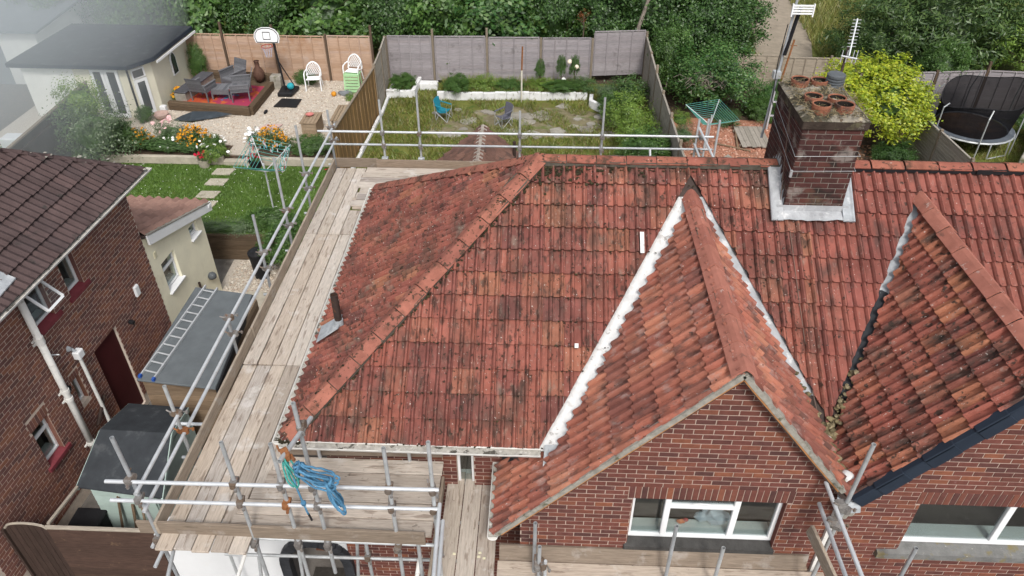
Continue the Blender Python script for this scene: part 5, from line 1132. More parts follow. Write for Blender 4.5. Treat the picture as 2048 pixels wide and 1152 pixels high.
# ------------------------------------------------------------------ garden walls and paving
MT['kerb'] = mat('pale_concrete_kerb', [(.42,.38,.31)], .95, (4., .25), (40, .4), [((.16,.15,.10), 2., .60, .12)])
MT['sleeper'] = mat('dark_sleeper', [(.10,.07,.045),(.125,.09,.06),(.085,.06,.04)], .9, (5.,.3), (20,.4), gs=(.8,8,8))
for (x0, x1, lb) in ((-14.2,-10.15,'pale concrete kerb edging the flower bed left of the path'),(-9.2,-6.6,'pale concrete kerb edging the flower bed right of the path')):
    tag(obj('kerb_wall', MB().box(x0,x1,21.26,21.40,G1,G2+.06), 'kerb', bev=.01), lb, 'kerb')
tag(obj('step', MB().box(-10.14,-9.21,21.22,21.6,G1,G2-.04), 'kerb', bev=.012), 'shallow concrete step between the two flower beds', 'step')
tag(obj('bed_path', MB().box(-10.14,-9.21,21.61,22.31,G1,G2+.004), 'gravel'), 'short gravel gap between the two flower beds', 'path')
rw = thing('retaining_wall', 'dark timber retaining wall holding up the lawn by the cream extension', 'wall', (-8.0, 17.2, 0))
for i in range(5): b = MB(); b.box(-9.6,-6.05,17.14,17.24,i*.165,i*.165+.158); obj('sleeper', b, 'sleeper', rw, bev=.008)
b = MB(); b.box(-6.04,-5.95,16.4,17.24,0,.8); obj('end_post', b, 'sleeper', rw)
sheet('patio', [(-8.5,14.0),(-5.2,14.0),(-5.2,17.13),(-8.6,17.13)], .006, 'gravel')
pebbles('patio_gravel', 'brown pebbles on the small patio by the cream extension', 'gravel', 1500, (-8.4,-6.2,14.8,17.1), .012, .02, .05, 'pebble')
tag(obj('stone_block', MB().box(-7.5,-6.5,14.35,15.2,0,.42), 'kerb', bev=.05), 'rough pale stone block beside the long felt shed', 'block')
bn = tag(obj('dustbin', MB().lathe([(.20,0),(.24,.72),(.26,.73),(.26,.80),(.15,.88),(.02,.90)], (-7.55,16.4,0), 16), 'black', smooth=False), 'black dustbin with pale lid by the retaining wall', 'dustbin')
for i, (x, y, lb) in enumerate([(-10.0,20.77,'stepping stone nearest the flower bed'),(-9.98,20.1,'second stepping stone from the flower bed'),(-9.97,19.33,'third stepping stone from the flower bed'),(-9.84,18.75,'stepping stone nearest the cream extension')]):
    b = MB(); b.prism([(x-.32,y-.2,G1+.0),(x+.27,y-.22,G1),(x+.33,y+.2,G1),(x-.27,y+.19,G1)], (0,0,.05)); tag(obj('stepping_stone', b, 'kerb', bev=.012), lb, 'paving stone', 'stepping stones across the lawn')
MT['whitebrick'] = mat('whitewashed_wall', [(.66,.66,.66),(.70,.70,.70)], .9, (4.,.15), (40,.4), [((.30,.28,.24), 3., .60, .12)])
def low_wall(lb, pts, h, w=.14):
    t = thing('low_wall', lb, 'wall', (pts[0][0],pts[0][1],G1))
    for p, q in zip(pts[:-1], pts[1:]):
        n = max(1, int((Vector(q)-Vector(p)).length/.42))
        for i in range(n):
            a = Vector(p).lerp(Vector(q), i/n); c = Vector(p).lerp(Vector(q), (i+.985)/n); b = MB(); hh = h+rng.uniform(-.02,.03); b.beam((a.x,a.y,G1+hh/2),(c.x,c.y,G1+hh/2),w,hh); obj('block', b, 'whitebrick', t, bev=.012)
low_wall('long whitewashed low wall in front of the weedy back bed', [(-3.9,26.75),(1.75,26.95)], .30)
low_wall('short whitewashed wall round the small bed in the far left corner', [(-5.85,26.85),(-4.85,26.95),(-4.75,28.2)], .30)
low_wall('curved whitewashed wall at the foot of the rubble heap', [(1.9,26.9),(1.85,26.3),(2.15,25.9),(2.6,25.7)], .28)
low_wall('whitewashed footing along the ochre plank fence', [(-5.95,20.4),(-5.75,25.3),(-5.8,28.2)], .13, .10)
for x0, x1, y0, y1 in ((-4.7,-4.0,27.6,27.95),): tag(obj('white_block', MB().box(x0,x1,y0,y1,G1,G1+.28), 'whitebrick', bev=.02), 'white block standing at the foot of the silver grey fence', 'block')
MT['slab'] = mat('broken_paving', [(.27,.25,.21),(.33,.31,.27),(.22,.20,.17)], .95, (3.,.35), (30,.5), [((.12,.12,.06), 2.5, .57, .12)])
MT['patiodirt'] = mat('weedy_dirt_and_rubble', [(.19,.165,.10)], .95, (2.5,.4), (30,.8), [((.33,.31,.27), 1.6, .54, .12, (1,1,1), .8), ((.10,.14,.03), 2.2, .52, .12, (1,1,1), .8), ((.09,.065,.04), 4.0, .58, .1)])
op = sheet('old_patio', [(-3.9,23.9),(2.3,23.6),(2.6,25.3),(1.5,26.1),(-1.0,26.2),(-3.9,25.4)], G1+.012, 'patiodirt')
for i in range(44):
    x = rng.uniform(-3.9,2.8); y = rng.uniform(23.6,26.3)
    if abs(x+.6) > 1.9 or rng.random() < .6:
        r_ = rng.uniform(.14,.36); n = rng.randint(5,7); ph = rng.random()*6; b = MB(); b.prism([(x+r_*rng.uniform(.7,1.15)*math.cos(ph+6.283*k/n), y+r_*rng.uniform(.6,1.0)*math.sin(ph+6.283*k/n), G1+.004) for k in range(n)], (rng.uniform(-.01,.01),0,rng.uniform(.015,.05))); obj('paving_stone', b, 'slab', op)
# ------------------------------------------------------------------ garden room
MT['creamc'] = mat('cream_painted_cabin', [(.68,.65,.52)], .85, (2.,.06), (60,.1))
MT['whitec'] = mat('white_painted_boards', [(.72,.72,.68)], .85, (2.,.06), (60,.1))
cab = thing('garden_room', 'cream garden room with dark flat roof and white french doors', 'summerhouse', (-15.7, 26, G2))
fp = [(-17.85,24.32),(-14.08,24.25),(-13.62,24.98),(-13.62,28.1),(-17.7,28.1)]
b = MB(); b.prism([(x,y,G2) for x, y in fp], (0,0,1.86)); obj('wall', b, 'creamc', cab)
b = MB(); b.prism([(-17.86,24.30,G2),(-16.05,24.27,G2),(-16.05,24.31,G2),(-17.86,24.34,G2)], (0,0,1.86)); wc_ = obj('white_cladding', b, 'whitec', cab)
rp_ = [(-18.15,24.08,2.93),(-13.95,24.0,2.93),(-13.42,24.86,2.93),(-13.2,27.9,3.02),(-17.85,28.0,3.02)]
b = MB(); b.prism(rp_, (0,0,.06)); obj('roof', b, 'felt2', cab)
b = MB()
for p, q in zip(rp_[:3], rp_[1:4]): b.beam(Vector(p)+Vector((0,0,-.02)), Vector(q)+Vector((0,0,-.02)), .05, .13)
obj('fascia', b, 'verge', cab)
b = MB(); b.beam((-13.33,24.9,2.80),(-13.12,27.9,2.88),.03,.08); obj('fascia_board', b, 'white', cab)
def door_leaf(parent, p, q, z0, z1, name='french_door', hd=True):
    P = Vector((p[0],p[1],0)); Q = Vector((q[0],q[1],0)); b = MB(); up = Vector((0,0,1)); w = .10; d = (Q-P).normalized()
    b.beam((P.x,P.y,(z0+z1)/2)+Vector((0,0,0)) if False else (P.x+d.x*w/2,P.y+d.y*w/2,z0), (P.x+d.x*w/2,P.y+d.y*w/2,z1), w, .06, d.cross(up)); b.beam((Q.x-d.x*w/2,Q.y-d.y*w/2,z0), (Q.x-d.x*w/2,Q.y-d.y*w/2,z1), w, .06, d.cross(up))
    for z, h in ((z0+.07,.14),(z1-.05,.10)): b.beam((P.x+d.x*w,P.y+d.y*w,z), (Q.x-d.x*w,Q.y-d.y*w,z), .058, h)
    o_ = obj(name, b, 'white', parent); g = MB(); g.beam((P.x+d.x*w*.8,P.y+d.y*w*.8,(z0+z1)/2),(Q.x-d.x*w*.8,Q.y-d.y*w*.8,(z0+z1)/2),.02,z1-z0-.12); obj('pane', g, 'panel', o_)
    if hd: h = MB(); e = Q-d*.05; nrm = d.cross(up)*.05; h.tube((e.x+nrm.x,e.y+nrm.y,z0+.95),(e.x-d.x*.1+nrm.x,e.y-d.y*.1+nrm.y,z0+.95),.014,6); obj('handle', h, 'white', o_)
    return o_
door_leaf(cab, (-15.42,24.235), (-14.95,24.225), G2+.04, 2.78); door_leaf(cab, (-14.94,24.225), (-14.45,24.215), G2+.04, 2.78)
door_leaf(cab, (-14.02,24.29), (-13.76,24.70), G2+.04, 2.35, 'side_door', False)
b = MB(); b.beam((-14.02,24.28,2.56),(-13.76,24.69,2.56),.05,.34); tl = obj('top_light', b, 'white', cab); b = MB(); b.beam((-13.99,24.30,2.56),(-13.79,24.62,2.56),.062,.24); obj('pane', b, 'panel', tl)
b = MB(); pz = [(26.3,1.75),(26.75,1.75),(26.75,2.35),(26.66,2.52),(26.525,2.60),(26.39,2.52),(26.3,2.35)]; b.prism([(-13.60,y,z) for y, z in pz], (.04,0,0)); aw = obj('arched_window', b, 'white', cab); b = MB(); b.prism([(-13.555,26.525+(y-26.525)*.75,1.8+(z-1.75)*.88) for y, z in pz], (.01,0,0)); obj('pane', b, 'panel', aw)
b = MB(); b.tube((-14.10,24.20,G2),(-14.10,24.20,2.86),.035,8); obj('downpipe', b, 'black', cab)
tag(obj('letter_box', MB().box(-13.66,-13.45,24.75,24.95,G2+.02,G2+.22), 'white', bev=.02), 'small white box by the garden room side door', 'box')
# ------------------------------------------------------------------ raised deck, rug, rattan set
deck = thing('deck', 'raised sleeper-edged deck in front of the honey fence', 'deck', (-11.8, 26.2, G2))
dp = [(-13.4,25.05),(-10.3,24.62),(-10.25,27.35),(-13.0,27.7)]
b = MB(); b.prism([(x,y,G2) for x, y in dp], (0,0,.20)); obj('deck_base', b, 'sleeper', deck)
for p, q in zip(dp[:2], dp[1:3]):
    for z in (.08,.235): b = MB(); b.beam((p[0],p[1],G2+z),(q[0],q[1],G2+z),.2,.145); obj('sleeper', b, 'sleeper', deck, bev=.01)
for z, o_ in ((.10,0),(.26,.02)): b = MB(); b.beam((-13.0,27.72,G2+z+.1),(-10.3,27.42,G2+z+.1),.22,.15); obj('sleeper', b, 'sleeper', deck, bev=.01)
def rugmat():
    m = mat('patterned_rug', [(.42,.075,.035)], .95, (30.,.15), None, [((.32,.04,.085), 1.1, .50, .02, (1,1,1), 1.0), ((.07,.16,.27), 1.7, .58, .02, (1,1,1), 1.0), ((.46,.11,.04), 2.3, .58, .02, (1,1,1), 1.0)]); return m
tag(obj('rug', MB().prism([(-13.0,25.15,G2+.206),(-10.45,24.80,G2+.206),(-10.42,26.75,G2+.206),(-12.8,27.1,G2+.206)], (0,0,.012)), rugmat()), 'orange, crimson and blue patterned rug under the rattan furniture', 'rug')
MT['rattan'] = mat('grey_rattan', [(.13,.132,.142),(.17,.172,.185),(.105,.107,.117)], .8, (30.,.3), (60,.5))
MT['cush'] = mat('grey_cushion', [(.085,.085,.095)], .95, (6.,.2), (60,.2))
def rattan_chair(loc, rz, label, w=.62):
    t = thing('rattan_chair', label, 'chair', (0,0,0), 'grey rattan chairs on the deck')
    for i in range(7): b = MB(); b.box(-w/2,w/2,-.30+i*.085,-.30+i*.085+.075,.33,.36); obj('seat_slat', b, 'rattan', t)
    for i in range(8): b = MB(); z = .38+i*.066; y = .30+i*.022; b.add([(-w/2,y,z),(w/2,y,z),(w/2,y+.02,z+.058),(-w/2,y+.02,z+.058),(-w/2,y+.03,z),(w/2,y+.03,z),(w/2,y+.05,z+.058),(-w/2,y+.05,z+.058)], [(0,1,2,3),(7,6,5,4),(0,4,5,1),(1,5,6,2),(2,6,7,3),(3,7,4,0)]); obj('back_slat', b, 'rattan', t)
    for s in (-1,1):
        for i in range(4): b = MB(); x = s*(w/2+.02); b.box(x-.02,x+.02,-.32,.34,.36+i*.062,.36+i*.062+.054); obj('arm_slat', b, 'rattan', t)
        b = MB(); x = s*(w/2+.02); b.box(x-.04,x+.04,-.34,.36,.61,.635); obj('armrest', b, 'rattan', t)
        for y in (-.3,.3): b = MB(); b.box(x-.02,x+.02,y-.02,y+.02,0,.36); obj('leg', b, 'rattan', t)
    b = MB(); b.box(-w/2,w/2,-.33,-.31,.20,.34); obj('front_rail', b, 'rattan', t)
    t.location = loc; t.rotation_euler = (0,0,rz); return t
DZ = G2+.218
rattan_chair((-11.55,26.75,DZ), -.5, 'grey rattan chair at the back of the rug by the fence')
rattan_chair((-12.25,25.55,DZ), 2.9, 'grey rattan chair on the left of the rug')
rattan_chair((-10.95,25.75,DZ), -1.3, 'wide grey rattan seat on the right of the rug', .95)
tb = thing('rattan_table', 'low grey rattan table in the middle of the rug', 'table', (-11.62,25.75,DZ))
for i in range(6): b = MB(); b.box(-11.95+i*.11,-11.95+i*.11+.1,25.45,26.05,DZ+.36,DZ+.385); obj('top_slat', b, 'rattan', tb)
for x in (-11.93,-11.31):
    for y in (25.47,26.03): b = MB(); b.box(x-.025,x+.025,y-.025,y+.025,DZ,DZ+.36); obj('leg', b, 'rattan', tb)
b = MB(); b.box(-11.95,-11.29,25.44,25.46,DZ+.2,DZ+.36); obj('apron', b, 'rattan', tb)
b = MB(); b.beam((-13.05,25.3,G2+.52),(-12.75,27.3,G2+.52),.5,.06); t = tag(obj('covered_bench', b, 'cush', bev=.02), 'long dark covered bench against the garden room wall', 'bench')
b = MB(); b.beam((-13.05,25.3,G2+.24),(-12.75,27.3,G2+.24),.44,.47); bb = obj('bench_base', b, 'slab', t)
tag(obj('chiminea', MB().lathe([(.02,0),(.12,.05),(.20,.2),(.22,.35),(.17,.5),(.09,.6),(.085,.8),(.11,.83)], (-10.72,27.15,DZ), 14), mat('rusty_brown_clay', [(.10,.055,.04)], .8, (8.,.3), (40,.3)), smooth=True), 'brown clay chiminea at the back corner of the deck', 'chiminea')
bs = thing('block_stack', 'stack of grey concrete blocks between the deck and the basketball stand', 'blocks', (-10.1,27.2,G2))
for i in range(3): b = MB(); b.box(-10.32+.02*i,-9.90+.01*i,27.0,27.35,G2+i*.17,G2+i*.17+.16); obj('block', b, 'slab', bs, bev=.01)
# ------------------------------------------------------------------ basketball hoop, mat
bk = thing('basketball_stand', 'portable basketball stand with white backboard by the honey fence', 'basketball hoop', (-9.55,26.75,G2))
b = MB(); b.prism([(-9.85,26.25,G2+.01),(-9.3,26.25,G2+.01),(-9.2,27.0,G2+.01),(-9.9,27.0,G2+.01)], (.03,.02,.16)); obj('base', b, 'black', bk, bev=.04)
b = MB(); b.tube((-9.58,26.55,G2+.15),(-9.78,26.72,3.12),.035,10); obj('pole', b, 'black', bk)
b = MB(); b.tube((-9.35,26.95,G2+.15),(-9.70,26.70,2.2),.02,8); obj('stay', b, 'black', bk)
bbp = [(-.42,0),(.42,0),(.47,.18),(.44,.34),(.33,.47),(.14,.54),(-.14,.54),(-.33,.47),(-.44,.34),(-.47,.18)]
b = MB(); b.prism([(-9.95+x,26.62+z*.10,2.92+z) for x, z in bbp], (0,.03,0)); bd = obj('backboard', b, 'white', bk)
b = MB(); P = [(-9.95+x*.9,26.610+(.27+(z-.27)*.9)*.10,2.92+.27+(z-.27)*.9) for x, z in bbp]
for i in range(len(P)): b.beam(P[i], P[(i+1) % len(P)], .008, .022, (0,0,1))
Q = [(-10.08,26.622,3.05),(-9.82,26.622,3.05),(-9.82,26.648,3.30),(-10.08,26.648,3.30)]
obj('border_line', b, 'black', bd); b = MB()
for i in range(4): b.beam(Q[i], Q[(i+1) % 4], .008, .02, (0,0,1))
obj('square_line', b, 'black', bd)
b = MB(); b.path([(-9.9+.2*math.cos(6.283*i/18), 26.38+.2*math.sin(6.283*i/18), 2.88) for i in range(18)], .011, 6, closed=True); rm2 = obj('rim', b, mat('red_rim', [(.35,.03,.02)], .5, (5,.1), None), bk)
b = MB()
for k in range(10):
    a = 6.283*k/10; b.path([(-9.9+.2*math.cos(a),26.38+.2*math.sin(a),2.88),(-9.9+.13*math.cos(a+.4),26.38+.13*math.sin(a+.4),2.68),(-9.9+.10*math.cos(a+.2),26.38+.10*math.sin(a+.2),2.50)], .004, 4); b.path([(-9.9+.2*math.cos(a),26.38+.2*math.sin(a),2.88),(-9.9+.13*math.cos(a-.4),26.38+.13*math.sin(a-.4),2.68),(-9.9+.10*math.cos(a-.2),26.38+.10*math.sin(a-.2),2.50)], .004, 4)
obj('net', b, mat('blue_white_net', [(.45,.47,.6)], .9, (5,.1), None), bk)
tag(obj('ball', MB().blob((-9.40,26.62,G2+.30), .13, 3, 0), mat('teal_ball', [(.03,.30,.36)], .5, (8.,.4), None), smooth=True), 'teal ball resting on the basketball stand base', 'ball')
tag(obj('ball', MB().blob((-7.75,26.45,G2+.09), .10, 3, 0), mat('orange_ball', [(.55,.24,.03)], .6, (8.,.3), None), smooth=True), 'small orange ball on the gravel by the plastic chairs', 'ball')
tag(obj('rubber_mat', MB().prism([(-9.72,25.32,G2+.03),(-8.86,25.30,G2+.03),(-8.86,26.05,G2+.03),(-9.62,26.08,G2+.03)], (0,0,.012)), 'black'), 'black rubber mat on the gravel before the basketball stand', 'mat')
tag(obj('shoe', MB().blob((-9.85,24.85,G2+.05), .10, 2, .1, (.6,1.6,.5)), 'black', smooth=True), 'dark oblong object on the gravel below the rubber mat', 'shoe')
tag(obj('tarpaulin', MB().add([(-12.9,24.05,G2+.03),(-12.2,23.85,G2+.10),(-11.6,24.2,G2+.05),(-10.9,24.45,G2+.12),(-11.5,24.55,G2+.16),(-12.3,24.45,G2+.2),(-12.7,24.35,G2+.08)], [(0,1,5,6),(1,2,4,5),(2,3,4)]), mat('dark_tarp', [(.045,.055,.065)], .5, (6.,.3), (10,.5))), 'crumpled dark tarpaulin on the gravel in front of the deck', 'tarpaulin')
tag(obj('pink_slab', MB().prism([(-9.75,23.4,G2+.02),(-9.1,23.4,G2+.02),(-8.95,23.85,G2+.02),(-9.5,23.85,G2+.02)], (0,0,.03)), mat('pink_paving', [(.50,.36,.33)], .9, (6.,.2), None)), 'pinkish paving slab set in the gravel behind the orange flowers', 'paving slab')
tag(obj('grey_bag', MB().blob((-7.35,26.6,G2+.06), .28, 2, .2, (1,.6,.35)), mat('grey_polythene', [(.16,.17,.18)], .5, (6,.4), None)), 'crumpled grey bag on the gravel by the green chairs', 'bag')
# ------------------------------------------------------------------ plastic chairs
MT['whitep'] = mat('white_plastic', [(.80,.81,.82)], .4, (4.,.04), None); MT['greenp'] = mat('pale_green_plastic', [(.36,.58,.32)], .45, (4.,.06), None)
def plastic_chair(loc, rz, label, z0=0):
    t = thing('plastic_chair', label, 'chair', (0,0,0), 'white plastic garden chairs')
    b = MB(); b.prism([(-.25,-.24,.42),(.25,-.24,.42),(.22,.2,.40),(-.22,.2,.40)], (0,0,.025)); obj('seat', b, 'whitep', t, bev=.01)
    A = [(.27*math.cos(math.pi*i/12), .24+.09*(1-abs(math.cos(math.pi*i/12)))+.02, .50+.42*math.sin(math.pi*i/12)**.8) for i in range(13)]
    b = MB(); b.path([(-.27,.22,.42)]+list(reversed(A))+[(.27,.22,.42)], .026, 8); obj('back_frame', b, 'whitep', t)
    b = MB()
    for k in range(-5,6):
        for s in (-1,1):
            pts = []
            for i in range(14):
                z = .46+i*.033; x = k*.075+s*(z-.62)*.62
                if (x/.25)**2+max(0,(z-.52)/.38)**2 < 1: pts.append((x, .255+.10*max(0,z-.45)/.45*.9, z))
            if len(pts) > 1: b.path(pts, .0095, 4)
    obj('back_lattice', b, 'whitep', t)
    for s in (-1,1):
        b = MB(); b.path([(s*.27,.24,.66),(s*.30,.05,.66),(s*.30,-.16,.64),(s*.29,-.23,.56),(s*.28,-.25,.3),(s*.29,-.28,0)], .024, 8); obj('arm_and_leg', b, 'whitep', t)
        b = MB(); b.tube((s*.24,.2,.42),(s*.27,.30,0),.026,8,r1=.018); obj('leg', b, 'whitep', t)
    t.location = loc; t.rotation_euler = (0,0,rz); return t
plastic_chair((-8.65,27.15,G2), .12, 'white plastic chair alone in front of the honey fence')
plastic_chair((-7.12,27.25,G2+.28), -.15, 'white plastic chair perched on the pale green chairs')
gc = thing('step_stool', 'pale green slatted plastic step chairs under the white one', 'chair', (-7.1,27.0,G2))
for i in range(6): b = MB(); b.box(-7.36,-6.84,26.72+.012*i,26.745+.012*i,G2+.05+i*.115,G2+.05+i*.115+.085); obj('slat', b, 'greenp', gc)
for x in (-7.37,-6.83): b = MB(); b.beam((x,26.70,G2),(x,26.85,G2+.74),.045,.04); obj('side', b, 'greenp', gc); b = MB(); b.beam((x,27.3,G2),(x,27.05,G2+.70),.045,.04); obj('rear_leg', b, 'greenp', gc)
b = MB(); b.box(-7.37,-6.83,26.82,27.3,G2+.62,G2+.66); obj('seat', b, 'greenp', gc)
# ------------------------------------------------------------------ chest, slatted bench
MT['chestw'] = mat('weathered_chest_timber', [(.27,.20,.135),(.32,.245,.17),(.24,.175,.115)], .88, (5.,.3), (20,.3), gs=(8,.8,8))
ch = thing('storage_chest', 'weathered timber storage chest with a red dish on top', 'chest', (-7.72,23.3,G2))
b = MB(); b.box(-7.98,-7.48,22.95,23.75,G2,G2+.50); obj('body', b, 'chestw', ch)
for i in range(5): b = MB(); b.box(-8.03+i*.116,-8.03+i*.116+.108,22.90,23.80,G2+.505,G2+.54); obj('lid_slat', b, 'chestw', ch, bev=.005)
for i in range(4): b = MB(); b.box(-7.98,-7.48,22.925,22.947,G2+.02+i*.12,G2+.02+i*.12+.11); obj('front_slat', b, 'chestw', ch)
for x in (-7.98,-7.53): b = MB(); b.box(x,x+.05,22.90,22.924,G2,G2+.5); obj('corner_post', b, 'chestw', ch)
tag(obj('dish', MB().lathe([(.06,0),(.12,.03),(.14,.06),(.12,.055),(.05,.02)], (-7.82,23.5,G2+.542), 14), mat('faded_red_dish', [(.50,.18,.16)], .5, (5,.1), None)), 'faded red dish on the timber chest', 'dish')
bn = thing('slatted_bench', 'grey slatted bench beside the ochre plank fence', 'bench', (-6.85,24.0,G2))
for i in range(5): b = MB(); b.box(-7.13+i*.115,-7.13+i*.115+.095,23.4,24.7,G2+.40,G2+.43); obj('slat', b, 'chestw', bn)
for x in (-7.08,-6.65):
    for y in (23.5,24.6): b = MB(); b.box(x-.03,x+.03,y-.03,y+.03,G2,G2+.40); obj('leg', b, 'chestw', bn)
# ------------------------------------------------------------------ camping chairs
def camp_chair(loc, rz, m, label):
    t = thing('camping_chair', label, 'chair', (0,0,0), 'folding camping chairs')
    b = MB(); b.add([(-.24,-.22,.42),(.24,-.22,.42),(.22,.05,.36),(.20,.22,.40),(-.20,.22,.40),(-.22,.05,.36),(.25,.34,.92),(.1,.36,.95),(-.1,.36,.95),(-.25,.34,.92)], [(0,1,2,5),(5,2,3,4),(4,3,6,7,8,9)]); sea = obj('fabric_seat', b, m, t); 
    md = sea.modifiers.new('thick', 'SOLIDIFY'); md.thickness = .02
    for s in (-1,1):
        b = MB(); b.beam((s*.27,-.25,.62),(s*.26,.28,.70),.07,.02); obj('arm', b, m, t)
        b = MB(); b.tube((s*.26,-.24,.62),(s*.26,-.26,.0),.011,6); b.tube((s*.25,.34,.9),(s*.25,.26,0),.011,6); obj('upright', b, 'steel', t)
    for P, Q in (((-.26,-.26,0),(.24,-.22,.42)),((.26,-.26,0),(-.24,-.22,.42)),((-.25,.26,0),(.22,.22,.4)),((.25,.26,0),(-.22,.22,.4)),((-.26,-.26,0),(-.25,.26,.4)),((.26,-.26,0),(.25,.26,.4))): b = MB(); b.tube(P, Q, .011, 6); obj('cross_leg', b, 'steel', t)
    t.location = loc; t.rotation_euler = (0,0,rz); t.scale = (.84,.84,.84)
camp_chair((-3.45,25.0,G1), 1.25, mat('teal_canvas', [(.02,.20,.27)], .85, (6,.2), None), 'teal folding camping chair on the overgrown lawn')
camp_chair((-1.30,24.55,G1), -.9, mat('grey_canvas', [(.12,.12,.15)], .85, (6,.2), None), 'grey folding camping chair on the broken paving')
# ------------------------------------------------------------------ washing lines
t = thing('washing_post', 'rusty topped white washing-line post in the overgrown garden', 'post', (-.72,26.6,G1)); b = MB(); b.tube((-.72,26.6,G1),(-.72,26.6,2.05),.032,8); obj('lower_tube', b, mat('cream_paint_flaking', [(.55,.52,.44)], .7, (8,.3), None), t); b = MB(); b.tube((-.72,26.6,2.05),(-.70,26.6,2.92),.03,8); obj('rusty_top', b, 'rust', t)
MT['line'] = mat('green_plastic_line', [(.10,.33,.28)], .6, (5,.1), None)
def rotary(loc, zc, arms, label, droop, nlines=7):
    t = thing('rotary_airer', label, 'washing line', loc); x, y, z = loc; C_ = Vector((x,y,zc)); E = [Vector(a) for a in arms]
    b = MB(); b.tube((x,y,z),(x,y,zc),.024,8); obj('pole', b, 'alloy', t)
    for e in E: b = MB(); b.tube(C_-Vector((0,0,droop)), e, .013, 6); obj('arm', b, 'alloy', t)
    for i in range(len(E)):
        b = MB(); p, q = E[i], E[(i+1) % len(E)]
        for k in range(nlines): f = .35+.65*k/(nlines-1); b.tube((C_-Vector((0,0,droop))).lerp(p,f), (C_-Vector((0,0,droop))).lerp(q,f), .0065, 4)
        obj('line_set', b, 'line', t)
    return t
rotary((5.55,22.95,G1), 2.05, [(4.75,23.4,2.2),(5.9,23.75,2.25),(6.3,22.35,2.15),(5.1,22.0,2.15)], 'rotary washing line with green cords over the red chippings', .35, 9)
ra = rotary((-7.75,18.6,G1), 2.3, [(-8.45,18.2,2.38),(-8.25,19.4,2.75),(-7.2,19.5,2.45),(-7.1,18.4,2.2)], 'rotary washing line hung with pegs on the left lawn', .25)
pg = MB(); MT['peg'] = mat('mixed_peg_plastic', [(.7,.7,.7),(.05,.35,.4),(.6,.62,.65),(.5,.08,.1),(.1,.45,.4),(.75,.75,.75),(.55,.35,.4)], .5, (5,.05), None)
for i in range(90):
    e = rng.choice([((-8.45,18.2,2.38),(-8.25,19.4,2.75)),((-7.2,19.5,2.45),(-7.1,18.4,2.2)),((-8.25,19.4,2.75),(-7.2,19.5,2.45))]); f = rng.random(); p = Vector(e[0]).lerp(Vector(e[1]), f).lerp(Vector((-7.75,18.6,2.05)), rng.random()*.45); pg.box(p.x-.008,p.x+.008,p.y-.02,p.y+.02,p.z-.06,p.z+.02)
obj('pegs', pg, 'peg', ra, kind='stuff', fixn=False)
# ------------------------------------------------------------------ right hand gardens
pt = thing('pallet', 'old grey wooden shed panel lying on the red chippings', 'pallet', (7.2,23.8,G1))
for i in range(6): b = MB(); b.box(6.75+i*.165,6.75+i*.165+.155,23.0+.06*(i % 2),24.6,G1+.10,G1+.125); obj('plank', b, 'fgv', pt)
for y in (23.2,24.3): b = MB(); b.box(6.7,7.75,y,y+.06,G1+.03,G1+.098); obj('bearer', b, 'post', pt)
for i, (p, q, lb) in enumerate([((6.6,22.95,G1+.05),(6.85,24.9,G1+.12),'loose pale batten along the left of the old shed panel'),((5.9,23.4,G1+.05),(7.0,22.85,G1+.05),'loose batten on the chippings in front of the old shed panel'),((5.0,22.6,G1+.05),(5.5,22.3,G1+.04),'short stick on the red chippings by the fence')]): tag(obj('batten', MB().beam(p, q, .05, .03), 'slatwood'), lb, 'batten')
tag(obj('flat_stone', MB().prism([(5.95,22.3,G1+.02),(6.25,21.9,G1+.02),(6.4,22.1,G1+.02),(6.2,22.55,G1+.02)], (0,0,.05)), 'slab', bev=.01), 'flat pale stone lying on the red chippings', 'stone')
tag(obj('metal_frame', MB().box(7.9,7.95,24.6,24.66,G1,2.2).box(8.3,8.35,24.6,24.66,G1,2.2).box(7.95,8.3,24.61,24.65,1.3,1.35).box(7.95,8.3,24.61,24.65,1.8,1.85), 'alloy'), 'narrow metal frame standing behind the chimney stack', 'frame')
for i, (x, lb) in enumerate([(8.9,'rusty iron stake leaning by the tan fence')]): tag(obj('iron_stake', MB().tube((x,27.4,G1),(x+.35,27.8,2.9),.035,6).beam((x+.2,27.8,2.7),(x+.5,27.8,2.68),.02,.02), 'rust'), lb, 'stake')
tag(obj('white_stake', MB().tube((7.15,27.0,G1),(7.2,27.2,2.2),.025,6), 'whitewall'), 'thin white stake at the edge of the ivy bush', 'stake')
# trampoline
tp = thing('trampoline', 'round trampoline with black safety net on bent poles', 'trampoline', (14.2,23.8,G1)); cx, cy, rr, zt = 14.45, 23.95, 1.32, 1.35
ring = lambda r, z, n=28, sq=1: [(cx+r*math.cos(6.283*i/n), cy+r*sq*math.sin(6.283*i/n), z) for i in range(n)]
b = MB(); b.path(ring(rr,zt), .035, 6, closed=True); obj('frame', b, 'steel', tp)
b = MB(); P = ring(rr*1.0,zt+.045); Q = ring(rr*.82,zt+.05); b.add(P+Q, [(i,(i+1)%28,28+(i+1)%28,28+i) for i in range(28)]); obj('pad', b, mat('faded_grey_pad', [(.10,.115,.135)], .7, (4,.3), None, [((.24,.26,.29), 2., .55, .2)]), tp)
b = MB(); b.add(ring(rr*.83,zt+.02), [tuple(range(28))]); obj('bed', b, mat('rusty_leaf_littered_bed', [(.06,.04,.03)], .9, (2.5,.5), (30,.5), [((.16,.085,.045), 1.5, .52, .2)]), tp)
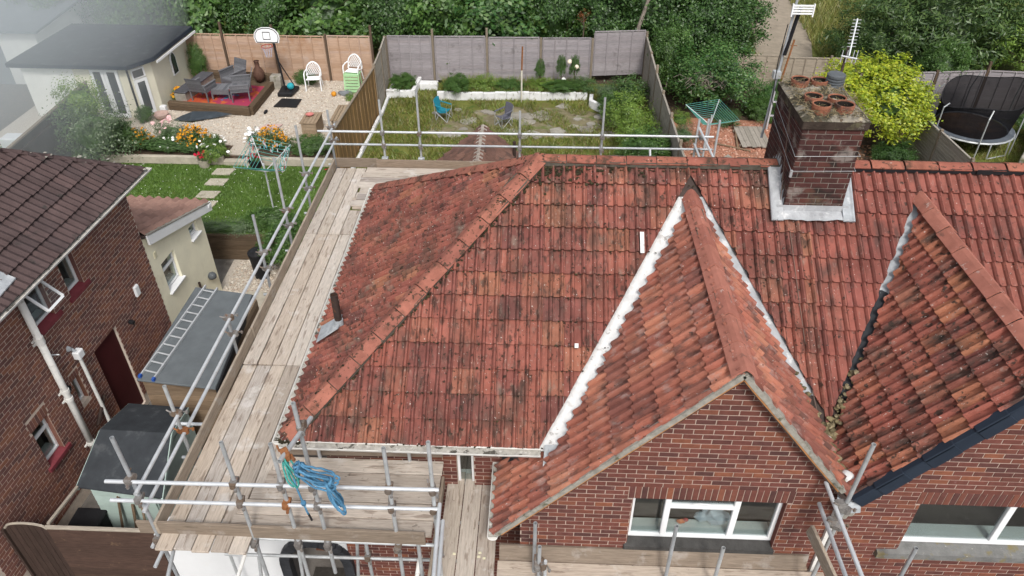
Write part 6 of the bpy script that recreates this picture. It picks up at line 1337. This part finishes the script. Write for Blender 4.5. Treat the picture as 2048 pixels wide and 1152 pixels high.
def netmat():
    m = bpy.data.materials.new('black_net'); m.use_nodes = True; N = m.node_tree.nodes; L = m.node_tree.links; N.clear(); o_ = N.new('ShaderNodeOutputMaterial'); t_ = N.new('ShaderNodeBsdfTransparent'); d = N.new('ShaderNodeBsdfDiffuse'); d.inputs[0].default_value = (.012,.012,.014,1); x = N.new('ShaderNodeMixShader'); x.inputs[0].default_value = .84; L.new(t_.outputs[0], x.inputs[1]); L.new(d.outputs[0], x.inputs[2]); L.new(x.outputs[0], o_.inputs[0]); return m
b = MB(); n = 28; lo_ = ring(rr*.85,zt+.06,n); hi_ = []
for i in range(n):
    a = 6.283*i/n; hi_.append((cx+rr*.95*math.cos(a)+.1, cy+rr*.9*math.sin(a), 2.55+.30*math.cos(a-.4)+.12*math.cos(3*a)))
b.add(lo_+hi_, [(i,(i+1)%n,n+(i+1)%n,n+i) for i in range(n)]); obj('safety_net', b, netmat(), tp)
b = MB(); b.path(hi_, .018, 5, closed=True); obj('net_band', b, 'black', tp)
for i in range(6):
    a = 6.283*i/6+.3; b = MB(); b.path([(cx+rr*1.05*math.cos(a),cy+rr*1.05*math.sin(a),G1),(cx+rr*1.05*math.cos(a),cy+rr*1.05*math.sin(a),2.2),(cx+rr*1.0*math.cos(a)+.1,cy+rr*.95*math.sin(a),2.62+.3*math.cos(a-.4))], .022, 6); obj('net_pole', b, 'steel', tp)
for i in range(3): a = 6.283*i/3+.9; b = MB(); b.path([(cx+rr*math.cos(a-.3),cy+rr*math.sin(a-.3),zt),(cx+rr*math.cos(a-.3)*1.02,cy+rr*math.sin(a-.3)*1.02,G1+.03),(cx+rr*math.cos(a+.3)*1.02,cy+rr*math.sin(a+.3)*1.02,G1+.03),(cx+rr*math.cos(a+.3),cy+rr*math.sin(a+.3),zt)], .025, 6); obj('leg', b, 'steel', tp)
tag(obj('concrete_wall', MB().beam((14.9,21.4,1.0),(17.8,25.3,1.15),.18,.9), 'slab', bev=.02), 'low concrete wall beyond the trampoline at the right edge', 'wall')
# ------------------------------------------------------------------ aerials behind the chimney
ae = thing('aerial', 'television aerial on a mast strapped behind the chimney, white grid at its top', 'aerial', (3.36,10.5,7.4))
b = MB(); b.tube((3.34,10.52,7.2),(3.46,10.62,9.45),.019,8); obj('mast', b, 'steel', ae)
b = MB(); b.beam((3.42,10.55,8.45),(3.52,10.62,9.1),.035,.04); obj('boom', b, 'black', ae)
for i in range(4): b = MB(); b.box(3.38,3.66,10.5,10.515,9.03+i*.035,9.05+i*.035); obj('reflector_bar', b, 'whitep', ae)
b = MB(); b.box(3.37,3.385,10.49,10.52,9.0,9.17); b.box(3.655,3.67,10.49,10.52,9.0,9.17); obj('reflector_edge', b, 'whitep', ae)
b = MB(); b.box(3.32,3.42,10.50,10.60,8.12,8.22); obj('clamp', b, 'steel', ae); b = MB(); b.path([(3.36,10.5,8.9),(3.33,10.48,8.4),(3.30,10.3,7.9),(3.38,10.1,7.6)], .007, 5); obj('cable', b, 'black', ae)
ae2 = thing('aerial', 'comb-shaped aerial on a leaning post right of the chimney pots', 'aerial', (4.33,10.6,7.4))
b = MB(); b.tube((4.24,10.50,7.4),(4.40,10.85,8.48),.02,8); obj('mast', b, 'castiron', ae2)
b = MB(); b.tube((4.38,10.7,8.40),(4.52,11.1,8.80),.012,6); obj('boom', b, 'alloy', ae2)
for i in range(9): p = Vector((4.38,10.7,8.40)).lerp(Vector((4.52,11.1,8.80)), .25+i*.09); b = MB(); b.tube(p-Vector((.06,0,0)), p+Vector((.06,0,0)), .005, 4); obj('element', b, 'alloy', ae2)
b = MB(); b.tube((4.27,10.7,8.40),(4.50,10.7,8.36),.012,6); obj('reflector', b, 'alloy', ae2)
for x in (4.28,4.35,4.44,4.49): b = MB(); b.tube((x,10.7,8.30),(x,10.7,8.48),.006,4); obj('element', b, 'alloy', ae2)
# far pale building at the hazy top left corner
fbld = thing('far_outbuilding', 'pale low outbuilding in the haze beyond the garden room', 'building', (-21.5,29,G1))
b = MB(); b.box(-24.5,-19.2,27.6,32,G1,2.9); obj('wall', b, 'whitec', fbld); b = MB(); b.prism([(-24.8,27.3,2.9),(-18.9,27.3,2.9),(-18.9,32.2,3.2),(-24.8,32.2,3.2)], (0,0,.08)); obj('roof', b, 'felt', fbld); b = MB(); b.box(-21.6,-20.7,27.57,27.598,G1,2.6); obj('door', b, 'felt', fbld)
tag(obj('white_trough', MB().box(-17.9,-16.9,22.0,22.5,G1,G1+.4), 'whitewall', bev=.03), 'white trough in the hazy garden on the left', 'trough')
tag(obj('paddling_pool', MB().lathe([(.9,0),(1.0,.25),(1.05,.3),(.95,.3),(.88,.1)], (-17.6,20.3,G1), 20), mat('pale_blue_pool', [(.20,.35,.45)], .5, (4,.1), None)), 'pale blue paddling pool on the far left lawn', 'pool')
# ------------------------------------------------------------------ plants
def leafmat(name, pal, mo=(.8,.3)): return mat(name, pal, mott=mo, leaf=True)
MT['lf_dark'] = leafmat('dark_green_leaves', [(.026,.064,.016),(.044,.105,.025),(.068,.145,.034),(.034,.082,.02),(.10,.19,.042),(.052,.12,.028)])
MT['lf_mid'] = leafmat('mid_green_leaves', [(.05,.115,.024),(.075,.16,.034),(.10,.195,.04),(.04,.095,.022),(.14,.24,.05)])
MT['lf_ivy'] = leafmat('ivy_leaves', [(.03,.095,.022),(.05,.135,.03),(.075,.17,.038),(.12,.21,.05),(.022,.065,.018)])
MT['lf_gold'] = leafmat('golden_leaves', [(.34,.42,.024),(.45,.50,.03),(.26,.36,.024),(.52,.53,.04),(.18,.29,.028),(.30,.40,.025)])
MT['lf_conif'] = leafmat('conifer_needles', [(.028,.068,.018),(.05,.10,.025),(.078,.14,.032),(.11,.175,.04)])
MT['lf_lime'] = leafmat('lime_leaves', [(.14,.24,.035),(.19,.29,.045),(.10,.19,.03),(.24,.33,.06)])
MT['lf_grey'] = leafmat('grey_green_leaves', [(.10,.155,.07),(.13,.19,.09),(.075,.125,.055),(.16,.21,.11)])
MT['lf_herb'] = leafmat('border_leaves', [(.05,.11,.028),(.07,.14,.035),(.095,.17,.045),(.04,.09,.025)])
MT['lf_rust'] = leafmat('dead_orange_leaves', [(.35,.10,.03),(.28,.08,.03)])
MT['bark'] = mat('bark', [(.11,.085,.065)], .95, (6.,.4), (30,.8))
MT['barkg'] = mat('grey_bark', [(.22,.19,.16)], .95, (6.,.4), (30,.8))
def leaf_quads(C, N, size, asp=.55):
    n = len(C); T = nr.normal(size=(n,3)); T -= N*(T*N).sum(1)[:,None]; T /= np.linalg.norm(T,axis=1)[:,None]+1e-9; S = np.cross(N,T)
    l = size[:,None]; V = np.stack([C-T*l*.5, C+S*l*asp*.5-N*l*.07, C+T*l*.5-N*l*.12, C-S*l*asp*.5-N*l*.07],1)
    return V.reshape(-1,3), np.arange(4*n).reshape(n,4)
def crown_mesh(name, m, n=9000, clumps=90, leaf=.05, sig=.13, seed=1, base=-.6, inner=.25, lump=.16, flat=False, asp=.55, updir=.5):
    r_ = np.random.RandomState(seed)
    d = r_.normal(size=(clumps*3,3)); d /= np.linalg.norm(d,axis=1)[:,None]; d = d[d[:,2] > base][:clumps]; k = len(d)
    rad = 1+lump*r_.normal(size=k); rad[:int(k*inner)] *= r_.uniform(.3,.8,int(k*inner)); cc = d*rad[:,None]*.86
    ix = r_.randint(0,k,n); C = cc[ix]+r_.normal(size=(n,3))*sig*r_.uniform(.6,1.3,k)[ix][:,None]*(np.array([1,1,.6]) if flat else 1)
    out = C/(np.linalg.norm(C,axis=1)[:,None]+1e-6); N = out*.8+np.array([0,0,updir])+r_.normal(size=(n,3))*.55; N /= np.linalg.norm(N,axis=1)[:,None]
    V, F = leaf_quads(C, N, leaf*r_.uniform(.6,1.35,n), asp); return mesh_np(name, V, F, m)
CM = {
 'dark': [crown_mesh('crown', 'lf_dark', 17000, 150, .066, .10, s) for s in (1,2)], 'mid': [crown_mesh('crown', 'lf_mid', 16000, 140, .068, .10, s) for s in (3,4)],
 'ivy': [crown_mesh('crown', 'lf_ivy', 17000, 150, .062, .095, 5)], 'gold': [crown_mesh('crown', 'lf_gold', 26000, 230, .060, .075, 6, lump=.10, inner=.15)],
 'bramble': [crown_mesh('crown', 'lf_ivy', 7500, 110, .11, .11, 21), crown_mesh('crown', 'lf_mid', 7000, 100, .12, .11, 22)],
 'conif': [crown_mesh('crown', 'lf_conif', 20000, 170, .075, .10, 7, flat=True, asp=.25)], 'lime': [crown_mesh('crown', 'lf_lime', 5000, 60, .075, .13, 8)],
 'grey': [crown_mesh('crown', 'lf_grey', 6500, 70, .07, .13, 9)], 'herb': [crown_mesh('crown', 'lf_herb', 3000, 45, .10, .16, 10, base=-.2)], 'rust': [crown_mesh('crown', 'lf_rust', 400, 14, .10, .16, 12)] }
cores = {}
def core_mesh(m):  # solid core in mostly darker leaf colour, painting shade into crown gaps
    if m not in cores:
        b = MB(); b.blob((0,0,0), .58, 3, .10); me = bpy.data.meshes.new('shade_core'); me.from_pydata([tuple(v) for v in b.v], [], b.f); me.materials.append(MT[m]); cores[m] = me
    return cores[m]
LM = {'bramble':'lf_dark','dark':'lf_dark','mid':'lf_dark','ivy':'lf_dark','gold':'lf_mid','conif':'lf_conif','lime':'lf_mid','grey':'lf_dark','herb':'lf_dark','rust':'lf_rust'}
def plant(name, label, cat, x, y, z0, r, zc, kind, group=None, trunk=True, rz=None, core=True, bark='bark', var=0):
    """r: (rx, ry, rz) of the crown, zc: height of its middle above the ground"""
    t = thing(name, label, cat, (x,y,z0), group); me = CM[kind][var % len(CM[kind])]; rz = (rng.choice((0,math.pi)) if r[0] > 1.5*r[1] else rng.uniform(0,6.28)) if rz is None else rz
    o = bpy.data.objects.new('crown', me); _link(o, t); o.location = (0,0,zc); o.rotation_euler = (0,0,rz); o.scale = r
    if core:
        c = bpy.data.objects.new('shade_core', core_mesh(LM[kind])); _link(c, t); c.location = (0,0,zc-.05*r[2]); c.rotation_euler = (0,0,rz); c.scale = tuple(q*(.75 if kind == 'conif' else .93) for q in r)
    if trunk:
        b = MB(); h = zc+.2*r[2]; tr = .035*max(r[0],.5)+.015; b.path([(x,y,z0-.1),(x+.05*r[0],y,z0+h*.4),(x-.03*r[0],y+.04*r[0],z0+h)], tr, 8, taper=.45)
        for k in range(5): a = 6.28*k/5+rng.random(); q = .45+.1*k; b.path([(x+.02,y,z0+h*q),(x+math.cos(a)*r[0]*.35,y+math.sin(a)*r[1]*.35,z0+h*q+.3*r[2]),(x+math.cos(a)*r[0]*.65,y+math.sin(a)*r[1]*.65,z0+h*q+.5*r[2])], tr*.45, 6, taper=.3)
        obj('trunk', b, bark, t)
    return t
# hedge trees behind the fences
HT_ = [(-24,33,'mid'),(-20.5,31.5,'dark'),(-17.2,31.8,'mid'),(-14.2,31.0,'bramble'),(-11.4,31.3,'dark'),(-8.6,30.8,'bramble'),(-6.2,31.1,'dark'),(-4.0,30.9,'bramble'),(-1.9,30.8,'bramble'),(.2,31.0,'dark'),(2.3,31.2,'dark'),(4.4,31.3,'dark'),(6.6,30.8,'dark'),(-22,37,'dark'),(-18,36,'mid'),(-13.5,35.5,'dark'),(-9.5,35,'mid'),(-5.5,35,'dark'),(-1.8,35,'dark'),(1.9,35,'dark'),(5.2,35,'dark'),(7.6,34.0,'mid')]
words = {-24:'leftmost',-20.5:'second from the left',-17.2:'third from the left',-14.2:'left of the honey fence',-11.4:'behind the deck',-8.6:'behind the lone plastic chair',-6.2:'behind the meeting of the two back fences',-4.0:'behind the second silver panel',-1.9:'behind the third silver panel',.2:'behind the washing post',2.3:'behind the roses',4.4:'behind the tall end panel',6.6:'above the ivy bush',-22:'far in the haze on the left',-18:'hazy, farther back on the left',-13.5:'farther back behind the garden room',-9.5:'farther back above the basketball stand',-5.5:'farther back near the middle left',-1.8:'farther back near the middle',1.9:'farther back, dark, above the grey fence',5.2:'farther back beside the thin bare trunk',7.6:'nearest the dirt track'}
for i, (x, y, k) in enumerate(HT_):
    s = 1.75+.35*(i % 3)/2; zz = 1.15+(.35 if y > 33 else 0)
    plant('hedge_tree', ('bushy tree in the hedge, ' if k != 'dark' else 'dark bushy tree in the hedge, ')+words[x], 'tree', x, y, G2-.05, (s,s*.85,1.6+.25*(i % 4)/3+(.5 if y > 33 else 0)), zz+.55, k, 'trees in the back hedge', var=i)
for i, (x, y, r_, lb) in enumerate([(-.2,30.1,.5,'sprig of yellow-green leaves poking from the dark hedge near the middle'),(1.7,30.4,.55,'pale lime shrub in the dark hedge')]): plant('lime_shrub', lb, 'shrub', x, y+.2, 1.6, (r_,r_,r_*.8), 1.0, 'lime', trunk=False, core=False)
plant('dead_branch', 'spray of dead orange leaves above the tall end fence panel', 'branch', 1.6, 29.6, 2.2, (.38,.3,.3), .9, 'rust', core=False)
tt = thing('bare_trunk', 'thin leaning bare tree trunk above the tall end panel', 'tree', (3.7,31.0,G2)); b = MB(); b.path([(3.6,29.6,G2),(3.75,29.6,2.7),(4.0,29.7,3.6),(4.2,29.8,4.6)], .09, 8, taper=.6); obj('trunk', b, 'barkg', tt); b = MB(); b.path([(3.95,29.7,3.5),(4.3,29.6,4.1),(4.5,29.6,4.5)], .03, 6, taper=.4); obj('limb', b, 'barkg', tt)
# right side
plant('ivy_bush', 'big ivy covered bush right of the overgrown garden fence', 'bush', 6.2, 26.6, G1, (1.75,1.5,1.15), 1.15, 'ivy', bark='barkg')
plant('ivy_bush', 'ivy spilling over the top of the fence left of the big ivy bush', 'bush', 4.9, 27.9, G1, (.9,.9,1.3), 1.2, 'mid')
plant('dark_tree', 'very dark rounded tree left of the dirt track', 'tree', 7.3, 31.2, G2, (2.0,1.4,1.6), 1.3, 'dark', var=1)
tw = thing('dead_twigs', 'tangle of bare brown twigs on the ivy bush', 'twigs', (5.6,25.4,1.6)); b = MB()
for i in range(60): a = rng.uniform(0,6.28); l = rng.uniform(.2,.6); p = Vector((5.65+rng.gauss(0,.35),25.45+rng.gauss(0,.15),2.15+rng.gauss(0,.15))); b.path([p, p+Vector((math.cos(a)*l*.5,math.sin(a)*l*.3,.08)), p+Vector((math.cos(a)*l,math.sin(a)*l*.5,-.05))], .009, 4)
o_ = obj('twigs', b, 'barkg', tw, kind='stuff', fixn=False)
plant('golden_shrub', 'large bright golden yellow shrub right of the chimney', 'shrub', 10.95, 23.9, G1, (1.95,1.5,1.3), 1.5, 'gold')
for i, (x, y, r_, z_, lb) in enumerate([(15.2,29.2,2.9,2.1,'huge dark conifer behind the golden shrub'),(13.0,29.3,1.9,1.7,'dark conifer boughs left of the huge conifer, beside the track'),(19.2,29.6,2.4,1.7,'dark conifer at the right edge beyond the panel fence'),(17.2,33.0,2.8,2.0,'dark conifer far behind at the top right')]):
    plant('conifer', lb, 'tree', x, y, G1, (r_,r_*.85,r_*.85), z_, 'conif', 'conifers at the top right')
for i, (x, y, r_, z_, k, lb) in enumerate([(14.4,26.9,1.1,1.6,'mid','broad-leaved boughs hanging over the panel fence'),(17.7,27.3,1.4,1.9,'lime','yellow-green foliage at the top right edge'),(18.9,26.9,1.1,1.3,'lime','yellow-green leaves drooping over the fence at the right edge'),(16.6,24.2,.55,.6,'mid','low leafy plants beyond the trampoline'),(17.4,24.9,.6,.8,'mid','leafy plants at the right edge behind the concrete wall')]): plant('overhanging_tree', lb, 'tree', x, y, G1, (r_,r_*.8,r_*.75), z_, k, core=(k == 'mid'))
for i, (x, y, r_, z_, k, lb) in enumerate([(3.0,24.0,.85,.85,'lime','lime green shrub against the weathered side fence'),(3.2,22.6,.75,.75,'lime','lime green shrub nearest the scaffold by the side fence'),(3.2,26.3,.8,.55,'herb','weedy mound over the rubble heap by the side fence'),(2.5,26.4,.55,.5,'grey','grey-green weeds behind the curved white wall'),(2.6,25.2,.6,.5,'mid','leafy shrub beside the curved white wall'),(3.3,20.9,.85,.85,'mid','green shrub low beside the scaffold rail, right'),(2.6,21.6,.45,.4,'lime','small lime shrub beside the scaffold rail')]): plant('shrub', lb, 'shrub', x, y, G1, (r_,r_,r_*.8), z_, k, core=(k != 'lime'))
for i, (x, y, r_, z_, k, lb) in enumerate([(4.75,23.0,.48,.5,'grey','variegated shrub left of the washing line'),(4.7,23.7,.4,.75,'lime','yellowish shrub top left of the washing line'),(6.6,24.9,.5,.25,'herb','green weeds behind the washing line'),(7.9,25.6,.6,.3,'mid','weeds at the foot of the tan fence'),(8.6,26.4,.8,.5,'ivy','leafy climber below the rusty stake'),(9.6,21.9,.4,.2,'mid','small weed clump right of the chimney'),(11.4,22.2,.6,.3,'dark','dark weeds along the pale fence'),(10.6,21.0,.5,.25,'herb','low weeds among the dark leaf litter'),(11.9,20.8,.45,.3,'dark','weeds at the near end of the pale fence')]): plant('weed_clump', lb, 'weeds', x, y, G1, (r_,r_,r_*.7), z_, k, trunk=False, core=True)
# left side
plant('large_shrub', 'large grey-green shrub by the dark boundary fence', 'shrub', -14.2, 21.5, G1, (1.15,.95,1.05), .95, 'grey')
plant('large_shrub', 'yellow-green topped shrub behind the large grey-green one', 'shrub', -14.9, 22.4, G1, (.8,.7,.9), 1.5, 'lime')
plant('fennel_bush', 'feathery dark green bush in front of the french doors', 'bush', -13.6, 21.9, G2, (.62,.5,.5), .45, 'mid')
plant('climber', 'dark climber on the fence behind the deck', 'climber', -13.2, 27.6, G2, (.35,.2,.7), .8, 'mid')
plant('corner_shrub', 'green shrub at the corner above the retaining wall', 'shrub', -6.75, 16.7, 0, (.75,.65,.75), .85, 'mid')
plant('edge_plants', 'weeds overhanging the retaining wall near the cream extension', 'weeds', -8.7, 17.45, G1, (.9,.3,.25), .1, 'grey', trunk=False)
plant('edge_plants', 'weeds overhanging the retaining wall right of the bin', 'weeds', -7.4, 17.6, G1, (.8,.35,.4), .25, 'mid', trunk=False)
plant('border_plants', 'leafy border plants right of the path, by the plank fence', 'plants', -7.35, 21.85, G2, (.8,.32,.35), .25, 'mid', trunk=False)
plant('border_plants', 'low green border plants left of the path by the kerb', 'plants', -12.3, 21.75, G2, (1.3,.32,.28), .2, 'herb', trunk=False)
plant('border_plants', 'small pot-side foliage below the garden room downpipe', 'plants', -13.85, 24.0, G2, (.3,.25,.3), .25, 'mid', trunk=False)
plant('weed_clump', 'weeds at the foot of the honey fence beside the basketball stand', 'weeds', -9.1, 27.6, G2, (.45,.25,.35), .2, 'mid', trunk=False)
plant('weed_clump', 'little green plant on the slatted bench end', 'weeds', -6.7, 24.9, G2+.3, (.25,.2,.2), .3, 'lime', trunk=False)
plant('weed_clump', 'yellowish weed growing at the foot of the white wall', 'weeds', -4.55, 6.2, 0, (.2,.2,.2), .25, 'lime', trunk=False, core=False)
for i, (x, r_, z_, k, lb) in enumerate([(-5.4,.5,.45,'mid','weeds in the small far left corner bed'),(-3.2,.6,.4,'mid','weeds at the left end of the back bed'),(-2.2,.55,.4,'lime','yellowish weeds in the back bed left of the washing post'),(-1.2,.55,.4,'mid','weeds in the back bed just left of the washing post'),(-.1,.5,.4,'lime','yellowish weeds in the back bed just right of the washing post'),(.8,.55,.42,'mid','weeds in the back bed below the roses'),(1.5,.45,.4,'herb','weeds at the right end of the back bed')]): plant('weed_clump', lb, 'weeds', x+rng.uniform(-.2,.2), 27.35+rng.uniform(-.2,.3), G1+.05, (r_*1.25,.5,r_*rng.uniform(.35,.75)), z_*rng.uniform(.5,1.1), k, 'weeds in the back bed', trunk=False, core=False)
for i, (x, h, k, lb) in enumerate([(-.05,.85,'mid','tall thin rose stem right of the washing post'),(.75,1.0,'mid','tall rose stem in the middle of the back bed'),(1.25,1.0,'mid','rose bush with creamy blooms before the tall end panel')]): plant('rose', lb, 'rose', x, 27.7, G1, (.2,.2,.42), h, k, 'roses against the silver grey fence', core=False)
# ---- flowers
def disc_np(C, r, N=None, k=6, tilt=.5):
    n = len(C); up = nr.normal(size=(n,3))*tilt+np.array([0,-.35,1]); up /= np.linalg.norm(up,axis=1)[:,None]; T = np.cross(up, nr.normal(size=(n,3))); T /= np.linalg.norm(T,axis=1)[:,None]; S = np.cross(up,T)
    a = np.arange(k)*2*np.pi/k; V = C[:,None]+(T[:,None]*np.cos(a)[None,:,None]+S[:,None]*np.sin(a)[None,:,None])*np.asarray(r).reshape(-1,1,1); return V.reshape(-1,3), np.arange(n*k).reshape(n,k)
MT['petal_o'] = mat('orange_petals', [(.52,.22,.015),(.60,.30,.03),(.45,.17,.01)], .8, (5,.1), None); MT['petal_w'] = mat('white_petals', [(.82,.82,.80)], .8, (5,.05), None); MT['petal_p'] = mat('pink_petals', [(.68,.38,.38),(.72,.48,.48)], .8, (5,.05), None); MT['petal_r'] = mat('red_petals', [(.42,.015,.04)], .8, (5,.1), None); MT['petal_c'] = mat('cream_petals', [(.78,.68,.55)], .8, (5,.1), None)
def flowers(name, label, x, y, z, sp, n, r, m, kind='herb', body=None, group=None):
    t = plant(name, label, 'flowers', x, y, G2 if z > .9 else z, body or (sp[0]*1.0,sp[1],sp[2]*.9), sp[2]*.55, kind, group, trunk=False)
    C = nr.normal(size=(n,3)); C /= np.linalg.norm(C,axis=1)[:,None]; C[:,2] = abs(C[:,2]); C = C*np.array(sp)*nr.uniform(.75,1.12,(n,1))+np.array([x,y,WL[t.name].z+sp[2]*.62])
    V, F = disc_np(C, r*nr.uniform(.7,1.2,n)); c = np.array([x,y,WL[t.name].z]); me = mesh_np('blooms', V-c, F, m); o = bpy.data.objects.new('blooms', me); _link(o, t); o['kind'] = 'stuff'; return t
flowers('orange_flowers', 'orange daisies at the left of the border below the garden room', -13.1, 22.0, 1, (.42,.35,.42), 80, .04, 'petal_o')
flowers('orange_flowers', 'dome of orange daisies in the middle of the left border', -11.3, 22.0, 1, (.55,.42,.48), 190, .038, 'petal_o')
flowers('orange_flowers', 'dome of orange daisies in the border right of the path', -8.65, 21.95, 1, (.50,.40,.50), 210, .038, 'petal_o')
flowers('white_daisies', 'white ox-eye daisies left of the path', -10.55, 21.7, 1, (.42,.35,.42), 16, .06, 'petal_w', 'mid')
flowers('white_daisies', 'tall white daisies beside the orange dome right of the path', -9.3, 22.05, 1, (.38,.32,.50), 34, .065, 'petal_w', 'herb', body=(.26,.24,.35))
flowers('white_daisies', 'small white flowers among the pink roses', -12.0, 21.75, 1, (.30,.22,.30), 22, .05, 'petal_w')
flowers('pink_roses', 'pale pink roses in front of the deck', -12.2, 22.4, 1, (.60,.35,.55), 18, .075, 'petal_p', 'grey')
flowers('green_mound', 'green daisy mound spilling over the kerb by the step', -10.45, 21.35, 1, (.50,.40,.38), 8, .055, 'petal_w', 'lime')
def pot(x, y, lb, fl, m='kerb', r_=.2):
    t = thing('flower_pot', lb, 'flower pot', (x,y,G1)); b = MB(); b.lathe([(r_*.75,0),(r_,.26),(r_*1.05,.27),(r_*.9,.27),(r_*.7,.2)], (x,y,G1), 14); obj('pot', b, m, t)
    o = bpy.data.objects.new('leaves', CM['herb'][0]); _link(o, t); o.location = (0,0,.34); o.scale = (.2,.2,.14)
    C = np.stack([nr.uniform(-.18,.18,14), nr.uniform(-.15,.12,14), nr.uniform(.38,.52,14)],1); V, F = disc_np(C, .05*np.ones(14)); me = mesh_np('blooms', V, F, fl); o = bpy.data.objects.new('blooms', me); _link(o, t); o['kind'] = 'stuff'
pot(-10.72,21.12,'stone pot of red geraniums on the lawn by the kerb','petal_r'); pot(-9.05,21.1,'dark pot of red geraniums right of the step','petal_r','black')
tag(obj('planter_bowl', MB().lathe([(.14,0),(.24,.12),(.27,.22),(.25,.22),(.2,.12)], (-13.35,24.2,G2), 14), mat('pinkish_stone', [(.45,.33,.29)], .9, (6,.2), None)), 'pinkish stone bowl on the gravel by the garden room corner', 'planter')
hb = flowers('hanging_basket', 'hanging basket of yellow and red flowers on the garden room wall', -13.35, 25.85, 2.0, (.28,.28,.32), 30, .06, 'petal_o', 'lime')
for i, (x, z, m, lb) in enumerate([(1.05,2.05,'petal_c','creamy rose bloom high against the silver fence'),(1.32,1.85,'petal_c','creamy rose bloom before the tall end panel'),(.85,1.35,'petal_w','white bloom low in the back bed')]): tag(obj('rose_bloom', MB().blob((x,27.55,z), .085, 2, .15), m), lb, 'flower', 'blooms in the back bed')
flowers('wild_bloom', 'red pendant flower hanging by the scaffold corner', -6.6, 20.6, 1.35, (.05,.05,.06), 5, .05, 'petal_r')
# ---- grass
def blades(name, label, cat, n, fn, z, h0, h1, w, m, lean=.5):
    P = fn(n); n = len(P); h = nr.uniform(h0,h1,n); a = nr.uniform(0,6.28,n); wv = np.stack([np.cos(a),np.sin(a),0*a],1)*w*.5; ln = nr.normal(size=(n,3))*lean*h[:,None]; ln[:,2] = h
    B = np.stack([P[:,0],P[:,1],np.full(n,z)],1); V = np.stack([B-wv,B+wv,B+ln],1).reshape(-1,3); me = mesh_np(name, V, np.arange(3*n).reshape(n,3), m)
    o = bpy.data.objects.new(name, me); col.objects.link(o); o['kind'] = 'stuff'; tag(o, label, cat); return o
MT['blade'] = leafmat('lawn_blades', [(.12,.22,.04),(.15,.26,.05),(.10,.19,.034),(.19,.29,.065)], (1.2,.3)); MT['blade2'] = leafmat('rough_grass_blades', [(.13,.20,.03),(.19,.25,.04),(.26,.27,.06),(.09,.15,.024),(.30,.25,.09),(.22,.17,.07)], (1.0,.4)); MT['blade3'] = leafmat('meadow_blades', [(.17,.22,.045),(.26,.27,.07),(.34,.30,.11),(.11,.18,.03)], (.8,.35))
rect = lambda x0,x1,y0,y1: (lambda n: np.stack([nr.uniform(x0,x1,n), nr.uniform(y0,y1,n)],1))
blades('lawn_grass', 'mown green lawn grass of the left garden', 'grass', 60000, rect(-14.1,-6.5,17.3,21.2), G1, .03, .08, .022, 'blade')
def rough_fn(n):
    P = np.stack([nr.uniform(-5.7,3.9,n), nr.uniform(17.5,28.2,n)],1); d = np.sin(P[:,0]*1.9+1)*np.sin(P[:,1]*2.3)+.6*np.sin(P[:,0]*4.1+P[:,1]*3.0)
    pat = (P[:,1] > 23.6) & (P[:,1] < 26.4) & (P[:,0] > -4) & (P[:,0] < 2.6); keep = np.where(pat, d > -.1, d > -1.15); return P[keep]
blades('rough_grass', 'patchy overgrown grass of the middle garden', 'grass', 75000, rough_fn, G1, .05, .17, .028, 'blade2', .6)
def meadow_fn(n):
    P = np.stack([nr.uniform(7.5,18,n), nr.uniform(29.0,42,n)],1); c = 10.2+(P[:,1]-31)*.1; return P[(abs(P[:,0]-c) > 1.35)]
blades('meadow_grass', 'long yellowing grass on the banks of the dirt track', 'grass', 26000, meadow_fn, G2, .15, .55, .05, 'blade3', .5)
blades('bed_weeds', 'tall weedy grass growing in the back bed', 'weeds', 6000, rect(-3.8,1.8,26.9,28.3), G1+.05, .12, .45, .035, 'blade2', .45)
blades('yard_grass', 'weedy grass below the trampoline', 'grass', 7000, rect(12.8,17.5,19.5,24.5), G1, .05, .15, .03, 'blade2', .6)
dn = 130; C = np.stack([nr.uniform(-13.8,-6.6,dn), nr.uniform(17.4,21.1,dn), np.full(dn,G1+.07)],1); V, F = disc_np(C, np.full(dn,.011), tilt=.2); o = bpy.data.objects.new('lawn_daisies', mesh_np('lawn_daisies', V, F, 'petal_w')); col.objects.link(o); o['kind'] = 'stuff'; tag(o, 'tiny white daisies dotted over the left lawn', 'daisies')
ln_ = 1600; V, F = leaf_quads(np.stack([nr.uniform(9.2,12.2,ln_), nr.uniform(19.5,23.5,ln_), np.full(ln_,G1+.03)],1), (lambda q: q/np.linalg.norm(q,axis=1)[:,None])(nr.normal(size=(ln_,3))*.4+np.array([0,0,1])), nr.uniform(.06,.14,ln_)); MT['litter'] = mat('leaf_litter', [(.20,.085,.045),(.26,.13,.07),(.13,.07,.045),(.32,.20,.13)], .9, (5,.2), None); o = bpy.data.objects.new('leaf_litter', mesh_np('leaf_litter', V, F, 'litter')); col.objects.link(o); o['kind'] = 'stuff'; tag(o, 'brown leaf litter and rubble right of the chimney', 'litter')
# ------------------------------------------------------------------ fog on the lens, modelled as an added bank of haze over the left gardens
def haze():
    m = bpy.data.materials.new('haze'); m.use_nodes = True; N = m.node_tree.nodes; L = m.node_tree.links; N.clear(); o_ = N.new('ShaderNodeOutputMaterial'); v = N.new('ShaderNodeVolumePrincipled'); v.inputs['Color'].default_value = (.90,.96,1,1); v.inputs['Density'].default_value = HAZE_D; L.new(v.outputs[0], o_.inputs['Volume'])
    vs, fs = ICO[3]; b = MB(); b.add([(x*13.5-26.3, y*20+22, z*9+3.5) for x, y, z in vs], fs); o = obj('haze', b, m, kind='stuff', smooth=True); o['label'] = 'pale haze volume over the left gardens, standing in for fog on the lens'; o['category'] = 'haze'
HAZE_D = .066
haze()
